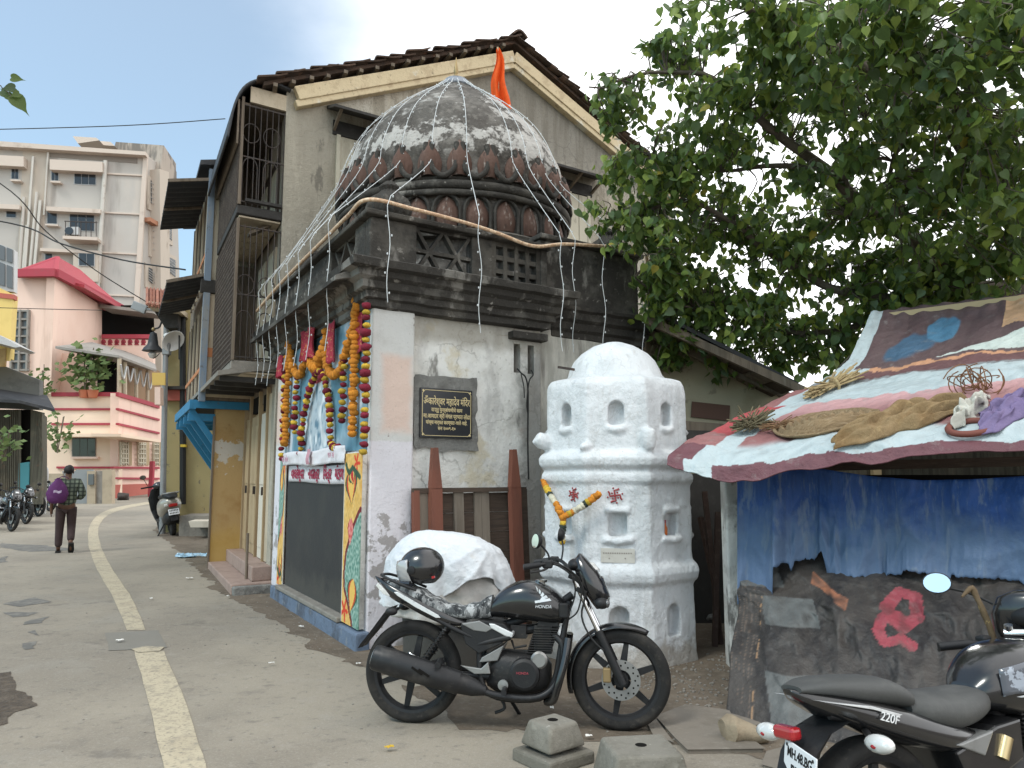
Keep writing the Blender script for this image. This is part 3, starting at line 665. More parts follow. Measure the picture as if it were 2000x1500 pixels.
mb.tube(catmull([(1.66, .02, 2.66), (1.68, -.03, 2.61), (1.74, -.03, 2.56), (1.77, -.025, 2.4), (1.765, -.025, 1.9), (1.775, -.025, 1.5)], 5), .009, 6)
mb.tube(catmull([(1.84, .02, 2.66), (1.83, -.035, 2.6), (1.775, -.04, 2.53), (1.75, -.03, 2.3), (1.76, -.03, 2.2)], 5), .007, 6)
mb.tube(catmull([(1.68, -.025, 2.6), (1.71, -.03, 2.48), (1.72, -.028, 2.35)], 5), .006, 6)
mb.build('cable', m_cable, cb, smooth=60)
# fairy light strings: from the cap of the dome, over it, to the coping and down the walls
m_fairy = mat('fairy_light_wire', (.55, .57, .57), .5, spec=.5)
def light_string(label, s, t, zend, tp=None, ztop=4.08):
    g = thing('light_string', label, 'light string', C0, RZ, 'strings of fairy lights draped over the temple dome')
    E_ = V(TV(s, t, 0)); d = E_ - DC; d.z = 0; dn = d.normalized()
    pts = []
    for z in (6.9, 6.8, 6.66, 6.5, 6.3, 6.05, 5.8, 5.55, 5.4): pts.append(DC + dn * (dome_r(z) + .045) + V((0, 0, z)))
    pts.append(DC + dn * 1.66 + V((0, 0, 5.1)))
    top = E_ + V((0, 0, ztop))
    pts.append(top + V((0, 0, .02)) - dn * .02)
    pth = catmull(pts, 4); z = ztop
    sw = rnd.uniform(-.06, .06)
    while z > zend:
        z -= .09; pth.append(E_ + dn * .03 + V((.015 * math.sin(z * 9 + s), .012 * math.sin(z * 7 + t) + sw * (ztop - z) * .2, z)))
    mb = MB(); mb.tube(pth, .004, 5)
    acc = 0
    for p, q in zip(pth, pth[1:]):
        acc += (q - p).length
        if acc > .11:
            acc = 0; a2 = rnd.uniform(0, 6.28); mb.ball(p + V((math.cos(a2) * .02, math.sin(a2) * .02, -.006)), (.0085, .0085, .012), 5, 4)
    tag(mb.build('wire_and_bulbs', m_fairy, g), kind='stuff')
for i, (s, t, ze) in enumerate(((-.30, 3.7, 2.8), (-.30, 3.3, 2.75), (-.30, 2.9, 2.72), (-.30, 2.5, 2.85), (-.30, 2.1, 2.8), (-.30, 1.6, 2.75), (-.30, 1.1, 2.78), (-.30, .45, 2.75))):
    light_string('string of tiny white lights falling over the street eave, %s' % ['farthest of eight', 'second from the far end', 'third from the far end', 'fourth from the far end', 'fourth from the near corner', 'third from the near corner', 'second from the near corner', 'nearest the corner'][i], s, t, ze)
for i, (s, ze) in enumerate(((.02, 3.1), (.98, 2.98), (1.98, 2.9), (2.3, 2.95), (2.72, 2.9), (3.3, 2.6))):
    light_string('string of tiny lights down the side wall, %s' % ['closest to the street corner', 'passing the cross pierced screen', 'ending at the cornice corner', 'just right of the cornice corner', 'with a straight drop over the right block', 'at the right end of the parapet'][i], s, -.36 if s < 2.05 else -.14, ze, ztop=4.08 if s < 2.05 else 4.22)
m_tinsel = mat('gold_light_rope', (.52, .33, .20), .5, [('n', 30, .48, .56, (.72, .55, .38), .9, (1, 1, 1)), ('n', 12, .55, .65, (.35, .2, .12), .6)], spec=.5)
g = thing('light_rope', 'gold and cream light rope draped along the top of the temple parapet', 'light rope', C0, RZ)
pts = [(-.30, 3.95, 3.78), (-.25, 3.2, 3.90), (-.2, 2.2, 4.0), (-.17, 1.2, 4.05), (-.15, .4, 4.09), (-.1, -.08, 4.12), (.35, -.16, 4.09), (.9, -.17, 4.06), (1.3, -.17, 4.02), (1.75, -.17, 3.96), (2.2, -.12, 4.07), (2.8, -.08, 4.16), (3.4, -.05, 4.24), (3.56, .0, 4.14), (3.62, .05, 3.7), (3.66, .06, 3.4)]
mb = MB(); mb.tube(catmull([TV(*p) for p in pts], 10), .02, 8); mb.build('rope', m_tinsel, g, smooth=60)
for i in range(0):
    pass
m_orange = mat('saffron_cloth', (.80, .115, .012), .8, [('n', 6, .5, .7, (.62, .07, .01), .5)], [(14, .01)], trans=.25)
m_wood = mat('grey_timber', (.17, .135, .10), .85, [('n', 8, .45, .65, (.10, .078, .058), .8, (1, 1, .1)), ('n', 30, .55, .72, (.25, .21, .17), .6, (1, 1, .08))], [(30, .008, (1, 1, .1))])
m_bamboo = mat('bamboo_pole', (.42, .33, .19), .7)
fl = thing('flag', 'saffron orange pennant hanging limp from a bamboo pole behind the dome', 'flag', at(975, 250, 10.2))
fp = at(972, 92, 10.2) - at(975, 250, 10.2)
MB().tube([(0, 0, -.35), fp], .013, 8).build('pole', m_bamboo, fl, smooth=60)
def flag_f(u, v):                                 # v from the top down, cloth hangs in folds beside the pole
    w_ = lerp(.04, .30, v ** .8); z = fp.z - .06 - v * .86 - .1 * u * v * (1 if u > .3 else .2)
    fold = .05 * math.sin(u * 11 + v * 2) * (.3 + v)
    return V((fp.x + (-.10 * v) + u * w_ - .02 + .02 * math.sin(v * 9), fold - .03, z + .03 * math.sin(u * 8)))
MB().grid(20, 26, flag_f).build('pennant', m_orange, fl, solid=.004, smooth=70)
MB(MT).tube([(3.58, .35, 2.3), (3.62, .32, 3.62)], .025, 7).build('rain_pipe', m_wood, temple)
# ------------------------------------------------------------------ the gabled house behind the temple
Hc = C0 + a_ * 3.95
AH = -27.0; MH = shear(AB, AH)
m_gable = mat('weathered_brown_plaster', (.40, .365, .30), .95, [('c', .7, .015, (.1, .09, .075), .7),
    ('n', .5, .42, .62, (.30, .265, .20), .8), ('n', 1.6, .48, .66, (.49, .455, .385), .8, (1, 1, .3)), ('n', 6, .45, .60, (.24, .21, .16), .75, (1, 1, .10)), ('n', 11, .52, .66, (.44, .395, .31), .6, (1, 1, .15)), ('n', 3, .6, .68, (.36, .33, .27), .7),
    ('n', 40, .5, .7, (.15, .135, .11), .5), ('b', (-.2, .75, None, None, 4.2, 7.2), (.36, .33, .27), .55, .5, .25), ('n', 2.2, .63, .68, (.11, .1, .085), .6, (1, 1, .4)), ('b', (3.0, 8, None, None, 7, 9), (.13, .12, .105), .6, .5, .35)], [(9, .02), (50, .007)], spec=.15)
m_barge = mat('cream_bargeboard', (.58, .47, .30), .85, [('n', 6, .5, .64, (.42, .32, .2), .7), ('n', 3, .58, .66, (.62, .58, .48), .8), ('n', 14, .6, .7, (.18, .14, .1), .7)], [(20, .008)])
m_tile = mat('old_clay_tile', (.095, .062, .045), .95, [('n', 5, .45, .65, (.055, .043, .036), .8), ('n', 8, .55, .7, (.20, .10, .06), .7), ('n', 25, .6, .72, (.15, .135, .11), .5)], [(40, .008)], rand=.4)
m_cream = mat('cream_paint', (.50, .42, .31), .85, [('n', 3, .5, .68, (.36, .29, .2), .7, (1, 1, .4)), ('n', 14, .58, .72, (.25, .2, .14), .5)], [(30, .004)])
m_shut = mat('pale_shutter_paint', (.50, .46, .36), .85, [('n', 5, .48, .66, (.33, .29, .22), .7, (1, 1, .25)), ('n', 12, .6, .7, (.17, .14, .1), .6, (1, 1, .3))], [(30, .005)])
m_hood = mat('black_hood_board', (.038, .035, .032), .85, [('n', 8, .5, .7, (.07, .065, .06), .6)], [(30, .004)])
m_ochre = mat('ochre_wall', (.43, .295, .135), .9, [('n', 2, .45, .65, (.34, .20, .075), .8), ('n', 6, .6, .7, (.24, .15, .07), .6), ('b', (None, None, None, None, 1.78, 2.08), (.52, .5, .46), .85, .75, .02), ('b', (None, None, None, None, -1, .62), (.50, .33, .09), .6, .2, .2)], [(20, .006)])
m_tan = mat('tan_door_paint', (.40, .30, .18), .75, [('n', 4, .45, .65, (.30, .21, .12), .7, (1, 1, .3)), ('n', 12, .58, .7, (.2, .14, .08), .5, (1, 1, .3))], [(40, .003)], spec=.3)
m_white = mat('white_door_paint', (.60, .54, .45), .7, [('n', 6, .5, .7, (.45, .39, .31), .6, (1, 1, .3))])
m_pinkst = mat('pink_step_stone', (.32, .23, .19), .8, [('n', 6, .45, .65, (.24, .17, .14), .7), ('n', 40, .55, .7, (.38, .3, .26), .6)], [(40, .003)])
m_iron = mat('dark_iron', (.05, .042, .038), .75, [('n', 20, .5, .7, (.10, .06, .04), .7)])
m_mesh = mat('rusty_mesh', (.085, .066, .054), .9, [('n', 6, .45, .65, (.13, .105, .085), .8), ('n', 30, .5, .65, (.05, .04, .035), .8)], [(60, .01)])
m_corr = mat('black_corrugated_sheet', (.03, .031, .034), .65, [('n', 4, .5, .68, (.06, .06, .06), .7), ('n', 14, .6, .7, (.10, .075, .055), .5)], [(30, .004)], spec=.4)
m_dkdoor = mat('shaded_balcony_door', (.06, .045, .035), .8)  # door colour darkened to stand for shade inside the upper balcony
house = thing('gabled_house', 'tall old house with a brown plaster gable and clay tile roof behind the temple', 'house', Hc, RZ)
def H(s, t, z): return MH @ V((s, t, z))
gp_ = [(0, 0, -.1), (7.8, 0, -.1), (7.8, 0, 7.25), (3.9, 0, 8.92), (0, 0, 7.07)]
gw = MB(MH); gw.prism(gp_, (0, .3, 0)); flip(gw.build('gable_wall', m_gable, house))
sw_ = MB(MH); sw_.bx(.02, .3, .3, 2.9, 2.6, 7.05); sw_.build('street_wall', m_wood, house)  # dark timber colour stands in for the shaded balcony interior
MB(MH).bx(7.5, 7.78, .3, 6, -.1, 7.1).build('rear_wall', m_gable, house)
# eaves boards along the rakes
for s0, z0, s1, z1 in ((.12, 7.03, 3.9, 8.80), (3.9, 8.80, 7.9, 7.09)):
    for off, w_, h_ in ((-.05, .1, .17), (-.10, .2, .12)):
        dz = -.19 if h_ == .17 else -.04
        mb = MB(MH); mb.bar((s0, off, z0 + dz), (s1, off, z1 + dz), w_, h_, up=(0, 1, 0)); mb = mb
        # bar() takes width across and height along 'up'; here both are set square to the rake
        mb.build('bargeboard', m_barge, house, bevel=.01)
# roof planes with rows of tiles near the visible verge
for s0, z0, s1, z1 in ((-.35, 6.98, 3.93, 9.02), (3.93, 9.02, 8.2, 7.15)):
    mb = MB(MH); mb.prism([(s0, -.12, z0), (s1, -.12, z1), (s1, -.12, z1 + .06), (s0, -.12, z0 + .06)], (0, 6.2, 0)); mb.build('roof_deck', m_tile, house)
tb = MB()
tb.grid(6, 3, lambda u, v: V(((v - .5) * .42, (u - .5) * .27, .022 * math.sin(u * 6.28 * 1.0) + .02 * (v > .9) - .03 * v)))
tsrc = None
for (s0, z0, s1, z1), sgn in (((-.38, 7.03, 3.9, 9.08), 1), ((8.2, 7.2, 3.96, 9.08), -1)):
    L_ = math.hypot(s1 - s0, z1 - z0); n = int(L_ / .27); pit = math.atan2(z1 - z0, abs(s1 - s0))
    for i in range(n):
        for c in range(4):
            f_ = (i + .5) / n; p = H(lerp(s0, s1, f_), -.10 + c * .25 + rnd.uniform(-.03, .03), lerp(z0, z1, f_) + .03 + rnd.uniform(-.012, .02))
            ro = (rnd.uniform(-.07, .07), -(pit - .07 + rnd.uniform(-.06, .06)), (0 if sgn > 0 else math.pi) + rnd.uniform(-.05, .05))
            if tsrc is None: tsrc = tb.build('roof_tile', m_tile, house, solid=.022); tsrc.location = p; tsrc.rotation_euler = ro
            else: inst(tsrc, house, p, ro)
rt = MB(); rt.grid(6, 2, lambda u, v: V(((u - .5) * .3, (v - .5) * .42, .1 * math.sin(u * math.pi))))
r0 = None
for i in range(8):
    p = H(3.94, -.05 + i * .38, 9.08 + rnd.uniform(0, .03))
    if r0 is None: r0 = rt.build('ridge_tile', m_tile, house, solid=.03); r0.location = p
    else: inst(r0, house, p, (rnd.uniform(-.05, .05), 0, rnd.uniform(-.04, .04)))
# broken tile shards and battens poking out under the verge
for i in range(16):
    mb = MB(MH); f_ = (i + .4) / 16; s_ = lerp(-.3, 3.8, f_); z_ = lerp(6.98, 8.96, f_)
    mb.bar((s_, -.18 - .06 * rnd.random(), z_ - .03), (s_ + rnd.uniform(-.05, .1), .3, z_ - .02), .06, .05)
    mb.build('batten', m_wood, house)
# window hoods and shutters on the gable
for s0, s1, zt, zb in ((.6, 1.95, 7.0, 5.5), (4.55, 5.8, 7.05, 5.6)):
    mb = MB(MH); mb.prism([(s0, .0, zt), (s0, -.52, zt - .2), (s0, -.52, zt - .24), (s0, 0, zt - .05)], (s1 - s0, 0, 0)); flip(mb.build('window_hood', m_hood, house))
    for k in range(3): MB(MH).bar((s0 + .12 + k * (s1 - s0 - .24) / 2, -.01, zt - .35), (s0 + .12 + k * (s1 - s0 - .24) / 2, -.46, zt - .2), .04, .05).build('hood_bracket', m_wood, house)
    MB(MH).bx(s0 + .1, s1 - .1, -.03, .0, zt - .42, zt - .2).build('lintel', m_hood, house)
    fr = MB(MH)
    a0, a1 = s0 + .16, s1 - .16
    fr.bx(a0, a0 + .06, -.05, .0, zb, zt - .42); fr.bx(a1 - .06, a1, -.05, 0, zb, zt - .42); fr.bx((a0 + a1) / 2 - .03, (a0 + a1) / 2 + .03, -.045, 0, zb, zt - .42); fr.bx(a0, a1, -.06, 0, zb - .06, zb)
    wf = fr.build('window_frame', m_shut, house)
    nb = 4
    for k in range(nb):
        x0 = a0 + .06 + k * (a1 - a0 - .12) / nb; x1 = x0 + (a1 - a0 - .12) / nb
        MB(MH).bx(x0 + .006, x1 - .006, -.03 - .006 * (k % 2), -.005, zb, zt - .44).build('shutter_board', m_shut, wf)
MHB = MH @ Matrix.Diagonal((.84, 1, 1))
# curved sheet hood over the balconies
prof = [(.06, 7.05), (-.3, 7.10), (-.55, 7.04), (-.74, 6.88), (-.86, 6.62), (-.92, 6.30), (-.95, 6.12)]
mb = MB(MHB); mb.grid(18, 24, lambda u, v: (lambda p: V((p.x, -.08 + v * 2.5, p.z + .018 * math.sin(v * 75))))(catmull([V((a, 0, b)) for a, b in prof], 3)[round(u * 18)]))
mb.build('curved_hood', m_corr, house, solid=.03, smooth=60)
MB(MHB).bx(-.6, .0, .0, .06, 6.75, 6.98).build('hood_end_board', m_cream, house)
MB(MHB).bx(-.8, -.0, .08, 2.45, 6.72, 6.76).build('balcony_ceiling', m_wood, house)
MB(MHB).bx(-.80, -.77, .0, 2.5, 6.1, 6.74).build('eave_board', m_wood, house)
for z0, zt, kk in ((5.12, 6.85, 0), (2.95, 5.1, 1)):
    MB(MHB).bx(-.74, .0, .02, 2.4, z0, z0 + .13).jitter(.012, 4).build('balcony_floor', m_hood if kk == 0 else m_ledge, house, bevel=.015)
    for k in range(6): MB(MHB).bx(-.70, -.02, .06 + k * .39, .42 + k * .39, z0 - .035, z0 - .012).build('soffit_board', m_cream, house)
    zz = z0 + .13
    mb = MB(MHB)                                     # wire mesh over the outer face
    for k in range(34): mb.bar((-.735, .05 + k * .07, zz), (-.735, .05 + k * .07, zt - .1 if kk == 0 else zt - .05), .012, .03)
    for k in range(26):
        z = zz + k * (zt - .12 - zz) / 25; mb.bar((-.74, .05, z), (-.74, 2.38, z), .018, .02)
    tag(mb.build('mesh_screen', m_mesh, house), kind='stuff')
    mb = MB(MHB)                                     # iron grille on the near end
    for k in range(8): mb.tube([(-.70 + k * .098, .03, zz), (-.70 + k * .098, .03, zt - .12)], .009, 6)
    for z in (zz + .05, (zz + zt) / 2 - .1, zt - .15): mb.tube([(-.72, .03, z), (-.0, .03, z)], .011, 6)
    for c in (-.56, -.22):
        zc = zz + .55
        mb.tube([(c - .12, .028, zz + .05)] + [(c + .12 * math.cos(a), .028, zc + .14 * math.sin(a)) for a in [math.pi - i * math.pi / 10 for i in range(11)]] + [(c + .12, .028, zz + .05)], .009, 6)
        mb.tube([(c + .14 * math.cos(a), .026, zc + .5 + .14 * math.sin(a)) for a in [i * 6.283 / 16 for i in range(16)]], .008, 6, loop=True)
    mb.build('iron_grille', m_iron, house, smooth=60)
    MB(MHB).bx(-.735, -.69, .0, .06, zz, zt - .05).build('corner_post', m_wood, house)
    MB(MHB).bx(-.735, -.69, 2.3, 2.38, zz, zt - .3).build('corner_post', m_wood, house)
    MB(MHB).bx(-.72, .02, 2.38, 2.46, zz, zt - .1).build('end_board', m_wood, house)
    # doors at the back of the balcony
    for t0 in (.35, 1.2):
        d = MB(MHB).bx(-.02, .02, t0, t0 + .7, zz, zz + 1.75).build('balcony_door', m_cream if kk else m_dkdoor, house)
        MB(MHB).bx(-.035, -.02, t0 + .08, t0 + .62, zz + .1, zz + .8).build('door_panel', m_shut, d)
        MB(MHB).bx(-.035, -.02, t0 + .08, t0 + .62, zz + .95, zz + 1.65).build('door_panel', m_shut, d)
MB(MHB).bx(-.62, -.02, -.02, .04, 5.3, 5.34).build('grille_sill', m_hood, house)
MB(MHB).prism([(-.5, .2, 4.9), (-.1, .2, 5.1), (-.1, .2, 5.12), (-.5, .2, 4.95)], (0, .2, 0)).build('batten', m_wood, house)
# street awning above the doors, heaped with dry twigs
mb = MB(MH); mb.prism([(0, -.0, 3.0), (-.78, -.0, 2.86), (-.78, -.0, 2.92), (0, -.0, 3.08)], (0, 4.4, 0)); mb.jitter(.01, 3).build('street_awning', m_ledge, house)
for k in range(7): MB(MH).bx(-.74, -.0, .1 + k * .62, .18 + k * .62, 2.80, 2.87).build('awning_rib', m_hood, house)
tw = thing('twig_heap', 'heap of dry brown twigs and leaves caught on the awning above the doors', 'dry twigs', Hc + H(-.35, .55, 3.0), RZ)
mb = MB()
for k in range(150):
    p = V((rnd.gauss(0, .16), rnd.gauss(.15, .4), abs(rnd.gauss(0, .09)))); q = p + V((rnd.uniform(-.2, .2), rnd.uniform(-.2, .2), rnd.uniform(-.03, .12)))
    mb.tube([p, (p + q) / 2 + V((rnd.uniform(-.04, .04), 0, rnd.uniform(0, .05))), q], .008, 4)
tag(mb.build('twig', mat('dry_twig', (.11, .078, .055), .95, [('n', 5, .45, .65, (.19, .14, .10), .8)]), tw), kind='stuff')
# ground floor: doors, ochre return wall, steps
MB(MH).bx(.06, .3, .0, 2.9, -.1, 2.85).build('door_wall', m_tan, house)
for t0, t1, m_, nm in ((.30, .52, m_cream, 'door_jamb'), (.58, 1.12, m_white, 'door'), (1.35, 2.05, m_tan, 'door'), (2.15, 2.62, m_tan, 'door')):
    d = MB(MH).bx(-.0, .06, t0, t1, .34, 2.45 if nm == 'door' else 2.7).build(nm, m_, house, bevel=.008)
    if nm == 'door':
        for z0, z1 in ((.5, 1.25), (1.4, 2.3)): MB(MH).bx(-.014, .0, t0 + .07, t1 - .07, z0, z1).build('door_panel', m_, d, bevel=.006)
        MB(MH).bx(-.05, -.0, t0 + .05, t0 + .08, 1.25, 1.37).build('handle', m_iron, d)
MB(MH).bx(.0, .055, 1.4, 2.0, 2.5, 2.75).build('vent_panel', m_dark, house)
MB(MH).bx(.0, .055, .62, 1.0, 2.48, 2.72).build('vent_panel', m_dark, house)
MB(MH).bx(-.012, .0, .86, 1.0, 1.55, 2.25).build('dark_pane', m_black, house)
for t0 in (.54, 1.22, 2.09, 2.66): MB(MH).bx(-.03, .06, t0, t0 + .055, .3, 2.8).build('door_post', m_tan, house)
MB(MH).bx(-.50, .06, 2.72, 2.92, -.1, 2.82).build('ochre_wall', m_ochre, house, bevel=.01)
MB(MH).bx(-.53, -.5, 2.70, 2.78, -.1, 2.5).build('post', m_wood, house)
MB(MH).bx(-.52, .06, -.15, 2.72, -.1, .14).jitter(.012, 2).build('step', m_pinkst, house, bevel=.015)
MB(MH).bx(-.50, -.0, -.30, -.15, -.1, .12).jitter(.03, 5).build('broken_step_end', m_rough, house, bevel=.02)
MB(MH).bx(-.24, .06, -.02, 2.72, .14, .33).build('step', m_pinkst, house, bevel=.012)
mb = MB(MH); mb.tube([(-.26, .32, .1), (-.26, .32, .75)], .02, 7); mb.build('step_pipe', m_wood, house)
# ------------------------------------------------------------------ houses further up the lane
class BG:
    """a building measured from the photograph on upright planes that stand at their true distance"""
    def __init__(s, name, label, cat, P0, group=None): s.o = Vector0(P0); s.t = thing(name, label, cat, s.o, 0, group)
    def poly(s, name, pl, pts, m, off=0.0, th=.12, parent=None, bev=0, kind=None, toground=False):
        P = [pl.pt(x, y, off) - s.o for x, y in pts]
        if toground:
            for p in P[-2:]: p.z = -.3
        mb = MB(); mb.prism(P, -pl.n * th); ob = mb.build(name, m, parent or s.t, bevel=bev)
        import bmesh
        bm = bmesh.new(); bm.from_mesh(ob.data); bmesh.ops.recalc_face_normals(bm, faces=bm.faces[:]); bm.to_mesh(ob.data); bm.free()
        if kind: ob['kind'] = kind
        return ob
    def rect(s, name, pl, x0, y0, x1, y1, m, off=0.0, th=.12, parent=None, slope=0.0, kind=None):
        d = slope * (x1 - x0)
        return s.poly(name, pl, [(x0, y0), (x1, y0 + d), (x1, y1 + d), (x0, y1)], m, off, th, parent, kind=kind)
    def line(s, name, pts, r_, m, parent=None, n=6):
        mb = MB(); mb.tube([V(p) - s.o for p in pts], r_, n); return mb.build(name, m, parent or s.t, smooth=60)
def Vector0(p): return V((p[0], p[1], gz(p[1])))
m_apt = mat('apartment_render', (.45, .425, .39), .92, [('n', .12, .45, .62, (.43, .38, .335), .7), ('n', .5, .5, .7, (.54, .48, .42), .5, (1, 1, .3)), ('n', .8, .53, .68, (.26, .23, .20), .6, (1, 1, .12))], spec=.2)
m_apt2 = mat('apartment_cream', (.50, .44, .37), .92, [('n', .3, .5, .65, (.36, .28, .2), .7, (1, 1, .3)), ('n', 1, .6, .7, (.2, .15, .11), .6, (1, 1, .3))], spec=.2)
m_aptband = mat('apartment_band', (.56, .48, .41), .92, [('n', .6, .55, .7, (.28, .22, .17), .6)])
m_glass = mat('dark_window_glass', (.025, .028, .032), .12, spec=.6)
m_glass2 = mat('grey_window_glass', (.11, .12, .125), .2, spec=.5)
m_alu = mat('window_metal', (.45, .45, .44), .5, metal=.2)
m_pipe = mat('white_drain_pipe', (.52, .49, .44), .6, [('n', 2, .55, .7, (.3, .24, .18), .7)])
m_stainw = mat('stained_parapet', (.38, .33, .28), .93, [('n', 1.2, .48, .58, (.12, .11, .1), .75, (1, 1, .15))])
ap = BG('apartment_block', 'tall grey apartment block with vertical drain pipes at the far left', 'apartment block', at(283, 960, 58))
AF = Plane(at(283, 296, 58), 80.6); AS = Plane(at(283, 296, 58), 13)
ap.poly('front_wall', AF, [(-260, 262), (283, 300), (262, 980), (-260, 980)], m_apt, 0, 1.0, toground=True)
ap.poly('side_wall', AS, [(283, 300), (345, 345), (362, 960), (262, 980)], m_apt, 0, 1.0, toground=True)
ap.poly('parapet', AF, [(-260, 257), (284, 296), (284, 303), (-260, 270)], m_aptband, .7, .8)
ap.poly('recessed_band', AF, [(97, 293), (268, 308), (268, 319), (97, 306)], mat('band_shadow_paint', (.25, .215, .185), .95), .05, .1)
for x0, y0, x1, y1 in ((-60, 300, 46, 320), (97, 311, 200, 331), (-60, 395, 38, 404), (90, 403, 196, 411), (78, 484, 192, 490)):
    ap.rect('lintel_band', AF, x0, y0, x1, y1, m_aptband, .7, .8, slope=.05)
for x0, y0, x1 in ((206, 337, 279), (203, 413, 274), (196, 491, 269), (190, 573, 262)):
    ap.rect('groove_band', AF, x0, y0, x1, y0 + 3, m_aptband, .14, .2, slope=.05)
ap.poly('corner_pier', AF, [(280, 300), (288, 301), (268, 640), (258, 640)], m_aptband, .2, .3)
def window(b, pl, x0, y0, x1, y1, n=2, sl=.05, off=.0, gl=None, fr=None):
    f = b.poly('window', pl, [(x0 - 1, y0 - 1), (x1 + 1, y0 - 1 + sl * (x1 - x0)), (x1 + 1, y1 + 1 + sl * (x1 - x0)), (x0 - 1, y1 + 1)], fr or m_alu, off + .05, .1)
    for k in range(n):
        a0 = lerp(x0, x1, k / n) + .5; a1 = lerp(x0, x1, (k + 1) / n) - .5
        b.rect('pane', pl, a0, y0 + .5 + sl * (a0 - x0), a1, y1 - .5 + sl * (a0 - x0), gl or m_glass, off + .075, .06, f, sl)
    return f
for q in ((22, 326, 36, 349, 2), (100, 333, 114, 352, 2), (145, 335, 187, 359, 3), (12, 405, 31, 424, 1), (92, 408, 111, 436, 1), (136, 414, 184, 449, 3), (88, 495, 102, 510, 1), (153, 493, 184, 519, 2), (-40, 326, -20, 349, 2), (-40, 405, -15, 424, 2)):
    window(ap, AF, *q)
for x0, y0, x1 in ((88, 437, 113), (98, 353, 118), (20, 350, 40)): ap.rect('window_sill', AF, x0, y0, x1, y0 + 3, m_aptband, .5, .6, slope=.05)
mb = MB()
for k in range(7):
    p = AF.pt(128 + k * 10, 432, 1.2) - ap.o; q = AF.pt(128 + k * 10, 462, 1.2) - ap.o; mb.tube([p, q], .03, 5)
for y in (432, 462): mb.tube([AF.pt(126, y, 1.2) - ap.o, AF.pt(190, y + 3, 1.2) - ap.o], .04, 5)
tag(mb.build('balcony_rail', m_iron, ap.t), kind='stuff')
ap.rect('balcony_floor', AF, 122, 460, 190, 466, m_aptband, 1.3, 1.4, slope=.05)
ac = ap.rect('air_conditioner', AF, 127, 443, 153, 458, m_alu, 1.2, .5)
mb = MB(); c = AF.pt(135, 451, 1.23) - ap.o; mb.tube([c, c + AF.n * .05], .3, 12); mb.build('fan_grille', m_glass, ac)
ap.rect('yellow_stain_panel', AF, 143, 490, 192, 548, m_apt2, .6, .7, slope=.05); window(ap, AF, 154, 494, 184, 518, 2, off=.62)
for x0, y0, x1, y1, r_ in ((206, 314, 188, 600, .16), (47, 385, 37, 540, .12), (65, 306, 48, 540, .1), (72, 375, 57, 540, .1), (79, 392, 66, 540, .12), (52, 440, 42, 560, .09), (94, 298, 86, 420, .07)):
    ap.line('drain_pipe', [AF.pt(x0, y0, .35), AF.pt(x1, y1, .35)], r_, m_pipe)
ap.poly('pipe_shaft', AF, [(45, 290), (97, 297), (72, 640), (28, 640)], m_apt2, .02, .1)
ap.poly('roof_slab', AF, [(142, 266), (188, 269), (194, 274), (152, 280)], m_aptband, -4, 2)
ap.poly('roof_slab', AF, [(190, 275), (216, 277), (224, 285), (195, 283)], m_aptband, -5, 2)
ap.poly('stair_block', AF, [(226, 277), (320, 284), (320, 320), (220, 300)], m_stainw, -6, 4)
ap.poly('stair_block_side', AS, [(319, 284), (345, 336), (345, 372), (313, 340)], m_stainw, .5, 1)
for k, (x0, x1, y0, y1) in enumerate(((288, 313, 342, 408), (292, 312, 424, 500), (284, 306, 512, 560), (318, 336, 372, 420), (316, 338, 430, 470), (320, 345, 490, 540))):
    f = ap.poly('side_balcony', AS, [(x0, y0), (x1, y0 + (x1 - x0) * .5), (x1, y1 + (x1 - x0) * .45), (x0, y1)], m_apt2, .12, .2)
    ap.poly('opening', AS, [(x0 + 7, y0 + 10), (x1 - 2, y0 + 6 + (x1 - x0) * .5), (x1 - 2, y1 - 10 + (x1 - x0) * .45), (x0 + 7, y1 - 12)], m_glass2, .16, .1, f)
    mb = MB()
    for j in range(5):
        yy = lerp(y0 + 14, y1 - 14, j / 4); mb.tube([AS.pt(x0 + 7, yy, .35) - ap.o, AS.pt(x1 - 2, yy + (x1 - x0) * .45, .35) - ap.o], .03, 4)
    tag(mb.build('grille', m_alu, f), kind='stuff')
m_flower = mat('orange_planter', (.36, .17, .10), .8)
ap.poly('planter', AS, [(293, 424), (309, 433), (309, 441), (293, 432)], m_flower, .7, .5)
ap.poly('side_slab', AS, [(312, 330), (330, 336), (336, 990), (318, 990)], m_apt2, .9, 1.0)

m_pink = mat('pink_house_paint', (.78, .58, .48), .9, [('n', .4, .45, .65, (.74, .53, .43), .7), ('n', 2, .6, .75, (.68, .5, .4), .5), ('n', 1.3, .55, .68, (.56, .40, .32), .5, (1, 1, .1))], [(20, .003)])
m_peach = mat('peach_house_paint', (.78, .62, .48), .9, [('n', .5, .5, .7, (.75, .54, .38), .6)])
m_crim = mat('crimson_trim', (.36, .055, .075), .85, [('n', 2, .5, .7, (.3, .07, .08), .6)])
m_redroof = mat('red_sheet_roof', (.37, .05, .065), .6, [('n', 1.5, .5, .7, (.42, .05, .08), .6)], [(14, .03, (1, .1, 1))])
m_redbase = mat('brick_red_base', (.42, .12, .09), .9, [('n', 2, .5, .7, (.33, .1, .08), .6)])
m_sheet = mat('grey_awning_sheet', (.26, .24, .215), .8, [('n', 3, .5, .7, (.17, .15, .13), .7)])
ph = BG('pink_house', 'pink house with crimson bands and a red hipped roof at the bend of the lane', 'house', at(232, 960, 40))
PF = Plane(at(232, 900, 40), 88); PS = Plane(at(232, 900, 40), -11); UF = Plane(at(107, 600, 40.6), 88); US = Plane(at(107, 600, 40.6), -11)
ph.poly('upper_front_wall', UF, [(-20, 540), (107, 538), (98, 800), (-20, 800)], m_pink, 0, .4)
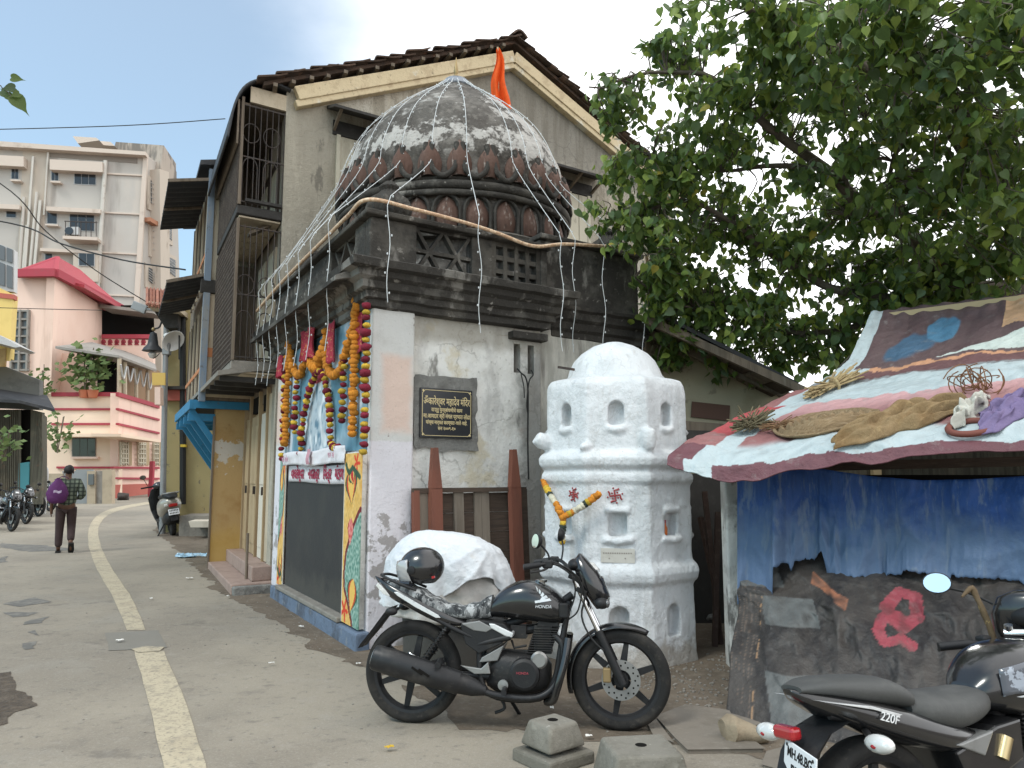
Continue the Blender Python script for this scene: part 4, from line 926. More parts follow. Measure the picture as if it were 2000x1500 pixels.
ph.poly('upper_side_wall', US, [(107, 538), (199, 597), (199, 800), (98, 800)], m_pink, 0, .4)
ph.poly('front_wall', PF, [(60, 770), (233, 768), (232, 975), (60, 975)], m_peach, 0, .4, toground=True)
ph.poly('side_wall', PS, [(232, 768), (318, 793), (318, 968), (231, 975)], m_pink, 0, .4, toground=True)
# hipped roof
zr = [UF.pt(28, 534, .6), UF.pt(109, 533, .6), US.pt(245, 606, .6), UF.pt(113, 503, -4)]
mb = MB(); E3 = [p - ph.o for p in zr]; back = V((-9, 14, 0))
A_, B_, C_, D_ = E3; mb.add([A_, B_, C_, D_, D_ + V((-1.5, 5, .6)), A_ + V((0, 12, 0)), C_ + V((-8, 3, 0))], [(0, 1, 3), (1, 2, 4, 3), (0, 3, 4, 5), (4, 2, 6), (4, 6, 5)])
mb.build('roof', m_redroof, ph.t, solid=.12)
mb = MB(); mb.bar(A_, B_, .3, .42); mb.bar(B_, C_, .3, .42); mb.build('fascia', m_crim, ph.t)
mb = MB(); mb.bar(B_, D_, .22, .15); mb.bar(A_, D_, .22, .15); mb.build('hip_ridge', m_redroof, ph.t)
# second red roof edge behind
mb = MB(); mb.prism([US.pt(165, 556, .9) - ph.o, US.pt(250, 607, .9) - ph.o, US.pt(250, 612, .9) - ph.o, US.pt(165, 562, .9) - ph.o], V((-3, 0, .6))); mb.build('lower_roof', m_redroof, ph.t)
f = ph.rect('tall_window', UF, 24, 605, 57, 725, m_glass2, .03, .1)
mb = MB()
for k in range(3): mb.bar(UF.pt(25 + k * 15.5, 605, .12) - ph.o, UF.pt(22 + k * 15.5, 725, .12) - ph.o, .18, .1)
for k in range(8): mb.bar(UF.pt(23, 607 + k * 16.5, .13) - ph.o, UF.pt(57, 607 + k * 16.5, .13) - ph.o, .1, .1)
mb.build('window_grid', m_sheet, f)
# loggia with red balustrade
LF = Plane(US.pt(199, 640, 0), 84)
ph.rect('loggia_back', LF, 199, 596, 300, 660, m_dark, -1.2, .1)
ph.poly('loggia_parapet', LF, [(196, 660), (300, 664), (300, 725), (196, 690)], m_pink, .3, .3)
ph.rect('loggia_rail', LF, 198, 653, 292, 661, m_crim, .42, .5)
for k in range(7):
    mb = MB(); x = 202 + k * 13; pts = [LF.pt(x + 4.8 * math.cos(a), 669 - 7 * math.sin(a), .34) - ph.o for a in [math.pi * i / 8 for i in range(9)]] + [LF.pt(x + 4.8, 674, .34) - ph.o, LF.pt(x - 4.8, 674, .34) - ph.o]
    mb.prism(pts, -LF.n * .1); mb.build('baluster_arch', m_crim, ph.t)
ph.poly('loggia_roof', LF, [(194, 594), (300, 606), (300, 612), (194, 600)], m_sheet, 1.0, 2)
# veranda
ph.poly('veranda_back', PF, [(105, 690), (232, 690), (232, 768), (105, 768)], m_pink, -2.2, .1)
ph.poly('veranda_gap', PF, [(190, 700), (226, 706), (226, 768), (190, 768)], m_dark, -2.0, .1)
ph.poly('veranda_inner_side', PS, [(232, 690), (312, 725), (312, 795), (232, 770)], mat('brown_blind', (.25, .16, .09), .9), -1.0, .1)
mb = MB(); P = [PF.pt(108, 676, .6), PF.pt(232, 694, .9), PS.pt(306, 722, .9), PS.pt(300, 700, -2.5), PF.pt(180, 668, -2.5)]
P[1] = (PF.pt(232, 694, .9)); mb.prism([p - ph.o for p in P], V((0, 0, -.12))); mb.build('veranda_awning', m_sheet, ph.t)
for x in (222, 244, 266, 288): ph.line('veranda_post', [PS.pt(max(x, 233), 700 + (x - 222) * .33, -.05), PS.pt(max(x, 233), 770 + (x - 222) * .33, -.05)], .1, m_cream)
mb = MB()
for k in range(5):
    x = 236 + k * 13; mb.tube(catmull([PS.pt(x, 712 + k * 4, .1) - ph.o, PS.pt(x + 5, 740 + k * 5, .1) - ph.o, PS.pt(x + 11, 716 + k * 4, .1) - ph.o], 4), .05, 5)
tag(mb.build('bunting', m_alu, ph.t), kind='stuff')
for y0, y1 in ((766, 774), (797, 801), (826, 830)):
    ph.poly('crimson_band', PF, [(100, y0), (233, y0), (233, y1), (100, y1)], m_crim, .1, .15)
    ph.poly('crimson_band', PS, [(232, y0), (312, y0 + 24 - (y0 - 766) * .1), (312, y1 + 24 - (y0 - 766) * .1), (232, y1)], m_crim, .1, .15)
ph.poly('chajja', PF, [(95, 847), (236, 847), (236, 853), (95, 853)], m_peach, 1.2, 1.3); ph.poly('chajja', PS, [(236, 847), (312, 858), (312, 864), (236, 853)], m_peach, 1.2, 1.3)
f = window(ph, PF, 141, 855, 186, 891, 3, 0, fr=m_sheet); ph.rect('window_sill', PF, 137, 892, 190, 896, m_pink, .3, .3)
for x0, x1 in ((236, 250), (270, 284), (300, 309)):
    f = ph.poly('grille_door', PS, [(x0, 862), (x1, 864), (x1, 909), (x0, 909)], m_cream, .08, .12)
    mb = MB()
    for k in range(4): mb.bar(PS.pt(lerp(x0, x1, k / 3), 864, .18) - ph.o, PS.pt(lerp(x0, x1, k / 3), 908, .18) - ph.o, .1, .06)
    for k in range(5): mb.bar(PS.pt(x0, 868 + k * 9, .19) - ph.o, PS.pt(x1, 868 + k * 9, .19) - ph.o, .1, .06)
    mb.build('door_grille', m_shut, f)
    ph.poly('ochre_reveal', PS, [(x1 + 1, 863), (x1 + 8, 864), (x1 + 8, 909), (x1 + 1, 909)], m_tan, .06, .1)
for y0 in (911, 932): ph.poly('crimson_band', PS, [(222, y0), (312, y0 + 1), (312, y0 + 5), (222, y0 + 4)], m_crim, .12, .15)
ph.rect('crimson_band', PF, 110, 911, 232, 915, m_crim, .12, .15)
ph.poly('red_base', PS, [(220, 947), (314, 944), (314, 966), (220, 972)], m_redbase, .1, .2, toground=True)
m_leaf_far = mat('far_leaf', (.10, .16, .055), .6, [('n', 3, .4, .6, (.17, .22, .08), .8)], trans=.25)
m_terra = mat('terracotta', (.45, .15, .08), .85)
def bush(name, label, cat, c, spread, n, leaf, m, stem=None, pot=False, group=None):
    g = thing(name, label, cat, c, 0, group); mb = MB()
    for k in range(n):
        p = V((rnd.gauss(0, spread[0] / 2), rnd.gauss(0, spread[1] / 2), abs(rnd.gauss(.5, .25)) * spread[2]))
        d = V((rnd.uniform(-1, 1), rnd.uniform(-1, 1), rnd.uniform(-.8, .5))).normalized(); u = d.orthogonal().normalized() * leaf * rnd.uniform(.3, .5)
        l_ = leaf * rnd.uniform(.7, 1.3)
        mb.add([p, p + d * l_ * .45 + u, p + d * l_, p + d * l_ * .45 - u], [(0, 1, 2, 3)])
    tag(mb.build('foliage', m, g), kind='stuff')
    mb = MB()
    for k in range(4): mb.tube([(0, 0, 0), (rnd.uniform(-.3, .3) * spread[0], rnd.uniform(-.3, .3) * spread[1], spread[2] * rnd.uniform(.5, .95))], leaf * .07, 5)
    mb.build('stem', m_wood, g)
    if pot: MB().lathe([(.2, -.4), (.28, 0), (.3, 0), (.25, -.03)], 12).build('pot', m_terra, g, smooth=40)
    return g
bush('potted_plant', 'large leafy plant in a terracotta pot on the pink house veranda edge', 'potted plant', PF.pt(165, 762, .3), (1.1, .6, 2.6), 130, .42, m_leaf_far, pot=True)
bush('potted_plant', 'smaller potted plant in the right pot on the pink veranda edge', 'potted plant', PF.pt(182, 762, .35), (.9, .5, 2.2), 70, .38, m_leaf_far, pot=True)
bush('wall_plant', 'thin tall plant growing in front of the pink house corner', 'plant', UF.pt(84, 778, 1.2), (.5, .4, 2.0), 50, .28, m_leaf_far)
bush('creeper', 'green creeper on the gatepost below the peach ground floor window', 'plant', PF.pt(112, 885, 3), (1.0, .5, 2.0), 70, .3, m_leaf_far)

# yard gates and posts in front of the pink house
m_gate = mat('grey_blue_gate', (.24, .255, .26), .7, [('n', 2, .5, .7, (.30, .30, .27), .6)])
m_post = mat('tan_gatepost', (.40, .33, .24), .92, [('n', 2, .45, .68, (.3, .245, .18), .7)])
YG = Plane(at(160, 980, 34), 88)
yg = BG('yard_gate', 'grey metal yard gate between tan posts before the pink house', 'gate', at(160, 980, 34))
for x0, x1, y0, y1, m_, nm in ((88, 122, 925, 985, m_post, 'gatepost'), (122, 148, 920, 984, m_gate, 'gate_leaf'), (148, 182, 917, 987, m_gate, 'gate_leaf'), (170, 186, 920, 992, m_post, 'gatepost'), (186, 200, 920, 988, m_sheet, 'gate_door'), (200, 219, 917, 985, m_post, 'gatepost')):
    yg.poly(nm, YG, [(x0, y0), (x1, y0), (x1, y1), (x0, y1)], m_, .1 if nm == 'gatepost' else 0, .3 if nm == 'gatepost' else .08, toground=True)
yg.rect('letter_box', YG, 172, 926, 182, 947, m_glass2, .2, .1)

# left edge: yellow house, sheet shack
m_yel = mat('yellow_house_paint', (.70, .53, .19), .9, [('n', 1.5, .5, .7, (.6, .44, .15), .6)])
yh = BG('yellow_house', 'yellow house with aluminium windows at the left edge of the photo', 'house', at(0, 990, 24))
YP = Plane(at(26, 600, 24), 76); YS = Plane(at(26, 600, 24), -18)
yh.poly('front_wall', YP, [(-220, 455), (26, 575), (18, 700), (-220, 720)], m_yel, 0, .4)
yh.poly('side_wall', YS, [(26, 575), (29, 580), (21, 705), (18, 705)], m_yel, 0, .4)
f = yh.poly('window_bay', YP, [(-220, 390), (28, 488), (27, 570), (-220, 545)], m_alu, -.02, .3)
for x0, x1 in ((-60, 9), (13, 24)):
    for y0, y1 in ((0, 28), (34, 78)):
        s_ = .38; yb = 478
        yh.poly('pane', YP, [(x0, yb + y0 + (x0) * s_), (x1, yb + y0 + x1 * s_), (x1, yb + y1 + x1 * .3), (x0, yb + y1 + x0 * .3)], m_glass2, .04, .1, f)
yh.poly('red_band', YP, [(-220, 548), (27, 575), (27, 584), (-220, 562)], m_redbase, .15, .3)
yh.poly('porch_roof', YP, [(-120, 600), (0, 655), (40, 677), (30, 679), (-10, 668), (-120, 640)], m_alu, 1.2, 1.3)
yh.poly('brick_panel', YP, [(-60, 690), (12, 680), (10, 716), (-60, 716)], m_ochre, .05, .1)
m_shack = mat('brown_green_sheet', (.105, .10, .075), .9, [('w', 30, (.06, .055, .042), .8, (1, 1, .02)), ('n', 1.2, .5, .68, (.16, .14, .10), .7), ('n', 3, .58, .7, (.17, .095, .06), .6)], [(20, .02, (1, 1, .05))])
m_bluedoor = mat('teal_door', (.06, .22, .25), .7)
sh = BG('sheet_shack', 'dark brown corrugated sheet shack with a black roof edge beside parked motorcycles', 'shack', at(80, 1000, 25))
SP_ = Plane(at(82, 900, 25), 80); SS = Plane(at(82, 900, 25), -14)
mb = MB()
def corr(u, v):
    x = lerp(-160, 40, u); p = SP_.pt(x, lerp(990, 800, v), .05) - sh.o; p += SP_.n * .03 * math.sin(u * 300); return p
mb.grid(220, 1, corr); mb.build('front_sheet', m_shack, sh.t, solid=.02)
sh.poly('side_panel', SP_, [(60, 800), (85, 806), (82, 985), (58, 985)], m_shack, .0, .1)
sh.poly('doorway', SP_, [(40, 800), (60, 800), (58, 985), (40, 985)], m_dark, -.25, .1)
sh.poly('door', SP_, [(36, 905), (57, 902), (55, 975), (34, 975)], m_bluedoor, .06, .06)
sh.poly('return_wall', SS, [(82, 806), (92, 815), (92, 965), (82, 985)], m_shack, 0, .1)
m_greyw = mat('dirty_grey_wall', (.14, .14, .13), .95, [('n', 2, .45, .65, (.09, .09, .085), .7), ('n', 5, .58, .7, (.2, .2, .18), .5)])
sh.poly('upper_wall', SP_, [(-160, 690), (0, 712), (77, 742), (77, 800), (-160, 790)], m_greyw, -.3, .3)
mb = MB(); P = [SP_.pt(-160, 770, 1.3), SP_.pt(40, 782, 1.3), SP_.pt(107, 799, 1.0), SP_.pt(92, 772, -.6), SP_.pt(-160, 735, -.3)]
mb.prism([p - sh.o for p in P], V((0, 0, -.09))); mb.build('roof', m_corr, sh.t)
bush('shrub', 'pale green shrub by the left frame edge before the sheet shack', 'shrub', at(4, 905, 20), (.5, .5, 1.1), 60, .2, m_leaf_far)
# lane wall houses on the right side, beyond the gabled house
m_olive = mat('olive_yellow_wall', (.36, .29, .14), .93, [('n', .8, .45, .65, (.30, .24, .115), .7), ('n', 4, .62, .68, (.13, .115, .09), .8), ('n', 2, .6, .7, (.42, .36, .2), .5)], [(10, .006)])
ol = BG('olive_house', 'olive yellow walled house behind the street lamp and parked scooter', 'house', at(380, 1000, 19.5))
OP = Plane(at(380, 900, 19.5), 80)
ol.poly('wall', OP, [(322, 600), (470, 600), (470, 1000), (322, 1000)], m_olive, 0, .3, toground=True)
ol.poly('fascia', OP, [(289, 588), (348, 596), (348, 606), (289, 600)], m_cream, 1.0, 1.1)
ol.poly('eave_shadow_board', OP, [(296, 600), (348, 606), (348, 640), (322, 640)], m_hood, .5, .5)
mb = MB(); 
mb.grid(26, 6, lambda u, v: OP.pt(lerp(286, 352, u), lerp(598, 566, v) + 8 * (u - .3), lerp(1.2, -.3, v)) - ol.o + V((0, 0, .05 * math.sin(u * 62)))); mb.build('tiled_roof', mat('orange_clay_tile', (.30, .13, .085), .9, [('n', 4, .45, .65, (.2, .09, .07), .8), ('n', 9, .6, .7, (.4, .25, .18), .5)]), ol.t, solid=.05)
ol.rect('dark_band', OP, 318, 754, 362, 782, m_redbase, .15, .2)
ol.rect('dark_band', OP, 318, 754, 362, 760, m_hood, .3, .35)
ol.rect('yellow_board', OP, 297, 728, 322, 752, mat('yellow_board', (.62, .42, .12), .8), .9, .08)
ol.rect('red_post', OP, 302, 756, 313, 790, m_pink, .9, .3)
ol.line('black_pipe', [OP.pt(357, 620, .12), OP.pt(357, 985, .12)], .075, mat('black_pipe_paint', (.02, .02, .02), .5))
ol.rect('pipe_collar', OP, 352, 868, 362, 873, mat('yellow_collar', (.6, .42, .05), .7), .22, .2)
ol.poly('platform', OP, [(350, 1008), (440, 1006), (440, 1040), (350, 1040)], m_ledge, 1.2, 1.2, toground=True)
ol.poly('white_step', OP, [(368, 1018), (440, 1018), (440, 1030), (372, 1030)], m_white, 1.9, .7)
MBm = m_iron
# ------------------------------------------------------------------ jettied timber house with sheet awnings and blue brackets
m_bluep = mat('bright_blue_paint', (.035, .20, .36), .65, [('n', 5, .5, .7, (.025, .13, .24), .7), ('n', 12, .62, .7, (.12, .12, .12), .5)])
m_bluegrey = mat('faded_blue_paint', (.20, .25, .31), .85, [('n', 5, .5, .68, (.30, .29, .26), .7, (1, 1, .3)), ('n', 12, .6, .7, (.12, .1, .08), .6)])
m_orangep = mat('orange_paint', (.48, .20, .09), .85)
th = thing('timber_house', 'jettied timber house with black corrugated awnings and bright blue brackets past the gabled house', 'house', Hc, RZ)
MB(MH).bx(-.72, .2, 2.55, 6.2, 2.75, 6.6).build('upper_storeys', m_wood, th)
MB(MH).bx(-.78, .1, 2.50, 2.56, 2.8, 4.5).build('end_panel', m_cream, th); MB(MH).bx(-.79, .1, 2.485, 2.50, 3.45, 3.6).build('orange_board', m_orangep, th); MB(MH).bx(-.76, .0, 2.50, 2.56, 4.72, 6.55).build('end_panel', m_shut, th)
MB(MH).bx(-.85, .1, 2.45, 2.56, 4.5, 4.72).jitter(.02, 4).build('cornice_block', m_hood, th)
for z0, z1 in ((2.72, 4.5), (4.7, 6.6)):
    MB(MH).bx(-.80, -.70, 2.44, 2.54, z0, z1).build('blue_post', m_bluegrey, th)
    for k in range(9):
        MB(MH).bx(-.755, -.715, 2.75 + k * .38, 2.82 + k * .38, z0 + .1, z1 - .1).build('mullion', m_cream if k % 2 else m_wood, th)
    MB(MH).bx(-.76, -.715, 2.6, 6.1, z0 + .55, z0 + .62).build('rail_board', m_orangep, th)
for zt, t0, t1, dz, so in ((6.40, 2.5, 5.2, .16, .64), (4.80, 2.6, 5.4, .2, .58)):
    mb = MB(MH)
    def awn(u, v): return V((-.78 - so * v, lerp(t0, t1, u), zt - dz * v + .025 * math.sin(u * 70)))
    mb.grid(90, 3, awn); mb.build('sheet_awning', m_corr, th, solid=.02)
    mb = MB(MH); mb.bar((-.78, t0, zt + .03), (-.78 - so, t0, zt - dz + .03), .06, .05); mb.bar((-.78, (t0 + t1) / 2, zt - .02), (-.78 - so, (t0 + t1) / 2, zt - dz - .02), .05, .05); mb.build('awning_rafter', m_wood, th)['kind'] = 'stuff'
mb = MB(MH); mb.prism([(.2, 2.4, 6.85), (-.95, 2.4, 6.62), (-.95, 2.4, 6.70), (.2, 2.4, 7.0)], (0, 3.8, 0)); mb.build('roof', m_corr, th)
MB(MH).bx(-.92, -.82, 2.6, 6.3, 2.6, 2.75).build('jetty_beam', m_bluep, th); MB(MH).bx(-.82, .1, 2.6, 2.7, 2.62, 2.745).build('jetty_beam', m_bluep, th); MB(MH).bx(-.81, .2, 2.71, 6.3, 2.70, 2.745).build('jetty_floor', m_hood, th)
for k in range(4):
    t_ = 2.8 + k * .95
    MB(MH).bar((-.05, t_, 1.45), (-.88, t_, 2.6), .10, .09).build('bracket', m_bluep, th)
    MB(MH).bar((-.05, t_ + .03, 2.48), (-.92, t_ + .03, 2.48), .12, .12).build('bracket_beam', m_bluep, th)
MB(MH).bx(.02, .25, 2.95, 6.2, -.1, 2.7).build('ground_wall', m_olive, th)
MB(MH).bx(-.12, -.02, 3.0, 3.1, 0, 2.6).build('blue_post', m_bluep, th)
# ------------------------------------------------------------------ whitewashed eight sided tower
m_lime = mat('thick_whitewash', (.63, .645, .655), .8, [('n', 3.5, .5, .62, (.52, .535, .54), .8, (1, 1, .22)), ('n', 14, .6, .7, (.50, .49, .47), .6, (1, 1, .3)), ('c', 2.2, .015, (.4, .39, .37), .5), ('n', 4, .58, .68, (.38, .375, .36), .6, (1, 1, .14)),('n', 2.2, .48, .68, (.55, .57, .58), .7), ('n', 9, .58, .72, (.47, .47, .46), .6), ('n', 5, .66, .72, (.42, .42, .41), .5), ('b', (None, None, None, None, -1, .16), (.33, .30, .26), .85, .5, .1), ('n', 26, .68, .71, (.2, .19, .18), .8)], [(6, .02), (16, .014, (1, 1, .5)), (40, .006), (110, .002)], spec=.25)
TC = V((.95, 7.05, 0)); TRZ = R(-7)
tower = thing('shrine_tower', 'squat whitewashed eight sided shrine tower with niches and a low dome', 'shrine tower', TC, TRZ)
def octs(Rr, z, k=8):
    q = []
    for i in range(8):
        a0 = -math.pi / 2 + math.pi / 8 + i * math.pi / 4; q.append(V((Rr * math.cos(a0), Rr * math.sin(a0), z)))
    return q
mb = MB()
mb.loft([octs(r_, z) for r_, z in ((.715, -.15), (.715, .0), (.705, .12), (.69, .62), (.695, .64), (.735, .68), (.745, .74), (.73, .79), (.685, .83), (.685, 1.44), (.69, 1.47), (.715, 1.50), (.715, 1.55), (.69, 1.58), (.70, 1.60), (.735, 1.63), (.745, 1.69), (.72, 1.73), (.665, 1.76), (.66, 2.25), (.652, 2.32), (.62, 2.375), (.54, 2.40), (.40, 2.41))])
tw_ = mb.build('tower_body', m_lime, tower)
cut = MB()
def facef(i): a0 = i * math.pi / 4; return V((math.sin(a0), -math.cos(a0), 0)), V((math.cos(a0), math.sin(a0), 0))
def niche(i, zc, w_, h, ap_, dep, arch=True):
    n, u = facef(i); pts = [(-w_ / 2, -h / 2), (w_ / 2, -h / 2), (w_ / 2, h * .25)] + ([(w_ * .35, h * .42), (0, h * .5), (-w_ * .35, h * .42)] if arch else [(w_ / 2, h / 2), (-w_ / 2, h / 2)]) + [(-w_ / 2, h * .25)]
    cut.prism([n * (ap_ - dep) + u * x + V((0, 0, zc + z)) for x, z in pts], n * (dep + .2))
for i in (-2, -1, 0, 1, 2, 3):
    niche(i, 2.07, .13, .20, .61, .10); niche(i, 1.14, .15, .19, .645, .12, False); niche(i, .36, .16, .26, .65, .11)
boolean_cut(tw_, cut)
# mouldings, niche sills, ears, worked into the same hand-plastered body
mb = MB()
for i in range(8):
    n, u = facef(i)
    for zc, ap_, w_ in ((1.94, .605, .16), (1.02, .632, .24)):
        mb.tube([n * ap_ - u * w_ / 2 + V((0, 0, zc)), n * (ap_ + .02) + V((0, 0, zc - .012)), n * ap_ + u * w_ / 2 + V((0, 0, zc))], .03, 8)
    mb.tube([n * .63 - u * .1 + V((0, 0, 1.26)), n * .63 + u * .1 + V((0, 0, 1.26))], .028, 8)
for i, s_ in ((0, 1.0), (-1, .8), (-2, 1.15)):
    a0 = -math.pi / 2 + math.pi / 8 + i * math.pi / 4; p = V((.69 * math.cos(a0), .69 * math.sin(a0), 1.83)); q = V((math.cos(a0), math.sin(a0), 0))
    if i == -1: mb.ball(p - V((0, 0, .05)), (.05, .05, .04), 8, 6)
    elif i == -2: mb.tube([p - q * .08, p + q * .03 + V((0, 0, .02)), p + q * .075 + V((0, 0, .05))], [.065, .075, .06], 8)
    else:
        mb.lathe([(.04, -.08), (.06, -.04), (.068, .04), (.058, .09), (.03, .11)], 10, p * 1.0)
ears = mb.build('ears', m_lime, tower)
q = tw_.modifiers.new('j', 'BOOLEAN'); q.object = ears; q.operation = 'UNION'; q.solver = 'EXACT'
apply_mods(tw_); bpy.data.objects.remove(ears)
q = tw_.modifiers.new('r', 'REMESH'); q.mode = 'VOXEL'; q.voxel_size = .0145
q = tw_.modifiers.new('s', 'SMOOTH'); q.factor = .5; q.iterations = 2
apply_mods(tw_)
for v in tw_.data.vertices:
    p = v.co; d = V((p.x, p.y, 0)).normalized()
    v.co = p + d * (nv3(p, 3) * .008 + nv3(p, 8) * .006 + nv3(p, 22) * .003) + V((0, 0, nv3(p, 4, 3) * .008))
tw_.data.shade_smooth(); tw_.data.materials.clear(); tw_.data.materials.append(m_lime)
mb = MB(); mb.lathe([(.47, 2.36), (.465, 2.41), (.435, 2.44), (.415, 2.50), (.375, 2.58), (.305, 2.66), (.20, 2.725), (.1, 2.752), (.01, 2.76)], 40)
mb.jitter(.012, 4).build('tower_dome', m_lime, tower, smooth=60)
m_sind = mat('red_ochre_mark', (.30, .06, .06), .9)
def sw_mark(i, u0, zc, sz):
    n, u = facef(i); mb = MB()
    def P(x, z): return n * .638 + u * (u0 + x * sz) + V((0, 0, zc + z * sz))
    for k in range(4):
        a0 = k * math.pi / 2 + .1; ca, sa = math.cos(a0), math.sin(a0); rt = lambda x, z: P(x * ca - z * sa, x * sa + z * ca)
        mb.tube([rt(0, 0), rt(.5, .02), rt(.52, -.3), rt(.62, -.48)], .008, 5); mb.ball(rt(.25, .27), .008, 6, 4); mb.ball(rt(.72, .1), .008, 6, 4)
    return mb.build('painted_symbol', m_sind, tower, smooth=60)
sw_mark(0, -.02, 1.38, .085); sw_mark(-1, .12, 1.385, .075)
m_marble = mat('dull_marble', (.50, .48, .43), .7, [('n', 10, .5, .7, (.38, .36, .31), .6)])
n, u = facef(0)
MB().prism([n * .616 + u * -.14 + V((0, 0, .84)), n * .616 + u * .13 + V((0, 0, .835)), n * .616 + u * .13 + V((0, 0, .945)), n * .616 + u * -.14 + V((0, 0, .95))], n * .03).build('marble_plate', m_marble, tower, bevel=.003)
m_text = mat('faint_grey_lettering', (.27, .25, .22), .8)
mb = MB()
for k in range(13): 
    x = -.125 + k * .0185; mb.bar(n * .6465 + u * x + V((0, 0, .912)), n * .6465 + u * (x + .013) + V((0, 0, .912)), .002, .012)
mb.ball(n * .647 + u * -.075 + V((0, 0, .872)), .006, 6, 4); mb.ball(n * .647 + u * .055 + V((0, 0, .872)), .006, 6, 4)
tag(mb.build('faint_lettering', m_text, tower), kind='stuff')
tj = tower.location
g1 = at(1060, 938, 6.82); g2 = at(1100, 1010, 6.385); g3 = at(1172, 963, 6.33)
gs = thing('garland', 'orange, cream and yellow flower garland hung in a Y on the whitewashed tower', 'garland', g2)
def seg(a0, b0, seq, r_, n_):
    for i in range(n_):
        c = seq[min(len(seq) - 1, int(i / n_ * len(seq)))]; f_ = (i + .5) / n_; rr = r_ * rnd.uniform(.9, 1.1)
        o = bpy.data.objects.new('flower', FL[c][0]); COL.objects.link(o); o.parent = gs; o.location = V(a0).lerp(V(b0), f_) - V((0, .0, .012 * math.sin(f_ * 3.14))) - g2; o.scale = (rr, rr, rr); o.rotation_euler = (rnd.uniform(0, 3), rnd.uniform(0, 3), 0)
seg(g1, at(1090, 990, 6.40), 'ooyykwwwoo', .029, 13); seg(at(1090, 990, 6.40), g2, 'ooo', .033, 4); seg(g2, g3, 'oyowwwwkyoooo', .031, 14); seg(g2, at(1098, 1060, 6.39), 'oykkkwwyo', .028, 8)
bt = thing('bottle', 'small bottle of orange red liquid standing in the right middle niche of the tower', 'bottle', TC + Matrix.Rotation(TRZ, 3, 'Z') @ (facef(1)[0] * .585 - facef(1)[1] * .03 + V((0, 0, 1.046))))
MB().lathe([(.02, 0), (.024, .01), (.024, .06), (.014, .08), (.011, .1)], 10).build('bottle_body', mat('orange_liquid', (.55, .14, .03), .3), bt, smooth=50)
MB().lathe([(.013, .1), (.013, .125)], 10).build('cap', m_crim, bt, smooth=40)
nl = thing('nail_rod', 'thin iron rod sticking out of the left shoulder of the whitewashed tower', 'rod', at(1122, 722, 6.6))
MB().bar((0, 0, 0), at(1090, 717, 6.5) - at(1122, 722, 6.6), .012, .02).build('rod', m_iron, nl)

# ------------------------------------------------------------------ plank panel against the wall, covered bundle
m_dkwood = mat('dark_brown_plank', (.075, .052, .038), .85, [('n', 5, .45, .65, (.05, .036, .028), .8, (.3, 1, 4)), ('n', 14, .55, .7, (.12, .09, .065), .6, (.3, 1, 5))], [(20, .006, (.3, 1, 4))])
m_redwood = mat('red_brown_post', (.175, .065, .042), .75, [('n', 6, .45, .65, (.12, .05, .035), .8, (1, 1, .2)), ('n', 20, .6, .7, (.27, .13, .09), .5, (1, 1, .2))], [(30, .004, (1, 1, .1))])
m_gplank = mat('grey_plank', (.20, .165, .13), .88, [('n', 6, .45, .65, (.13, .105, .08), .8, (1, 1, .1)), ('n', 20, .55, .7, (.29, .25, .21), .6, (1, 1, .07))], [(40, .004, (1, 1, .08))])
pp = thing('plank_panel', 'dark plank panel with two tall tapered red brown posts leaning on the temple side wall', 'plank panel', C0, RZ)
def PL(s, off, z): return MT @ V((s, -.10 - off - .10 * (1 - z / 1.4), z))
def plank(nm, s0, s1, z0, z1, m_, off=0.0, th=.025, tp=1.0):
    mb = MB(); w_ = (s1 - s0) / 2; c = (s0 + s1) / 2
    mb.prism([PL(c - w_, off, z0), PL(c + w_, off, z0), PL(c + w_ * tp, off, z1), PL(c - w_ * tp, off, z1)], (0, -th, 0)); return mb.build(nm, m_, pp, bevel=.004)
for z in range(7): plank('plank', .44, 1.62, .05 + z * .19, .05 + z * .19 + .178, m_dkwood, -.02 + .004 * (z % 2), .02)
for s0, s1 in ((.46, .545), (.83, .93), (1.06, 1.13), (1.14, 1.22)): plank('plank', s0, s1, .04, 1.385, m_gplank, .01, .022)
plank('frame_rail', .39, .44, .02, 1.40, m_redwood, .0, .06); plank('frame_rail', 1.59, 1.66, .02, 1.40, m_dkwood, .0, .06); plank('frame_rail', .39, 1.66, 1.385, 1.42, m_dkwood, .005, .05)
for c in (.60, 1.50): plank('post', c - .055, c + .055, .0, 1.42, m_redwood, .045, .07); plank('post', c - .055, c + .055, 1.42, 1.80, m_redwood, .045, .07, .35)
m_sheetw = mat('white_cover_cloth', (.57, .585, .60), .75, [('n', 3, .5, .7, (.49, .52, .56), .6), ('n', 10, .6, .72, (.50, .48, .44), .5)], [(7, .02), (20, .006)], spec=.3, sheen=.1)
bc = at(885, 1200, 6.15); bc.z = 0
cv = thing('covered_bundle', 'bulky shape under a creased white cloth cover between the motorcycle and temple wall', 'covered bundle', bc)
def ridge(p, s, k): return (1 - 2 * abs(nv3(p, s, k))) ** 2 * sgn_(1 - 2 * abs(nv3(p, s, k)))
def sgn_(x): return -1 if x < 0 else 1
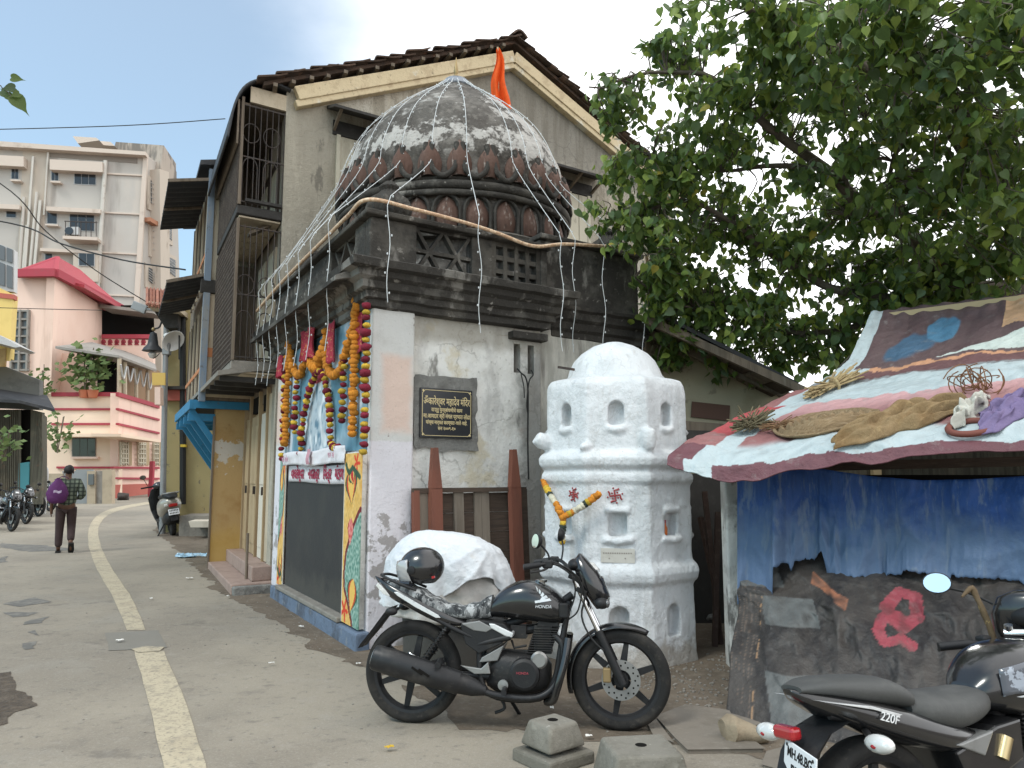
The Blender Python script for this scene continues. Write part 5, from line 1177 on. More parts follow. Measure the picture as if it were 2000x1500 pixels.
def cover_fn(top, wx, wy, hemf, k, amp):
    def cover(u, v):
        a0 = u * 2 * math.pi; r_ = math.sin(min(1, v * 1.12) * math.pi / 2) ** .8
        hem = hemf(a0); z = top - (top - hem) * (1 - math.cos(v * math.pi / 2)) ** 1.1 - .06 * math.cos(a0 - .3) * r_
        p = V((wx * r_ * math.cos(a0) - .03, wy * r_ * math.sin(a0), z)); o_ = V((math.cos(a0), math.sin(a0), .6))
        q = V((p.x * 1.0 + .3 * p.z, p.y, p.z * .7))
        p += o_ * amp * (1.0 * ridge(V((q.x * .5 + q.z, q.y * .5, q.z * 2)), 2.2, k) + .8 * ridge(V((q.x - 1.5 * q.z, q.y, q.z * .4)), 6, k + 1) + .55 * ridge(V((q.x + q.z * .8, q.y, q.z * .3)), 13, k + 2) + .2 * ridge(q, 26, k + 3)) * (.35 + .65 * v)
        p += V((math.cos(a0), math.sin(a0), 0)) * .03 * (math.sin(a0 * 9 + 3 * nv3(p, 2.5, k)) + .5 * math.sin(a0 * 21 + 2 * nv3(p, 3, k + 4))) * max(0, v - .55) ** 1.2 * 2
        return p
    return cover
MB().grid(200, 80, cover_fn(1.10, .50, .34, lambda t: .52 + .30 * math.exp(-((t - 5.35) / .55) ** 2) + .04 * math.sin(t * 3) + .025 * nv3((t * 2, 0, 0), 1), 1, .018)).build('cloth', m_sheetw, cv, smooth=70, solid=.004)
m_sheetw2 = mat('soiled_inner_cloth', (.47, .45, .42), .8, [('n', 4, .45, .65, (.36, .33, .29), .7)], [(8, .02)])
MB().grid(140, 50, cover_fn(1.05, .45, .30, lambda t: .42 + .2 * math.exp(-((t - 5.9) / .4) ** 2), 7, .015)).build('inner_sheet', m_sheetw2, cv, smooth=70, solid=.004)
mb = MB(); mb.lathe([(.2, 0), (.40, .05), (.42, .5), (.36, .75), (.2, .9)], 20)
for i, p in enumerate(mb.v): mb.v[i] = V((p.x * .95, p.y * .6, p.z))
mb.build('dark_bulk', m_black, cv, smooth=50)

# ------------------------------------------------------------------ tarpaulin stall
m_tarp = mat('printed_tarpaulin', (1, 1, 1), .6, [('n', 8, .58, .72, (.30, .27, .25), .45), ('n', 30, .6, .75, (.2, .17, .15), .3)], [(5, .03), (16, .012), (60, .002)], vcol=True, spec=.35)
stall = thing('tarpaulin_stall', 'low street stall roofed with a faded striped banner and closed by blue and black tarpaulins', 'stall', (2.4, 6.0, 0))
so_ = V((2.4, 6.0, 0))
rows = [(0, [(1303, 905, 5.85), (1420, 934, 5.6), (1560, 915, 5.35), (1700, 897, 5.1), (1850, 876, 4.9), (2010, 872, 4.7), (2250, 860, 4.3)]),
        (.15, [(1330, 872, 6.0), (1430, 884, 5.75), (1570, 868, 5.5), (1710, 852, 5.25), (1860, 838, 5.05), (2010, 830, 4.85), (2250, 815, 4.45)]),
        (.45, [(1500, 790, 6.6), (1580, 788, 6.35), (1680, 778, 6.1), (1780, 763, 5.9), (1900, 748, 5.65), (2010, 735, 5.5), (2250, 705, 5.0)]),
        (.65, [(1640, 722, 7.0), (1690, 720, 6.9), (1750, 712, 6.75), (1830, 700, 6.55), (1920, 687, 6.3), (2010, 672, 6.1), (2250, 640, 5.6)]),
        (1.0, [(1702, 612, 7.5), (1740, 608, 7.45), (1800, 600, 7.35), (1870, 591, 7.2), (1940, 583, 7.0), (2010, 572, 6.85), (2250, 540, 6.3)])]
ctl = [[at(*q) for q in r_[1]] for r_ in rows]; vs_ = [r_[0] for r_ in rows]
def cat1(P, t):                                    # t in 0..len-1
    i = min(int(t), len(P) - 2); f_ = t - i; p0, p1, p2, p3 = P[max(i - 1, 0)], P[i], P[i + 1], P[min(i + 2, len(P) - 1)]
    return .5 * ((2 * p1) + (p2 - p0) * f_ + (2 * p0 - 5 * p1 + 4 * p2 - p3) * f_ * f_ + (3 * p1 - p0 - 3 * p2 + p3) * f_ ** 3)
def roof_raw(u, v):
    k = 0
    while k < 3 and v > vs_[k + 1]: k += 1
    t = k + (v - vs_[k]) / (vs_[k + 1] - vs_[k])
    return cat1([cat1(r_, u * 6) for r_ in ctl], t)
def roof(u, v):
    p = roof_raw(u, v); hem = max(0, .12 - v) / .12
    w_ = .022 * nv3(p, 2.2, 1) + .014 * nv3((p.x * 2, p.y * 2, p.z * 7), 1.6, 2) + .006 * nv3(p, 13, 3)
    w_ += .012 * math.sin((u * 60 + 6 * nv3(p, 2))) * max(0, (v - .6)) * 1.6
    w_ += .012 * ridge((p.x * 1.2 + p.z, p.y * 1.6, p.z * 3), 2.0, 31) + .007 * ridge((p.x - p.z * 2, p.y * 2, p.z), 4.5, 33)
    p += V((-.3, -.45, .85)) * w_; p.z -= hem * .03 * (1 + nv3(p, 5, 6)); return p
CY = (.43, .49, .50); MR = (.14, .055, .065); PK = (.28, .125, .12); DB = (.095, .058, .06)
def roof_col(u, v):
    n1 = nv3((u * 7, v * 5, 1), 1); n2 = nv3((u * 30, v * 22, 4), 1); x = u + .02 * n1; y = v + .03 * n1 + .012 * n2
    if y < .085: c = MR if x > .13 else (CY if .055 < x < .13 else MR)
    elif y < .17: c = CY if x > .075 else MR
    elif y < .26: c = cm(CY, PK, sst(.17, .22, y)) if x > .16 else (CY if x > .10 else PK)
    elif y < .43: c = cm(PK, (.52, .30, .30), sst(.3, .43, y)) if x > .17 else (CY if x > .10 else (.38, .07, .075))
    elif y < .56: c = CY if x > .13 else (PK if x < .06 else CY)
    elif y < .575: c = cm(CY, DB, .6)
    elif y < .63: c = (.15, .075, .075) if x > .1 else CY
    elif y < .645: c = (.55, .28, .16) if x > .2 else CY
    else:
        c = CY if x < .115 else cm(DB, (.13, .085, .085), sst(-.3, .4, n1 + .6 * n2))
        e = ((x - .33 - (y - .66) * .35) / .12) ** 2 + ((y - .74) / .07) ** 2
        if e < 1: c = cm((.06, .12, .19), c, sst(.55, 1, e))
        e = ((x - .48) / .075) ** 2 + ((y - .82) / .075) ** 2
        if e < 1: c = cm((.08, .2, .31), c, sst(.75, 1, e))
        if x > .5 and .66 < y < .66 + (x - .5) * .28: c = (.58, .63, .58) if n1 > -.25 else (.2, .16, .13)
        if x > .74 and y > .78 and y < .95: c = (.50, .30, .17)
    dirt = 1 - .25 * max(0, n2) - .2 * max(0, n1)
    return tuple(k * dirt for k in c)
NU, NV_ = 420, 230
mb = MB(); mb.grid(NU, NV_, lambda u, v: roof(u, v) - so_)
cols = [roof_col(i / NU, j / NV_) for j in range(NV_ + 1) for i in range(NU + 1)]
mb.build('roof_tarpaulin', m_tarp, stall, cols=cols, smooth=80, solid=.008)
CP_ = Plane((1.80, 6.42, 0), 125)
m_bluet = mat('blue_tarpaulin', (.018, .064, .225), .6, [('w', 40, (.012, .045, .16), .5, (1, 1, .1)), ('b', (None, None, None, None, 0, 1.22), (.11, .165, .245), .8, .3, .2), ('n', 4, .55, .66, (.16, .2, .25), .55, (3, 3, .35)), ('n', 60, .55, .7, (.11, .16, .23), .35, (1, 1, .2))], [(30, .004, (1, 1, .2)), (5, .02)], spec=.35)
bot = [(1436, 1178), (1460, 1190), (1470, 1170), (1482, 1182), (1496, 1215), (1508, 1190), (1509, 1108), (1540, 1098), (1545, 1118), (1552, 1096), (1592, 1092), (1604, 1074), (1622, 1140), (1630, 1120), (1642, 1165), (1652, 1128), (1690, 1128), (1700, 1150), (1722, 1142), (1727, 1172), (1733, 1122), (1760, 1122), (1764, 1114), (1842, 1126), (1850, 1140), (1858, 1126), (1930, 1130), (1990, 1134), (2010, 1150), (2020, 1136), (2250, 1160)]
topc = [(1436, 915), (1520, 905), (1600, 915), (1700, 930), (1800, 938), (1900, 936), (2000, 930), (2250, 920)]
def interp(tbl, x):
    for (x0, y0), (x1, y1) in zip(tbl, tbl[1:]):
        if x <= x1: return lerp(y0, y1, (x - x0) / (x1 - x0))
    return tbl[-1][1]
def curtain(u, v):
    x = lerp(1440, 2250, u); yb = interp(bot, x) + 7 * nv3((x * .09, 0, 0), 1) + 4 * nv3((x * .35, 3, 0), 1); y = lerp(yb, interp(topc, x), v)
    off = .13 + .045 * math.sin(x * .05 + v * 1.5) * (1 - .4 * v) * (1.2 if x < 1600 else .5) + .03 * nv3((x * .012, v * 2, 0), 1) + .05 * math.sin((x * .006 + v * 2.2)) * (1 - abs(2 * v - 1)) + .06 * (1 - v) * sst(1440, 1500, x) + .22 * (1 - v) * (1 - sst(1505, 1540, x))
    off += .022 * ridge((x * .006 + v * .9, v * 1.1 - x * .002, 2), 1.6, 41) + .012 * ridge((x * .014 - v, v * 1.3, 5), 1.8, 43)
    return CP_.pt(x, y, off) - so_
MB().grid(420, 34, curtain).build('blue_curtain', m_bluet, stall, smooth=70, solid=.004)
m_bt = mat('black_printed_tarpaulin', (1, 1, 1), .55, [('n', 5, .55, .7, (.10, .09, .08), .5), ('n', 40, .55, .72, (.11, .10, .09), .35)], [(5, .03), (14, .012), (70, .002)], vcol=True, spec=.4)
def skirt(u, v):
    x = lerp(1450, 2250, u); T0 = CP_.pt(x, 1060 + (x - 1450) * .05, -.10); xb = lerp(1418, 2200, u); B0 = gp(xb, 1400 + 40 * min(1, (xb - 1418) / 120) + max(0, xb - 1560) * .18)
    p = B0.lerp(T0, v ** .8); lean = math.sin(v * 3.14)
    f_ = nv3((u * 6, v * 1.2, 2), 1) * .09 + nv3((u * 18, v * 2.5, 5), 1) * .035 + nv3((u * 8 + v * 6, v * 3, 9), 1) * .04
    rid = (1 - 2 * abs(nv3((u * 9 - v * 3, v * 2, 4), 1))) * .03
    fold = .055 * math.sin(7 * v + 14 * u + 3 * nv3((u * 4, v * 2, 7), 1)) * math.sin(3.14 * v) + .05 * max(0, math.sin(26 * u - 9 * v)) * sst(.35, .8, v)
    q_ = V((u * 7 + v * 1.5, v * 1.6 - u * 2, 3)); rid += .05 * ridge(q_, 1.2, 21) + .028 * ridge(q_, 2.9, 23) + .012 * ridge(q_, 7, 25)
    p += CP_.n * (f_ + rid + fold * .7 - .02) * (.12 + lean) * (1 - sst(.75, 1, v) * .8); p.z += .02 * nv3((u * 10, v * 3, 1), 1) * lean
    if v < .02: p.z = .004
    return p - so_
def skirt_col(u, v):
    n1 = nv3((u * 9, v * 4, 3), 1); n2 = nv3((u * 40, v * 20, 8), 1)
    c = cm((.030, .027, .026), (.062, .054, .048), sst(-.3, .4, n1 + .4 * n2)); x = u * 2.0
    d = poly_dist((x, v), [(.74, .60), (.79, .70), (.87, .68), (.89, .55), (.83, .49), (.78, .54)]) - .006
    d2 = poly_dist((x, v), [(.73, .53), (.71, .46), (.75, .40), (.82, .43), (.88, .39)])
    d3 = poly_dist((x, v), [(.76, .30), (.80, .22), (.87, .30)])
    if min(d, d2) < .030 + .014 * n1 + .006 * n2: c = cm((.30, .06, .075), (.18, .05, .055), sst(-.2, .4, n2 + n1))
    if .36 < x < .56 and abs(v - (.76 - (x - .36) * .8)) < .03 + .03 * n1: c = cm(c, (.42, .17, .09), .55 + n2)
    for (x0, v0, x1, v1) in ((.14, .42, .40, .60), (.06, .66, .26, .86), (.10, .02, .36, .2)):
        xx = x + (v - .5) * .25
        if x0 < xx < x1 and v0 < v < v1: c = cm(c, (.13, .135, .13), .8 + .4 * n2)
    if x < .14 and v < .75:
        row = (x / .14 * 7) % 1; wd = (v * 60 + 5 * math.sin(int(x / .14 * 7) * 9) + 2 * n1) % 1
        if .3 < row < .65 and .2 < wd < .8 and n2 > -.05: c = cm(c, (.17, .125, .095), .6)
        if .118 < x < .13 and n2 > .02 and (v * 22 + n1 * 2) % 1 < .7: c = (.33, .2, .11)
    return c
NU2, NV2 = 260, 130
mb = MB(); mb.grid(NU2, NV2, skirt)
mb.build('black_skirt', m_bt, stall, cols=[skirt_col(i / NU2, j / NV2) for j in range(NV2 + 1) for i in range(NU2 + 1)], smooth=80, solid=.005)
m_pill = mat('mouldy_white_pillar', (.55, .55, .52), .92, [('n', 6, .5, .62, (.36, .35, .33), .7), ('n', 5, .56, .64, (.08, .078, .072), .85, (1, 1, .5)), ('b', (None, None, None, None, 1.2, 2), (.10, .097, .09), .6, .4, .1)], [(14, .012), (50, .005)])
MB().bx(1.765 - 2.4, 1.915 - 2.4, .42, .60, -.05, 1.66).jitter(.012, 5).build('pillar', m_pill, stall, bevel=.015)
MB().bar(V((1.86, 6.56, 1.6)) - so_, V((4.2, 5.1, 1.66)) - so_, .07, .07).build('eave_pole', m_dkwood, stall)  # dark colour chosen so the gap under the eave looks shaded
MB().bar(V((1.4, 5.95, 1.585)) - so_, V((1.86, 6.56, 1.62)) - so_, .05, .05).build('eave_pole', m_bamboo, stall)
MB().bar(at(1712, 622, 7.5) - so_, at(2250, 552, 6.3) - so_, .07, .07).build('ridge_pole', m_bamboo, stall)
MB().bar(V((3.55, 7.55, 0)) - so_, V((3.55, 7.55, 3.0)) - so_, .08, .08).build('rear_post', m_bamboo, stall)
MB().bar(V((4.6, 6.75, 0)) - so_, V((4.6, 6.75, 3.05)) - so_, .08, .08).build('rear_post', m_bamboo, stall)
mb = MB(); mb.add([V(p) - so_ for p in ((1.9, 6.62, 0), (3.55, 7.6, 0), (3.55, 7.6, 2.9), (1.9, 6.62, 1.55))], [(0, 1, 2, 3)]); mb.build('side_sheet', m_shack, stall, solid=.01)
mb = MB(); mb.add([V(p) - so_ for p in ((3.55, 7.62, 0), (5.6, 6.3, 0), (5.6, 6.3, 2.9), (3.55, 7.62, 2.9))], [(0, 1, 2, 3)]); mb.build('back_sheet', m_shack, stall, solid=.01)
mb = MB(); mb.grid(20, 1, lambda u, v: V((lerp(1.95, 5.2, u), lerp(6.62, 4.5, u), lerp(.2, 1.55, v))) - so_ + V((.12, .17, 0))); mb.build('inner_sheet', m_dark, stall, solid=.004)  # near-black sheet: shade inside the stall is put into its colour

# things lying on the stall roof
def roofn(u, v):
    a0 = roof_raw(u, v); x = roof_raw(min(1, u + .02), v) - a0; y = roof_raw(u, min(1, v + .02)) - a0; n = x.cross(y).normalized()
    return a0, x.normalized(), y.normalized(), n if n.z > 0 else -n
def find_uv(px, py):
    best = None
    for i in range(0, 121):
        for j in range(0, 61):
            u, v = i / 120, j / 60; p = roof_raw(u, v) - V((0, 0, CAM_H)); yc = p.y * CP + p.z * SP; zc = -p.y * SP + p.z * CP
            d = (1000 + FPX * p.x / yc - px) ** 2 + (750 - FPX * zc / yc - py) ** 2
            if best is None or d < best[0]: best = (d, u, v)
    return best[1], best[2]
m_straw = mat('dry_straw', (.36, .27, .14), .9, [('n', 20, .45, .65, (.24, .17, .085), .8), ('n', 50, .5, .7, (.48, .38, .22), .6)])
m_weed = mat('dry_weed', (.16, .135, .08), .95, [('n', 20, .45, .65, (.10, .085, .05), .8)])
m_burlap = mat('brown_burlap', (.26, .18, .095), .95, [('n', 4, .45, .65, (.22, .135, .06), .8), ('n', 14, .55, .7, (.40, .28, .14), .6), ('w', 140, (.19, .12, .055), .5, (1, 1, 1))], [(20, .012), (120, .003)])
m_mat = mat('woven_straw_mat', (.26, .18, .10), .9, [('n', 3, .45, .65, (.18, .12, .065), .8, (1, 6, 6)), ('n', 30, .5, .68, (.36, .27, .17), .7, (.3, 3, 1))], [(30, .015, (.3, 3, 1))])
m_purple = mat('purple_cloth', (.17, .13, .24), .85, [('n', 4, .5, .7, (.14, .09, .22), .7)], [(8, .02), (30, .006)])
m_whitec = mat('crumpled_white_cloth', (.50, .48, .42), .85, [('n', 5, .5, .7, (.48, .45, .38), .7)], [(12, .015)])
def on_roof(name, label, cat, px, py):
    u, v = find_uv(px, py); p, x, y, n = roofn(u, v); g = thing(name, label, cat, p); return g, p, x, y, n, u, v
def strands(mb, c, d, ln, n_, spread, r_, x, y, n):
    for k in range(n_):
        o1 = x * rnd.gauss(0, spread) + y * rnd.gauss(0, spread) + n * abs(rnd.gauss(spread, spread * .7)); o2 = x * rnd.gauss(0, spread * 1.6) + y * rnd.gauss(0, spread * 1.6) + n * abs(rnd.gauss(spread, spread))
        f0 = rnd.uniform(-.5, -.3); f1 = rnd.uniform(.25, .5); mb.tube([c + d * ln * f0 + o1 * 1.4, c + (o1 + o2) * .35, c + d * ln * f1 + o2 * 1.3], r_, 4)
g, p, x, y, n, u, v = on_roof('stick_bundle', 'tied bundle of dry sticks lying across the stripes of the stall roof', 'sticks', 1625, 765)
mb = MB(); d = (roofn(*find_uv(1690, 735))[0] - roofn(*find_uv(1570, 795))[0]).normalized(); strands(mb, n * .03, d, .62, 70, .026, .0075, x, y, n); tag(mb.build('stick', m_straw, g), kind='stuff')
mb = MB(); mb.tube([n * .05 + (d.cross(n) * math.cos(a0) + n * math.sin(a0)) * .075 for a0 in [i * 6.283 / 12 for i in range(12)]], .012, 6, loop=True); mb.build('binding', m_straw, g)
g, p, x, y, n, u, v = on_roof('weed_bunch', 'bunch of dried weeds near the left corner of the stall roof', 'dried weeds', 1472, 842)
mb = MB(); strands(mb, n * .03, (x * .5 + y).normalized(), .2, 110, .035, .005, x, y, n); tag(mb.build('weed_stem', m_weed, g), kind='stuff')
g, p, x, y, n, u, v = on_roof('straw_mat', 'round brown woven straw mat lying on the stall roof', 'mat', 1612, 832)
def matf(a0, b0): th_ = a0 * 6.283; r_ = b0 * (1 + .06 * math.sin(th_ * 3)); return x * .36 * r_ * math.cos(th_) + y * .26 * r_ * math.sin(th_) + n * (.025 + .05 * (1 - b0 * b0) + .015 * math.sin(b0 * 40) + .01 * nv3((th_, b0 * 3, 1), 2))
MB().grid(50, 24, matf).build('weave', m_mat, g, smooth=60, solid=.015)
mb = MB(); strands(mb, n * .03 - x * .33, (x + y * .2).normalized(), .18, 30, .022, .0035, x, y, n); tag(mb.build('loose_fibre', mat('reddish_fibre', (.2, .115, .06), .95), g), kind='stuff')
def crumple(name, label, cat, pa, pb, wid, h, m, seed, pname, px0, nu=150, nv_=60):
    ua, va = find_uv(*pa); ub, vb = find_uv(*pb); P0 = roofn((ua + ub) / 2, (va + vb) / 2)[0]; g = thing(name, label, cat, P0)
    def f(u, v):
        uu, vv = lerp(ua, ub, u), lerp(va, vb, u); c, x, y, n = roofn(uu, vv); t = (v - .5) * 2
        w_ = wid * (.55 + .45 * math.sin(3.14 * min(1, max(0, u * .9 + .08))) + .25 * nv3((u * 3, 0, seed), 1)); env = (1 - t ** 4) * math.sin(3.14 * min(1, max(0, u * .92 + .04))) ** .4
        n1_ = nv3((u * 2.2, v * .8, seed), 1); fo = math.sin(v * 15 + 7 * n1_ + u * 3) * .5 + .35 * math.sin(v * 29 + 9 * nv3((u * 3, v, seed + 1), 1) - u * 6) + .5 * nv3((u * 5, v * 2.5, seed + 2), 1)
        hh = h * env * (.62 + .34 * fo + .12 * nv3((u * 14, v * 8, seed + 3), 1))
        return c + y * (t * w_ + .05 * nv3((u * 5, v, seed + 3), 1)) + x * .05 * nv3((u * 6, v * 5, seed + 4), 1) + n * (.02 + hh) - P0
    MB().grid(nu, nv_, f).build(pname, m, g, smooth=80, solid=.006); return g
crumple('burlap_sack', 'crumpled brown burlap sack stretched along the front of the stall roof', 'sack', (1640, 868), (1885, 800), .20, .16, m_burlap, 3, 'burlap', 0)
crumple('white_cloth', 'small crumpled white cloth bundle beside the purple cloth on the stall roof', 'cloth', (1870, 835), (1925, 792), .13, .16, m_whitec, 11, 'cloth', 0, 90, 50)
crumple('purple_cloth', 'crumpled purple cloth on the stall roof at the right edge of the photo', 'cloth', (1915, 835), (2060, 770), .22, .12, m_purple, 17, 'cloth', 0)
g, p, x, y, n, u, v = on_roof('rope_tangle', 'tangle of rusty coir rope above the burlap on the stall roof', 'rope', 1905, 765)
mb = MB()
for k in range(16):
    c = x * rnd.gauss(0, .06) + y * rnd.gauss(0, .03) + n * .05; r_ = rnd.uniform(.05, .15); ax = V((rnd.gauss(0, 1), rnd.gauss(0, 1), rnd.gauss(0, .6))).normalized(); a1 = ax.orthogonal().normalized(); a2 = ax.cross(a1)
    mb.tube([c + (a1 * math.cos(t) + a2 * math.sin(t)) * r_ + n * .03 for t in [i * 5.2 / 14 for i in range(15)]], .0042, 5)
tag(mb.build('coir_rope', mat('coir_rope', (.20, .10, .05), .95), g), kind='stuff')
g, p, x, y, n, u, v = on_roof('clay_ring', 'red brown ring lying below the white cloth on the stall roof', 'ring', 1893, 845)
MB().tube([x * .12 * math.cos(t) + y * .10 * math.sin(t) + n * .03 for t in [i * 6.283 / 24 for i in range(24)]], .022, 8, loop=True).build('ring', mat('red_brown_rubber', (.17, .055, .04), .7), g, smooth=60)

# ------------------------------------------------------------------ lean-to house behind the tower
m_leanw = mat('cream_lean_wall', (.42, .37, .26), .93, [('n', 1.5, .48, .65, (.34, .29, .19), .7), ('n', 2.5, .57, .65, (.09, .08, .065), .85), ('n', 6, .6, .7, (.2, .17, .13), .6)], [(10, .01)])
LP = Plane(at(1400, 800, 9.6), 92)
ln = BG('lean_to_house', 'low cream walled lean-to with a sloping plank roof behind the whitewashed tower', 'lean-to', at(1400, 1100, 9.6))
ln.poly('wall', LP, [(1262, 640), (1310, 655), (1560, 780), (1700, 780), (1700, 1150), (1262, 1150)], m_leanw, 0, .25, toground=True)
A_, B_ = at(1278, 612, 8.7) - ln.o, at(1560, 755, 8.7) - ln.o; bk_ = V((.05, 3.2, 0))
mb = MB(); mb.prism([A_, B_, B_ + bk_, A_ + bk_], (0, 0, .05)); mb.build('roof', m_corr, ln.t)
for k in range(7):
    f0 = k / 7 + .012; f1 = (k + 1) / 7 - .012; a0 = A_ + bk_ * .0 + V((0, .0, -.005))
    q0 = A_.lerp(B_, f0); q1 = A_.lerp(B_, f1); mb = MB(); mb.prism([q0 + V((0, .03, -.012)), q1 + V((0, .03, -.012)), q1 + V((0, 1.6, -.012)), q0 + V((0, 1.6, -.012))], (0, 0, -.03 - .012 * (k % 2))); mb.build('roof_plank', m_wood if k % 2 else m_dkwood, ln.t)
for dy in (.0, .55): MB().bar(A_ + V((-.1, dy, -.07)), B_ + V((.1, dy, -.07)), .07, .09).build('rafter', m_wood, ln.t)
ln.poly('window_board', LP, [(1352, 784), (1426, 792), (1424, 822), (1350, 814)], mat('brown_window_board', (.13, .07, .05), .8), .03, .06)
ln.poly('beam', LP, [(1340, 822), (1470, 832), (1470, 852), (1340, 850)], m_wood, .5, .5)
ln.poly('gap_shade_sheet', Plane(at(1380, 1000, 8.3), 92), [(1340, 840), (1700, 850), (1700, 1240), (1340, 1240)], m_hood, 0, .1, toground=True)  # black backing sheet whose colour stands in for shade in the gap
m_bars = mat('brown_bars', (.085, .05, .038), .8, [('n', 12, .5, .7, (.15, .1, .08), .6)])
for k, (x0, y0, x1, y1, Y, lab) in enumerate(((1376, 960, 1408, 1268, 7.3, 'leaning brown pole nearest the tower in the gap beside the stall'), (1402, 1000, 1396, 1262, 7.2, 'upright brown pole next to the white stall pillar'), (1368, 1010, 1392, 1120, 7.4, 'short brown pole leaning low in the gap beside the stall'))):
    p = at(x1, y1, Y); g = thing('pole', lab, 'pole', p, 0, 'poles leaning in the gap between tower and stall'); MB().bar((0, 0, -p.z if k < 2 else -.0), at(x0, y0, Y + .15) - p, .045, .045).build('pole_shaft', m_bars, g)
p = gp(1385, 1215); g = thing('stone_lumps', 'grey stones heaped in the dark gap between tower and stall pillar', 'stones', p)
for k in range(4):
    mb = MB(); mb.ball((rnd.uniform(-.05, .07), k * .16, .06 + .05 * (k % 2)), (.09, .08, .07), 9, 6); mb.jitter(.03, 9, k).build('stone', m_rough, g, smooth=40)

# ------------------------------------------------------------------ concrete blocks, slabs, rock, litter
m_blk = mat('old_concrete_block', (.20, .185, .155), .95, [('n', 5, .45, .65, (.13, .12, .095), .8), ('n', 14, .55, .7, (.27, .25, .21), .6), ('n', 30, .62, .72, (.4, .38, .34), .6), ('b', (None, None, None, None, -1, .1), (.10, .09, .07), .5, .2, .06)], [(12, .012), (60, .004)])
def block(label, loc, rz, b0, b1, h, slab):
    g = thing('concrete_block', label, 'concrete block', loc, rz, 'concrete footing blocks on the ground')
    mb = MB(); mb.box((0, 0, h / 2 + .03), (b0, b0 * .95, h - .06 if slab else h), None, 0, b1 / b0); bd = mb.build('block_body', m_blk, g, bevel=.02, seg=3)
    bd.location.z = .03 if slab else -.03
    cut = MB(); cut.lathe([(.026, h - .06), (.026, h + .1)], 12); cut.v = [p + V((.0, 0, 0)) for p in cut.v]
    if slab: MB().box((0, 0, .035), (b0 + .06, b0 + .05, .07)).jitter(.01, 6).build('base_slab', m_blk, g, bevel=.014)
    mb = MB(); mb.lathe([(.03, h + (.031 if slab else .001)), (.024, h + (.032 if slab else .002))], 14); mb.build('socket_hole', m_dark, g)
    return g
block('small stepped concrete block with a socket hole in front of the motorcycle engine', gp(1080, 1488), R(38), .27, .20, .19, True)
block('larger plain concrete block with a socket hole at the bottom edge of the photo', V((.66, 4.12, 0)), R(8), .42, .34, .18, False)
m_slab = mat('dusty_stone_slab', (.19, .165, .135), .93, [('n', 3, .45, .65, (.145, .125, .1), .8), ('n', 20, .55, .7, (.25, .225, .19), .5)], [(20, .005), (90, .002)])
def slab(label, pts, z, th_=.035):
    P = [gp(*q) for q in pts]; c = sum(P, V()) / len(P); c.z = 0; g = thing('stone_slab', label, 'stone slab', c, 0, 'broken stone slabs in the ground beside the stall')
    mb = MB(); mb.prism([V((p.x, p.y, z - th_)) - c for p in P], (0, 0, th_)); ob = mb.build('slab', m_slab, g, bevel=.008)
slab('largest broken stone slab lying right of the motorcycle front wheel', [(1283, 1408), (1340, 1385), (1422, 1396), (1448, 1440), (1492, 1472), (1345, 1474), (1322, 1452)], .03)
slab('small triangular slab piece between front wheel and large slab', [(1262, 1410), (1280, 1412), (1312, 1455), (1278, 1442)], .022)
slab('slab piece beside the rock under the black tarpaulin', [(1428, 1392), (1480, 1400), (1500, 1415), (1440, 1430)], .018)
slab('slab half buried at the bottom edge behind the larger concrete block', [(1500, 1475), (1560, 1458), (1620, 1490), (1560, 1520), (1490, 1500)], .02)
p = gp(1455, 1452); g = thing('rock', 'long pale brown rock weighing down the black tarpaulin of the stall', 'rock', p)
mb = MB(); mb.tube([(-.13, 0, .07), (-.08, .0, .075), (0, .01, .06), (.08, -.01, .05), (.14, 0, .05)], [.05, .08, .065, .055, .05], 12); mb.jitter(.03, 9).build('rock', mat('pale_rock', (.30, .24, .165), .95, [('n', 8, .45, .65, (.2, .16, .11), .7)], [(20, .01)]), g, smooth=50)
m_lit = mat('paper_litter', (.68, .66, .62), .8); m_litb = mat('blue_plastic_film', (.30, .47, .60), .35, [('n', 12, .5, .6, (.6, .7, .75), .7)], [(18, .02)], spec=.6)
for k, (x, y, sx, lab) in enumerate(((234, 1252, .05, 'crumpled white paper on the asphalt patch across the painted line'), (588, 1225, .04, 'white paper scrap near the blue plinth'), (530, 1297, .035, 'white scrap in the middle of the lane foreground'), (370, 1130, .07, 'flat white scrap in the lane near the step'), (720, 1300, .03, 'small white scrap by the temple corner'), (1078, 1385, .03, 'small white scrap under the motorcycle engine'), (1150, 1440, .03, 'white scrap between the two concrete blocks'), (700, 1298, .03, 'tiny scrap left of the rear wheel'), (295, 1170, .04, 'white scrap right of the painted line bend'), (445, 1165, .03, 'tiny scrap before the pink step'), (760, 1462, .04, 'yellow wrapper at the bottom middle of the photo'))):
    p = gp(x, y, .02); g = thing('litter', lab, 'litter', p, rnd.uniform(0, 3), 'bits of litter on the ground')
    mb = MB(); mb.grid(6, 6, lambda u, v: V(((u - .5) * sx * 1.3, (v - .5) * sx * .8, .012 + .25 * sx * nv3((u * 3, v * 3, k), 1.3)))); mb.build('scrap', m_my if 'yellow' in lab else m_lit, g, solid=.002)
p = gp(375, 1086, .03); g = thing('plastic_bag', 'pale blue plastic film dropped on the lane by the ochre wall', 'plastic bag', p)
mb = MB(); mb.grid(40, 16, lambda u, v: V(((u - .5) * .55, (v - .5) * .25 * (.6 + .6 * math.sin(u * 6)), .0 + .06 * (1 - 2 * abs(nv3((u * 5, v * 3, 2), 1.2))) * (1 - (2 * v - 1) ** 2)))); mb.build('film', m_litb, g, solid=.003, smooth=70)
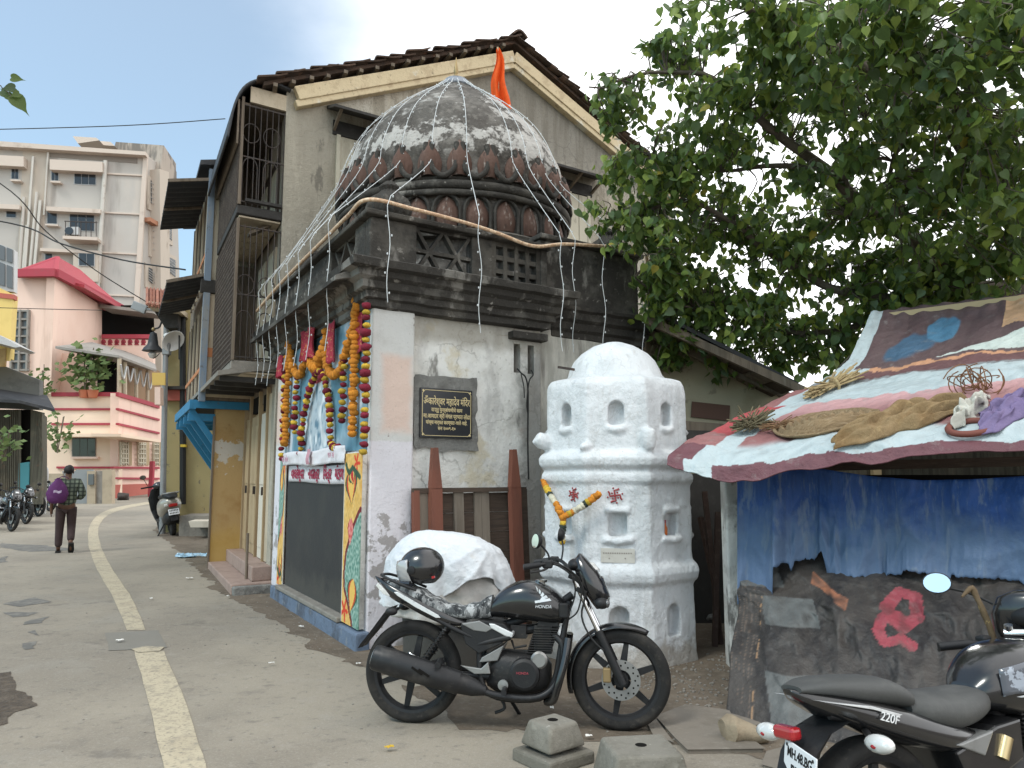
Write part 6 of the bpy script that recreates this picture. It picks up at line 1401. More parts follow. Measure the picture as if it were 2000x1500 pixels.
# pebbles and grit along the wall foot and round the tower
mb = MB()
for k in range(900):
    if k < 500: x, y = rnd.uniform(.9, 2.0), rnd.uniform(4.6, 6.9)
    elif k < 700: t = rnd.uniform(-.2, 8); q = C0 + a_ * t - b_ * abs(rnd.gauss(.2, .2)); x, y = q.x - .1, q.y
    else: x, y = rnd.uniform(-5, 1), rnd.uniform(3.5, 9)
    r_ = rnd.uniform(.004, .012) * (1.3 if k < 500 else 1); b0 = V((x, y, gz(y) + .005)); mb.ball(b0, (r_, r_ * rnd.uniform(.7, 1.2), r_ * .7), 5, 3)
tag(mb.build('grit', m_ledge), kind='stuff')
# ------------------------------------------------------------------ motorcycles
m_gloss = mat('gloss_black_paint', (.012, .012, .013), .22, [('n', 30, .55, .75, (.05, .046, .04), .3), ('n', 5, .5, .7, (.03, .028, .025), .5)], spec=.5, coat=.5)
m_matte = mat('black_plastic', (.014, .014, .015), .5, [('n', 12, .5, .75, (.038, .035, .03), .5)], [(80, .001)], spec=.3)
m_tyre = mat('dusty_tyre_rubber', (.018, .0175, .017), .85, [('n', 6, .45, .7, (.055, .048, .04), .6), ('n', 30, .55, .75, (.075, .066, .055), .5)], [(60, .002)], spec=.25)
m_chrome = mat('chrome', (.62, .62, .62), .16, [('n', 20, .55, .75, (.30, .28, .26), .4)], metal=1.0)
m_engine = mat('dark_engine_alloy', (.026, .025, .025), .5, [('n', 10, .5, .7, (.06, .055, .047), .6), ('n', 30, .6, .75, (.13, .12, .10), .5)], [(50, .002)], metal=.35)
m_alloy = mat('grey_alloy', (.28, .275, .265), .4, [('n', 12, .5, .7, (.17, .16, .145), .6)], metal=.7)
m_muff = mat('black_muffler', (.020, .020, .021), .42, [('n', 6, .5, .7, (.07, .065, .06), .6), ('n', 25, .6, .75, (.11, .10, .09), .4)], metal=.2)
m_camo = mat('camouflage_seat_cover', (.17, .175, .175), .85, [('n', 20, .49, .51, (.055, .06, .062), 1, (1, 1, .45)), ('n', 24, .53, .55, (.36, .37, .37), 1, (1, 1, .45)), ('n', 15, .57, .59, (.02, .022, .024), 1, (1, 1, .5))], [(30, .006)])
m_silver = mat('silver_decal', (.62, .63, .63), .35, [('n', 25, .5, .7, (.40, .40, .40), .6)], metal=.3)
m_greyp = mat('grey_side_panel', (.20, .20, .195), .35, [('n', 10, .5, .7, (.12, .12, .115), .5)], metal=.2, coat=.4)
m_lens = mat('smoked_lens', (.05, .05, .052), .08, spec=.8, coat=1)
m_clear = mat('clear_lens', (.55, .55, .53), .12, [('n', 30, .5, .6, (.75, .75, .74), .6)], spec=.7, coat=1)
m_redlens = mat('red_tail_lens', (.33, .012, .016), .15, coat=1)
m_mirror = mat('mirror_glass', (.85, .87, .88), .03, metal=1.0)
m_orangel = mat('amber_lens', (.6, .2, .02), .2, coat=1)
m_seat = mat('grey_vinyl_seat', (.055, .056, .054), .6, [('n', 8, .5, .7, (.085, .085, .08), .6)], [(90, .001)], spec=.4)
RY = Matrix.Rotation(-math.pi / 2, 3, 'X')               # lathe axis -> y
def sgn(x): return -1 if x < 0 else 1
def shell(mb, secs, n=20, e=2.6, m=0):
    """loft along x: secs = (x, half width, z low, z high[, y shift])"""
    S_ = []
    for q in secs:
        x, hw, z0, z1 = q[:4]; y0 = q[4] if len(q) > 4 else 0; hz = (z1 - z0) / 2; zc = (z0 + z1) / 2; r_ = []
        for j in range(n):
            t = 2 * math.pi * j / n; c, s_ = math.cos(t), math.sin(t)
            r_.append(V((x, y0 + hw * sgn(c) * abs(c) ** (2 / e), zc + hz * sgn(s_) * abs(s_) ** (2 / e))))
        S_.append(r_)
    return mb.loft(S_, m)
def dense(secs, k=4):
    P = [V((q[0], q[1], q[2])) for q in secs]; Q = [V((q[3], 0, 0)) for q in secs]
    return [(p.x, max(.003, p.y), p.z, max(p.z + .004, q.x)) for p, q in zip(catmull(P, k), catmull(Q, k))]
def wheel(name, parent, x, z, R_, w_, nsp, disc, spm, rim=None):
    mb = MB(); ri = R_ - .07
    prof = [(ri - .012, -w_ * .36), (ri + .006, -w_ * .40), (ri + .008, -w_ * .3), (ri - .01, -w_ * .12), (ri - .01, w_ * .12), (ri + .008, w_ * .3), (ri + .006, w_ * .40), (ri - .012, w_ * .36), (ri - .024, w_ * .15), (ri - .024, -w_ * .15)]
    mb.lathe(prof + [prof[0]], 48, (0, 0, 0), RY, cap=False)
    for k in range(nsp):
        t = 2 * math.pi * k / nsp + .35; d = V((math.cos(t), 0, math.sin(t))); mb.bar(d * .03, d * (ri - .015), .05, .026, up=(0, 1, 0), t1=.62)
    mb.lathe([(.0, -w_ * .55), (.045, -w_ * .55), (.05, -w_ * .2), (.05, w_ * .2), (.045, w_ * .55), (0, w_ * .55)], 20, (0, 0, 0), RY, cap=False)
    o = mb.build(name, spm, parent, smooth=35); o.location = (x, 0, z)
    mb = MB(); pr = [(ri + .004, -w_ * .38), (ri + .03, -w_ * .5), (R_ - .022, -w_ * .47), (R_ - .008, -w_ * .3), (R_, -.008), (R_, .008), (R_ - .008, w_ * .3), (R_ - .022, w_ * .47), (ri + .03, w_ * .5), (ri + .004, w_ * .38)]
    mb.lathe(pr, 64, (0, 0, 0), RY, cap=False); mb.build('tyre', m_tyre, o, smooth=50)
    if disc:
        mb = MB(); y0 = -w_ * .62
        mb.lathe([(.06, y0), (.118, y0), (.118, y0 - .005), (.06, y0 - .005), (.06, y0)], 40, (0, 0, 0), RY, cap=False); mb.build('brake_disc', m_alloy, o, smooth=30)
        mb = MB()
        for k in range(24):
            t = 2 * math.pi * k / 24; r_ = .105 if k % 2 else .085; mb.lathe([(.0001, y0 - .0062), (.006, y0 - .0062)], 8, (r_ * math.cos(t), 0, r_ * math.sin(t)), RY, cap=False)
        tag(mb.build('disc_hole', m_dark, o), kind='stuff')
        MB().box((-.085, y0 - .01, .03), (.05, .05, .085)).build('brake_caliper', mat('bronze_caliper', (.28, .2, .1), .5, metal=.5), o, bevel=.008)
    return o
def tubes(name, parent, m, *paths, smooth=60):
    mb = MB()
    for pth, r_ in paths: mb.tube(catmull(pth, 4) if len(pth) > 2 else pth, r_, 9)
    return mb.build(name, m, parent, smooth=smooth)
def plate2(name, parent, m, pts, y0, th_, bev=.006):
    mb = MB(); mb.prism([V((x, y0, z)) for x, z in pts], (0, th_, 0)); o = mb.build(name, m, parent, bevel=bev)
    import bmesh
    bm = bmesh.new(); bm.from_mesh(o.data); bmesh.ops.recalc_face_normals(bm, faces=bm.faces[:]); bm.to_mesh(o.data); bm.free(); return o
def mirror_part(parent, c, rx, rz_, face, stalk, m_gl=None):
    """round mirror: c centre, face = direction the glass looks; stalk = list of points"""
    f = V(face).normalized(); q = f.to_track_quat('Z', 'Y').to_matrix(); mb = MB()
    mb.lathe([(.001, -.03), (rx * .7, -.025), (rx, -.006), (rx * 1.03, .004), (rx * .97, .006)], 20, c, q @ Matrix.Diagonal((1, rz_ / rx, 1)))
    mb.tube(catmull(stalk, 4), .006, 7); o = mb.build('mirror', m_matte, parent, smooth=50)
    mb = MB(); mb.lathe([(.0005, .0075), (rx * .93, .0072)], 20, c, q @ Matrix.Diagonal((1, rz_ / rx, 1))); g = mb.build('mirror_glass', m_mirror, o); 
    if g.data.polygons and (g.data.polygons[0].normal.dot(f) < 0): g.data.flip_normals()
    return o

def make_motorcycle(label, loc, rz, lean, group=None, steer=0):
    b = thing('motorcycle', label, 'motorcycle', loc, 0, group, rot=(lean, 0, rz))
    wheel('rear_wheel', b, -.655, .312, .312, .105, 6, False, m_matte); fw = wheel('front_wheel', b, .655, .304, .304, .085, 6, True, m_matte)
    mb = MB(); shell(mb, dense([(-.185, .05, .655, .70), (-.14, .085, .655, .775), (-.06, .115, .652, .845), (.04, .132, .64, .885), (.14, .135, .63, .878), (.24, .125, .622, .835), (.31, .09, .63, .775), (.345, .05, .67, .735)]), 24, 2.5)
    tank = mb.build('fuel_tank', m_gloss, b, smooth=70)
    MB().lathe([(.04, 0), (.042, .012), (.03, .016), (.001, .017)], 20, (.16, 0, .876)).build('fuel_cap', m_chrome, tank, smooth=40)
    text_mesh('HONDA', .027, m_silver, 'lettering', tank, (.185, -.139, .735), (1, .04, 0), (0, .12, 1), .001, shear=.2)
    mb = MB()
    for k in range(5):
        y_ = -.137 + .004 * k; p0 = V((.135 + .008 * k, y_, .755 + .002 * k)); p1 = V((.235 - .022 * k, y_ + .004, .772 + .018 * k)); mb.add([p0, p1, p1 + V((-.012, .003, .014)), p0 + V((-.004, .002, .014))], [(0, 1, 2, 3)])
    mb.build('wing_emblem', m_silver, tank, solid=.003)
    mb = MB(); shell(mb, dense([(-.86, .055, .855, .872), (-.78, .095, .80, .868), (-.66, .12, .75, .84), (-.54, .125, .685, .78), (-.43, .12, .65, .735), (-.33, .115, .64, .725), (-.23, .105, .64, .752), (-.15, .075, .65, .792)]), 20, 2.6)
    for i, p in enumerate(mb.v): mb.v[i] = p + V((0, 0, .006 * math.sin(p.x * 60) * (1 if p.z > .7 else 0)))
    mb.build('seat', m_camo, b, smooth=60)
    mb = MB(); shell(mb, dense([(-.93, .012, .888, .897), (-.88, .055, .825, .885), (-.80, .10, .755, .862), (-.68, .128, .70, .815), (-.56, .136, .645, .755), (-.45, .134, .605, .705), (-.36, .122, .597, .66), (-.31, .10, .607, .635)]), 18, 3)
    tail = mb.build('tail_cowl', m_gloss, b, smooth=60)
    plate2('silver_stripe', tail, m_silver, [(-.765, .805), (-.74, .808), (-.60, .735), (-.475, .672), (-.46, .655), (-.49, .655), (-.62, .715), (-.74, .783)], -.141, .03, .002)
    plate2('tail_lamp', tail, m_clear, [(-.90, .84), (-.845, .785), (-.80, .775), (-.83, .81), (-.885, .86)], -.095, .19, .004)
    tubes('grab_rail', b, m_matte, ([(-.62, -.14, .82), (-.72, -.145, .855), (-.85, -.10, .90), (-.88, 0, .905), (-.85, .10, .90), (-.72, .145, .855), (-.62, .14, .82)], .009))
    mb = MB()
    for k, (x, z) in enumerate(((-.74, .73), (-.80, .70), (-.86, .62), (-.92, .54), (-.985, .455))): pass
    mb.loft([[V((x - .02, -w_, z)), V((x - .02, w_, z)), V((x + .012, w_ * .9, z + .01)), V((x + .012, -w_ * .9, z + .01))] for x, z, w_ in ((-.70, .735, .07), (-.80, .70, .075), (-.86, .62, .075), (-.92, .54, .07), (-.975, .475, .06), (-.995, .445, .05))]); mb.build('rear_mudguard', m_matte, b, smooth=40)
    for s_ in (-1, 1):
        mb = MB(); mb.ball((-.77, s_ * .16, .69), (.04, .03, .026), 10, 7); mb.tube([(-.75, s_ * .07, .70), (-.76, s_ * .14, .69)], .01, 6); o = mb.build('rear_indicator', m_matte, b, smooth=60)
    plate2('side_panel', b, m_matte, [(-.335, .615), (-.20, .645), (-.06, .625), (.0, .565), (-.08, .505), (-.215, .445), (-.30, .50)], -.128, .256)
    plate2('grey_panel', b, m_greyp, [(-.33, .622), (-.215, .642), (-.125, .60), (-.17, .575), (-.25, .583)], -.134, .268, .005)
    plate2('silver_trim', b, m_silver, [(-.155, .628), (-.12, .626), (.0, .573), (-.008, .545), (-.05, .555), (-.14, .60)], -.138, .276, .006)
    plate2('lower_grey_panel', b, m_greyp, [(-.20, .42), (-.06, .50), (-.10, .405), (-.215, .392)], -.115, .23, .005)
    # frame, engine
    tubes('frame', b, m_matte, ([(.36, 0, .80), (.20, 0, .70), (-.1, 0, .60), (-.3, 0, .56)], .026), ([(.34, -.03, .76), (.29, -.06, .5), (.25, -.08, .3), (.16, -.09, .19), (-.1, -.1, .19), (-.2, -.1, .28), (-.22, -.09, .5)], .018), ([(.34, .03, .76), (.29, .06, .5), (.25, .08, .3), (.16, .09, .19), (-.1, .1, .19), (-.2, .1, .28), (-.22, .09, .5)], .018), ([(-.2, -.11, .52), (-.4, -.12, .6), (-.62, -.11, .72)], .015), ([(-.22, -.11, .5), (-.02, -.12, .55)], .02))
    mb = MB(); shell(mb, dense([(-.17, .08, .24, .36), (-.10, .11, .215, .45), (0, .125, .20, .455), (.1, .125, .205, .45), (.19, .10, .23, .42), (.225, .06, .27, .38)]), 18, 3.2); eng = mb.build('engine', m_engine, b, smooth=40)
    mb = MB(); mb.lathe([(.0, .165), (.075, .165), (.092, .155), (.096, .11)], 32, (.07, 0, .335), Matrix.Rotation(math.pi / 2, 3, 'X')); mb.build('clutch_cover', m_matte, eng, smooth=30)
    text_mesh('HONDA', .02, m_crim, 'lettering', eng, (.06, -.1665, .345), (1, 0, 0), (0, 0, 1), .0006)
    mb = MB()
    for k in range(11): mb.box((.15 + .005 * k, 0, .452 + k * .0145), (.15, .17, .006))
    mb.box((.175, 0, .53), (.11, .13, .17)); mb.box((.21, 0, .635), (.13, .14, .05)); mb.build('finned_cylinder', m_engine, eng, bevel=.002)
    mb = MB(); mb.lathe([(.05, .12), (.052, .14), (.04, .15), (0, .15)], 20, (.16, 0, .42), Matrix.Rotation(math.pi / 2, 3, 'X')); mb.build('engine_cover', m_alloy, eng, smooth=40); mb = MB(); mb.lathe([(.03, .12), (.032, .15), (0, .152)], 14, (-.06, 0, .27), Matrix.Rotation(math.pi / 2, 3, 'X')); mb.build('engine_cover', m_alloy, eng, smooth=40)
    mb = MB(); mb.box((.02, 0, .57), (.1, .09, .08)); mb.tube([(.06, 0, .58), (.14, 0, .59)], .03, 10); mb.tube([(-.02, -.05, .52), (.0, -.09, .48), (.08, -.11, .50)], .008, 6); mb.build('carburettor', m_engine, eng, bevel=.008)
    tubes('exhaust_pipe', b, m_muff, ([(.245, -.06, .56), (.30, -.08, .5), (.295, -.10, .38), (.25, -.12, .27), (.17, -.135, .21), (.05, -.145, .198), (-.1, -.15, .212), (-.2, -.16, .24)], .021))
    mb = MB(); secs = []
    for t, r_ in ((0, .028), (.03, .034), (.10, .052), (.22, .062), (.23, .070), (.5, .076), (.8, .080), (.96, .078), (.98, .070)):
        c = V((-.165, -.16, .235)).lerp(V((-.875, -.20, .425)), t); d = V((-.71, -.04, .19)).normalized(); ux = V((0, 1, 0)); uz = d.cross(ux); secs.append([c + ux * r_ * .82 * math.cos(2 * math.pi * j / 20) + uz * r_ * math.sin(2 * math.pi * j / 20) for j in range(20)])
    mb.loft(secs); muf = mb.build('muffler', m_muff, b, smooth=40)
    mb = MB()
    for t in (.52, .58): 
        c = V((-.165, -.16, .235)).lerp(V((-.875, -.20, .425)), t) + V((0, -.064, .0)); mb.bar(c + V((-.03, 0, .03)), c + V((.035, 0, -.01)), .012, .012)
    mb.build('muffler_slot', m_dark, muf); muf.children[-1]['kind'] = 'stuff'
    MB().lathe([(.001, 0), (.05, 0), (.055, -.004)], 16, (-.868, -.2, .423), V((-.71, -.04, .19)).to_track_quat('Z', 'Y').to_matrix()).build('muffler_end', m_alloy, muf)
    tubes('swingarm', b, m_matte, ([(-.15, -.09, .31), (-.655, -.09, .312)], .022), ([(-.15, .09, .31), (-.655, .09, .312)], .022))
    plate2('footpeg_plate', b, m_alloy, [(-.33, .375), (-.20, .36), (-.155, .40), (-.14, .33), (-.24, .325)], -.135, .02, .005)
    tubes('pillion_footrest', b, m_chrome, ([(-.645, -.16, .445), (-.62, -.17, .43), (-.5, -.18, .385)], .009)); tubes('footrest_rubber', b, m_matte, ([(-.455, -.13, .40), (-.44, -.28, .395)], .018)); tubes('footrest_mount', b, m_matte, ([(-.46, -.14, .38), (-.40, -.15, .33)], .024)); tubes('footrest_rubber', b, m_matte, ([(-.05, -.12, .25), (-.04, -.27, .25)], .017))
    for s_ in (-1, 1):
        mb = MB(); p, q = V((-.40, s_ * .115, .63)), V((-.60, s_ * .115, .35)); mb.tube([p, q], .012, 8)
        mb.tube([p.lerp(q, .12 + .7 * i / 60) + V((math.cos(i * 1.05) * .02, math.sin(i * 1.05) * .02, 0)) for i in range(61)], .0055, 5); mb.build('shock_absorber', m_engine, b, smooth=60)
    tubes('engine_guard', b, m_gloss, ([(.335, -.12, .55), (.315, -.15, .42), (.275, -.16, .28), (.245, -.13, .19), (.2, -.08, .17)], .024), ([(.335, .12, .55), (.315, .15, .42), (.275, .16, .28), (.245, .13, .19), (.2, .08, .17)], .024))
    tubes('side_stand', b, m_matte, ([(-.09, .09, .21), (.0, .24, .0 + .02)], .012)); tubes('brake_pedal', b, m_matte, ([(-.10, -.04, .19), (-.06, -.05, .12), (-.12, -.06, .09)], .01))
    # front end
    for s_ in (-1, 1):
        tubes('fork_tube', b, m_chrome, ([(.375, s_ * .09, .90), (.535, s_ * .09, .565)], .0165)); tubes('fork_slider', b, m_matte, ([(.52, s_ * .09, .595), (.665, s_ * .09, .285)], .026))
    mb = MB(); mb.box((.42, 0, .83), (.07, .23, .03), Matrix.Rotation(.45, 3, 'Y')); mb.box((.375, 0, .905), (.08, .22, .025), Matrix.Rotation(.45, 3, 'Y')); mb.build('fork_clamp', m_matte, b, bevel=.006)
    mb = MB(); K = 26
    secs = []
    for i in range(K + 1):
        an = R(lerp(196, 58, i / K)); wv = .062 * (1 if i < K - 4 else (K - i + 1) / 5.5); r_ = .333
        c = V((.655 + r_ * math.cos(an), 0, .304 + r_ * math.sin(an))); d = V((math.cos(an), 0, math.sin(an)))
        secs.append([c + V((0, y * wv, 0)) - d * (.030 * abs(y) ** 3) for y in (-1, -.75, -.4, 0, .4, .75, 1)])
    mb.loft(secs, cap=False, closed=False); mb.build('front_mudguard', m_gloss, b, smooth=60, solid=.006)
    mb = MB(); n = 18; S_ = []
    for z, x0, x1, hw in ((1.055, .40, .42, .045), (1.02, .375, .455, .085), (.95, .375, .52, .112), (.88, .395, .562, .125), (.82, .43, .588, .122), (.775, .465, .588, .105), (.74, .49, .560, .08), (.72, .505, .53, .05)):
        S_.append([V(((x0 + x1) / 2 + (x1 - x0) / 2 * sgn(math.cos(t)) * abs(math.cos(t)) ** .75, hw * sgn(math.sin(t)) * abs(math.sin(t)) ** .8, z)) for t in [2 * math.pi * j / n for j in range(n)]])
    mb.loft(S_); fa = mb.build('headlamp_fairing', m_gloss, b, smooth=55)
    mb = MB(); mb.grid(8, 8, lambda u, v: V((lerp(.573, .530, v) + .022 - .10 * (u - .5) ** 2 * 1.6, (u - .5) * .19, lerp(.79, .915, v)))); mb.build('headlamp', m_lens, fa, solid=.006, smooth=60)
    mb = MB(); mb.grid(6, 4, lambda u, v: V((lerp(.475, .515, 1 - v) + .02 - .25 * (u - .5) ** 2, (u - .5) * .13, lerp(.955, 1.0, v)))); mb.build('fairing_visor', m_clear, fa, solid=.003, smooth=60)
    for s_ in (-1, 1):
        mb = MB(); mb.ball((.545, s_ * .17, .765), (.045, .034, .034), 12, 8); mb.tube([(.5, s_ * .09, .77), (.53, s_ * .15, .765)], .012, 7); o = mb.build('front_indicator', m_matte, b, smooth=60)
        mb = MB(); mb.ball((.578, s_ * .172, .765), (.016, .026, .026), 10, 6); mb.build('indicator_lens', m_lens, o, smooth=60)
    tubes('handlebar', b, m_matte, ([(.10, -.36, .985), (.20, -.34, 1.0), (.27, -.24, 1.0), (.335, -.1, .955), (.345, 0, .945), (.335, .1, .955), (.27, .24, 1.0), (.20, .34, 1.0), (.10, .36, .985)], .012))
    for s_ in (-1, 1):
        tubes('grip', b, m_matte, ([(.085, s_ * .365, .982), (.185, s_ * .342, .998)], .0185)); tubes('brake_lever', b, m_engine, ([(.235, s_ * .30, .985), (.2, s_ * .36, .965), (.13, s_ * .40, .955)], .007)); MB().box((.225, s_ * .31, 1.0), (.06, .06, .05)).build('switch_box', m_matte, b, bevel=.01)
    mirror_part(b, V((.155, -.30, 1.135)), .055, .045, (-1, -.55, .1), [(.235, -.27, 1.0), (.225, -.28, 1.06), (.175, -.295, 1.12)])
    mirror_part(b, V((.265, .30, 1.17)), .055, .045, (-1, .15, .1), [(.275, .25, 1.0), (.285, .27, 1.08), (.275, .295, 1.15)])
    tubes('control_cable', b, m_cable, ([(.24, -.28, 1.0), (.33, -.26, .98), (.42, -.15, .88), (.40, -.12, .72), (.34, -.1, .66)], .005), ([(.27, -.2, 1.0), (.36, -.16, .95), (.44, -.12, .82), (.42, -.11, .68), (.48, -.11, .55), (.58, -.10, .46)], .006), ([(.28, -.15, .99), (.38, -.1, .93), (.46, -.08, .86)], .005), ([(.26, -.24, 1.0), (.36, -.2, .93), (.38, -.14, .80), (.30, -.08, .62)], .005))
    MB().ball((.38, 0, .985), (.05, .09, .04), 14, 8).build('instrument_pod', m_matte, b, smooth=60)
    MB().box((.31, -.09, .71), (.06, .05, .09)).build('cowl_plug', m_matte, b, bevel=.01)
    return b
moto = make_motorcycle('black motorcycle with camouflage seat cover on its stand before the temple and white tower', (.02, 4.98, 0), R(-7), R(-4))
# helmet on its seat
MBASIS = Matrix.Translation((.02, 4.98, 0)) @ Matrix.Rotation(R(-7), 4, 'Z') @ Matrix.Rotation(R(-4), 4, 'X')
hp = MBASIS @ V((-.625, -.01, .955))
he = thing('helmet', 'glossy black helmet with clear visor resting on the motorcycle seat', 'helmet', hp, 0, rot=(0, R(12), R(170)))
mb = MB(); mb.ball((0, 0, 0), (.145, .122, .128), 28, 18)
mb.v = [V((p.x * (1.08 if p.x < 0 else 1.0), p.y, max(p.z, -.098 + .03 * (p.x / .14)))) for p in mb.v]; mb.build('shell', m_gloss, he, smooth=60)
m_visor = mat('clear_visor', (.36, .36, .36), .1, spec=.8, coat=1)
mb = MB(); mb.grid(20, 8, lambda u, v: (lambda a0, z: V((.162 * math.cos(a0) * math.sqrt(max(.1, 1 - (z / .15) ** 2)), .130 * math.sin(a0) * math.sqrt(max(.1, 1 - (z / .15) ** 2)), z)))(lerp(-1.25, 1.25, u), lerp(-.078, .07, v))); mb.build('visor', m_visor, he, solid=.004, smooth=60)
for s_ in (-1, 1): MB().lathe([(.028, 0), (.026, .008), (.012, .012), (.001, .012)], 16, (.03, s_ * .122, .0), Matrix.Rotation(-s_ * math.pi / 2, 3, 'X')).build('visor_hinge', m_matte, he, smooth=40)
tubes('chin_guard', he, m_gloss, ([(.05, -.115, -.085), (.13, -.075, -.075), (.155, 0, -.07), (.13, .075, -.075), (.05, .115, -.085)], .022))
MB().box((-.10, .1, -.07), (.02, .01, .014)).build('red_badge', m_redlens, he)

# second motorcycle, cut by the right edge of the photograph
B2 = (1.90, 3.11, 0); R2 = R(24)
b2 = thing('motorcycle', 'black sports motorcycle with a white number plate at the lower right edge of the photo', 'motorcycle', B2, 0, rot=(R(-7), 0, R2))
wheel('rear_wheel', b2, -.66, .312, .312, .12, 6, True, m_matte)
mb = MB(); shell(mb, dense([(-.98, .02, .80, .815), (-.93, .055, .755, .812), (-.80, .10, .69, .79), (-.62, .13, .615, .745), (-.45, .145, .56, .69), (-.3, .14, .53, .64), (-.18, .11, .55, .60)]), 18, 3); tl = mb.build('tail_cowl', m_gloss, b2, smooth=60)
text_mesh('220F', .042, m_silver, 'lettering', tl, (-.66, -.134, .70), (1, -.08, -.33), (.3, .12, 1), .0015, shear=.3)
plate2('silver_stripe', tl, m_silver, [(-.93, .782), (-.72, .745), (-.50, .675), (-.32, .60), (-.50, .665), (-.72, .735)], -.128, .256, .001)
mb = MB(); shell(mb, dense([(-.96, .05, .80, .825), (-.86, .095, .785, .84), (-.72, .115, .75, .835), (-.58, .12, .72, .82), (-.50, .115, .705, .78), (-.47, .08, .71, .74)]), 18, 2.6); mb.build('pillion_seat', m_seat, b2, smooth=60)
mb = MB(); shell(mb, dense([(-.50, .10, .665, .745), (-.42, .135, .625, .752), (-.30, .145, .60, .74), (-.18, .135, .61, .735), (-.08, .10, .63, .735), (-.04, .06, .65, .71)]), 18, 2.5); mb.build('seat', m_seat, b2, smooth=60)
mb = MB(); shell(mb, dense([(-.10, .06, .66, .74), (-.04, .11, .64, .80), (.08, .155, .61, .865), (.22, .165, .59, .885), (.36, .15, .60, .86), (.46, .10, .64, .80), (.5, .05, .68, .74)]), 22, 2.7); t2 = mb.build('fuel_tank', m_gloss, b2, smooth=60)
text_mesh('Pulsar', .055, m_silver, 'lettering', t2, (.25, -.168, .745), (1, 0, -.05), (0, .15, 1), .0012, shear=.2)
plate2('silver_line', t2, m_silver, [(.0, .70), (.2, .705), (.40, .68), (.2, .69)], -.170, .02, .001)
m_crack = mat('cracked_tank_reflection', (.30, .33, .38), .2, [('n', 14, .48, .5, (.07, .075, .09), .9)], coat=.6)
mb = MB(); mb.grid(6, 5, lambda u, v: V((-.03 + .17 * u, -.10 - .055 * math.sin(min(1, u + .25) * 1.5) , .70 + .10 * v + .03 * u))); mb.build('painted_reflection', m_crack, t2, solid=.004, smooth=60)  # broken-up reflection on the tank, painted as a thin pale patch
plate2('side_panel', b2, m_gloss, [(-.36, .55), (-.12, .61), (.02, .62), (.0, .48), (-.2, .42), (-.32, .45)], -.14, .28, .01)
plate2('grey_panel', b2, m_greyp, [(-.36, .575), (-.15, .60), (-.22, .52)], -.147, .294, .006)
mb = MB(); shell(mb, dense([(-.2, .09, .22, .42), (-.05, .13, .19, .48), (.12, .14, .19, .50), (.25, .10, .24, .44)]), 16, 3.2); e2 = mb.build('engine', m_engine, b2, smooth=40)
mb = MB()
for k in range(9): mb.box((.17, 0, .49 + k * .016), (.16, .19, .006))
mb.build('cylinder_fin', m_engine, e2); e2.children[-1]['kind'] = 'stuff'
tubes('gold_canister', b2, mat('pale_gold_metal', (.50, .40, .22), .35, metal=.8), ([(-.13, -.14, .50), (-.09, -.145, .57)], .024))
mb = MB(); secs = []
for t, r_ in ((0, .03), (.1, .05), (.25, .066), (.7, .08), (.95, .078), (1, .06)):
    c = V((-.15, -.16, .27)).lerp(V((-.80, -.215, .47)), t); secs.append([c + V((0, 1, 0)) * r_ * .8 * math.cos(2 * math.pi * j / 18) + V((.27, 0, .96)) * r_ * math.sin(2 * math.pi * j / 18) for j in range(18)])
mb.loft(secs); mb.build('muffler', m_muff, b2, smooth=50)
tubes('muffler_trim', b2, m_chrome, ([(-.25, -.235, .35), (-.5, -.285, .45), (-.7, -.285, .5)], .012))
tubes('frame', b2, m_matte, ([(.4, 0, .80), (.1, 0, .62), (-.3, 0, .55)], .03), ([(-.2, -.12, .5), (-.6, -.1, .66), (-.85, -.05, .72)], .014), ([(-.2, -.1, .3), (-.66, -.1, .31)], .025))
mb = MB(); mb.loft([[V((x - .02, -w_, z)), V((x - .02, w_, z)), V((x + .02, w_ * .9, z + .015)), V((x + .02, -w_ * .9, z + .015))] for x, z, w_ in ((-.76, .70, .085), (-.88, .665, .085), (-.95, .60, .08), (-1.0, .50, .075), (-1.05, .40, .06))]); mb.build('rear_mudguard', m_matte, b2, smooth=40)
pl2 = MB().box((0, 0, 0), (.006, .215, .125)).build('number_plate', mat('white_plate', (.70, .71, .72), .45), b2, bevel=.004); pl2.location = (-1.01, -.05, .575); pl2.rotation_euler = (R(6), R(8), R(-16))
m_blkt = mat('black_lettering', (.012, .012, .013), .6)
text_mesh('MH.48.BG', .044, m_blkt, 'lettering', pl2, (-.0035, 0, .028), (0, -1, 0), (0, 0, 1), .0008, sx=.9, off=.0012)
text_mesh('5719', .058, m_blkt, 'lettering', pl2, (-.0035, .0, -.03), (0, -1, 0), (0, 0, 1), .0008, off=.0015)
mb = MB()
for y in (-.088, .088): mb.lathe([(.0001, .006), (.005, .0055), (.006, .003)], 10, (0, y, .048), Matrix.Rotation(-math.pi / 2, 3, 'Y'))
mb.build('plate_screw', m_engine, pl2); pl2.children[-1]['kind'] = 'stuff'
MB().box((-.975, .03, .668), (.05, .10, .045)).build('tail_lamp', m_redlens, b2, bevel=.014, seg=3)
for y_, x_ in ((-.17, -.78), (.16, -.93)):
    mb = MB(); mb.tube([(x_ + .06, y_ * .45, .66), (x_ + .01, y_ * .85, .648)], .012, 7); o = mb.build('indicator_stem', m_matte, b2, smooth=60)
    MB().ball((x_, y_ * 1.1, .642), (.034, .058, .031), 14, 9).build('indicator_lens', m_clear, o, smooth=60); MB().ball((x_ - .012, y_ * 1.1, .638), (.026, .022, .012), 8, 6).build('indicator_bulb', m_redlens, o, smooth=60)
def st(p, ang=R(32), c=(.42, 0)):                       # steering turned to the left
    x, y = p[0] - c[0], p[1] - c[1]; return V((c[0] + x * math.cos(ang) - y * math.sin(ang), c[1] + x * math.sin(ang) + y * math.cos(ang), p[2]))
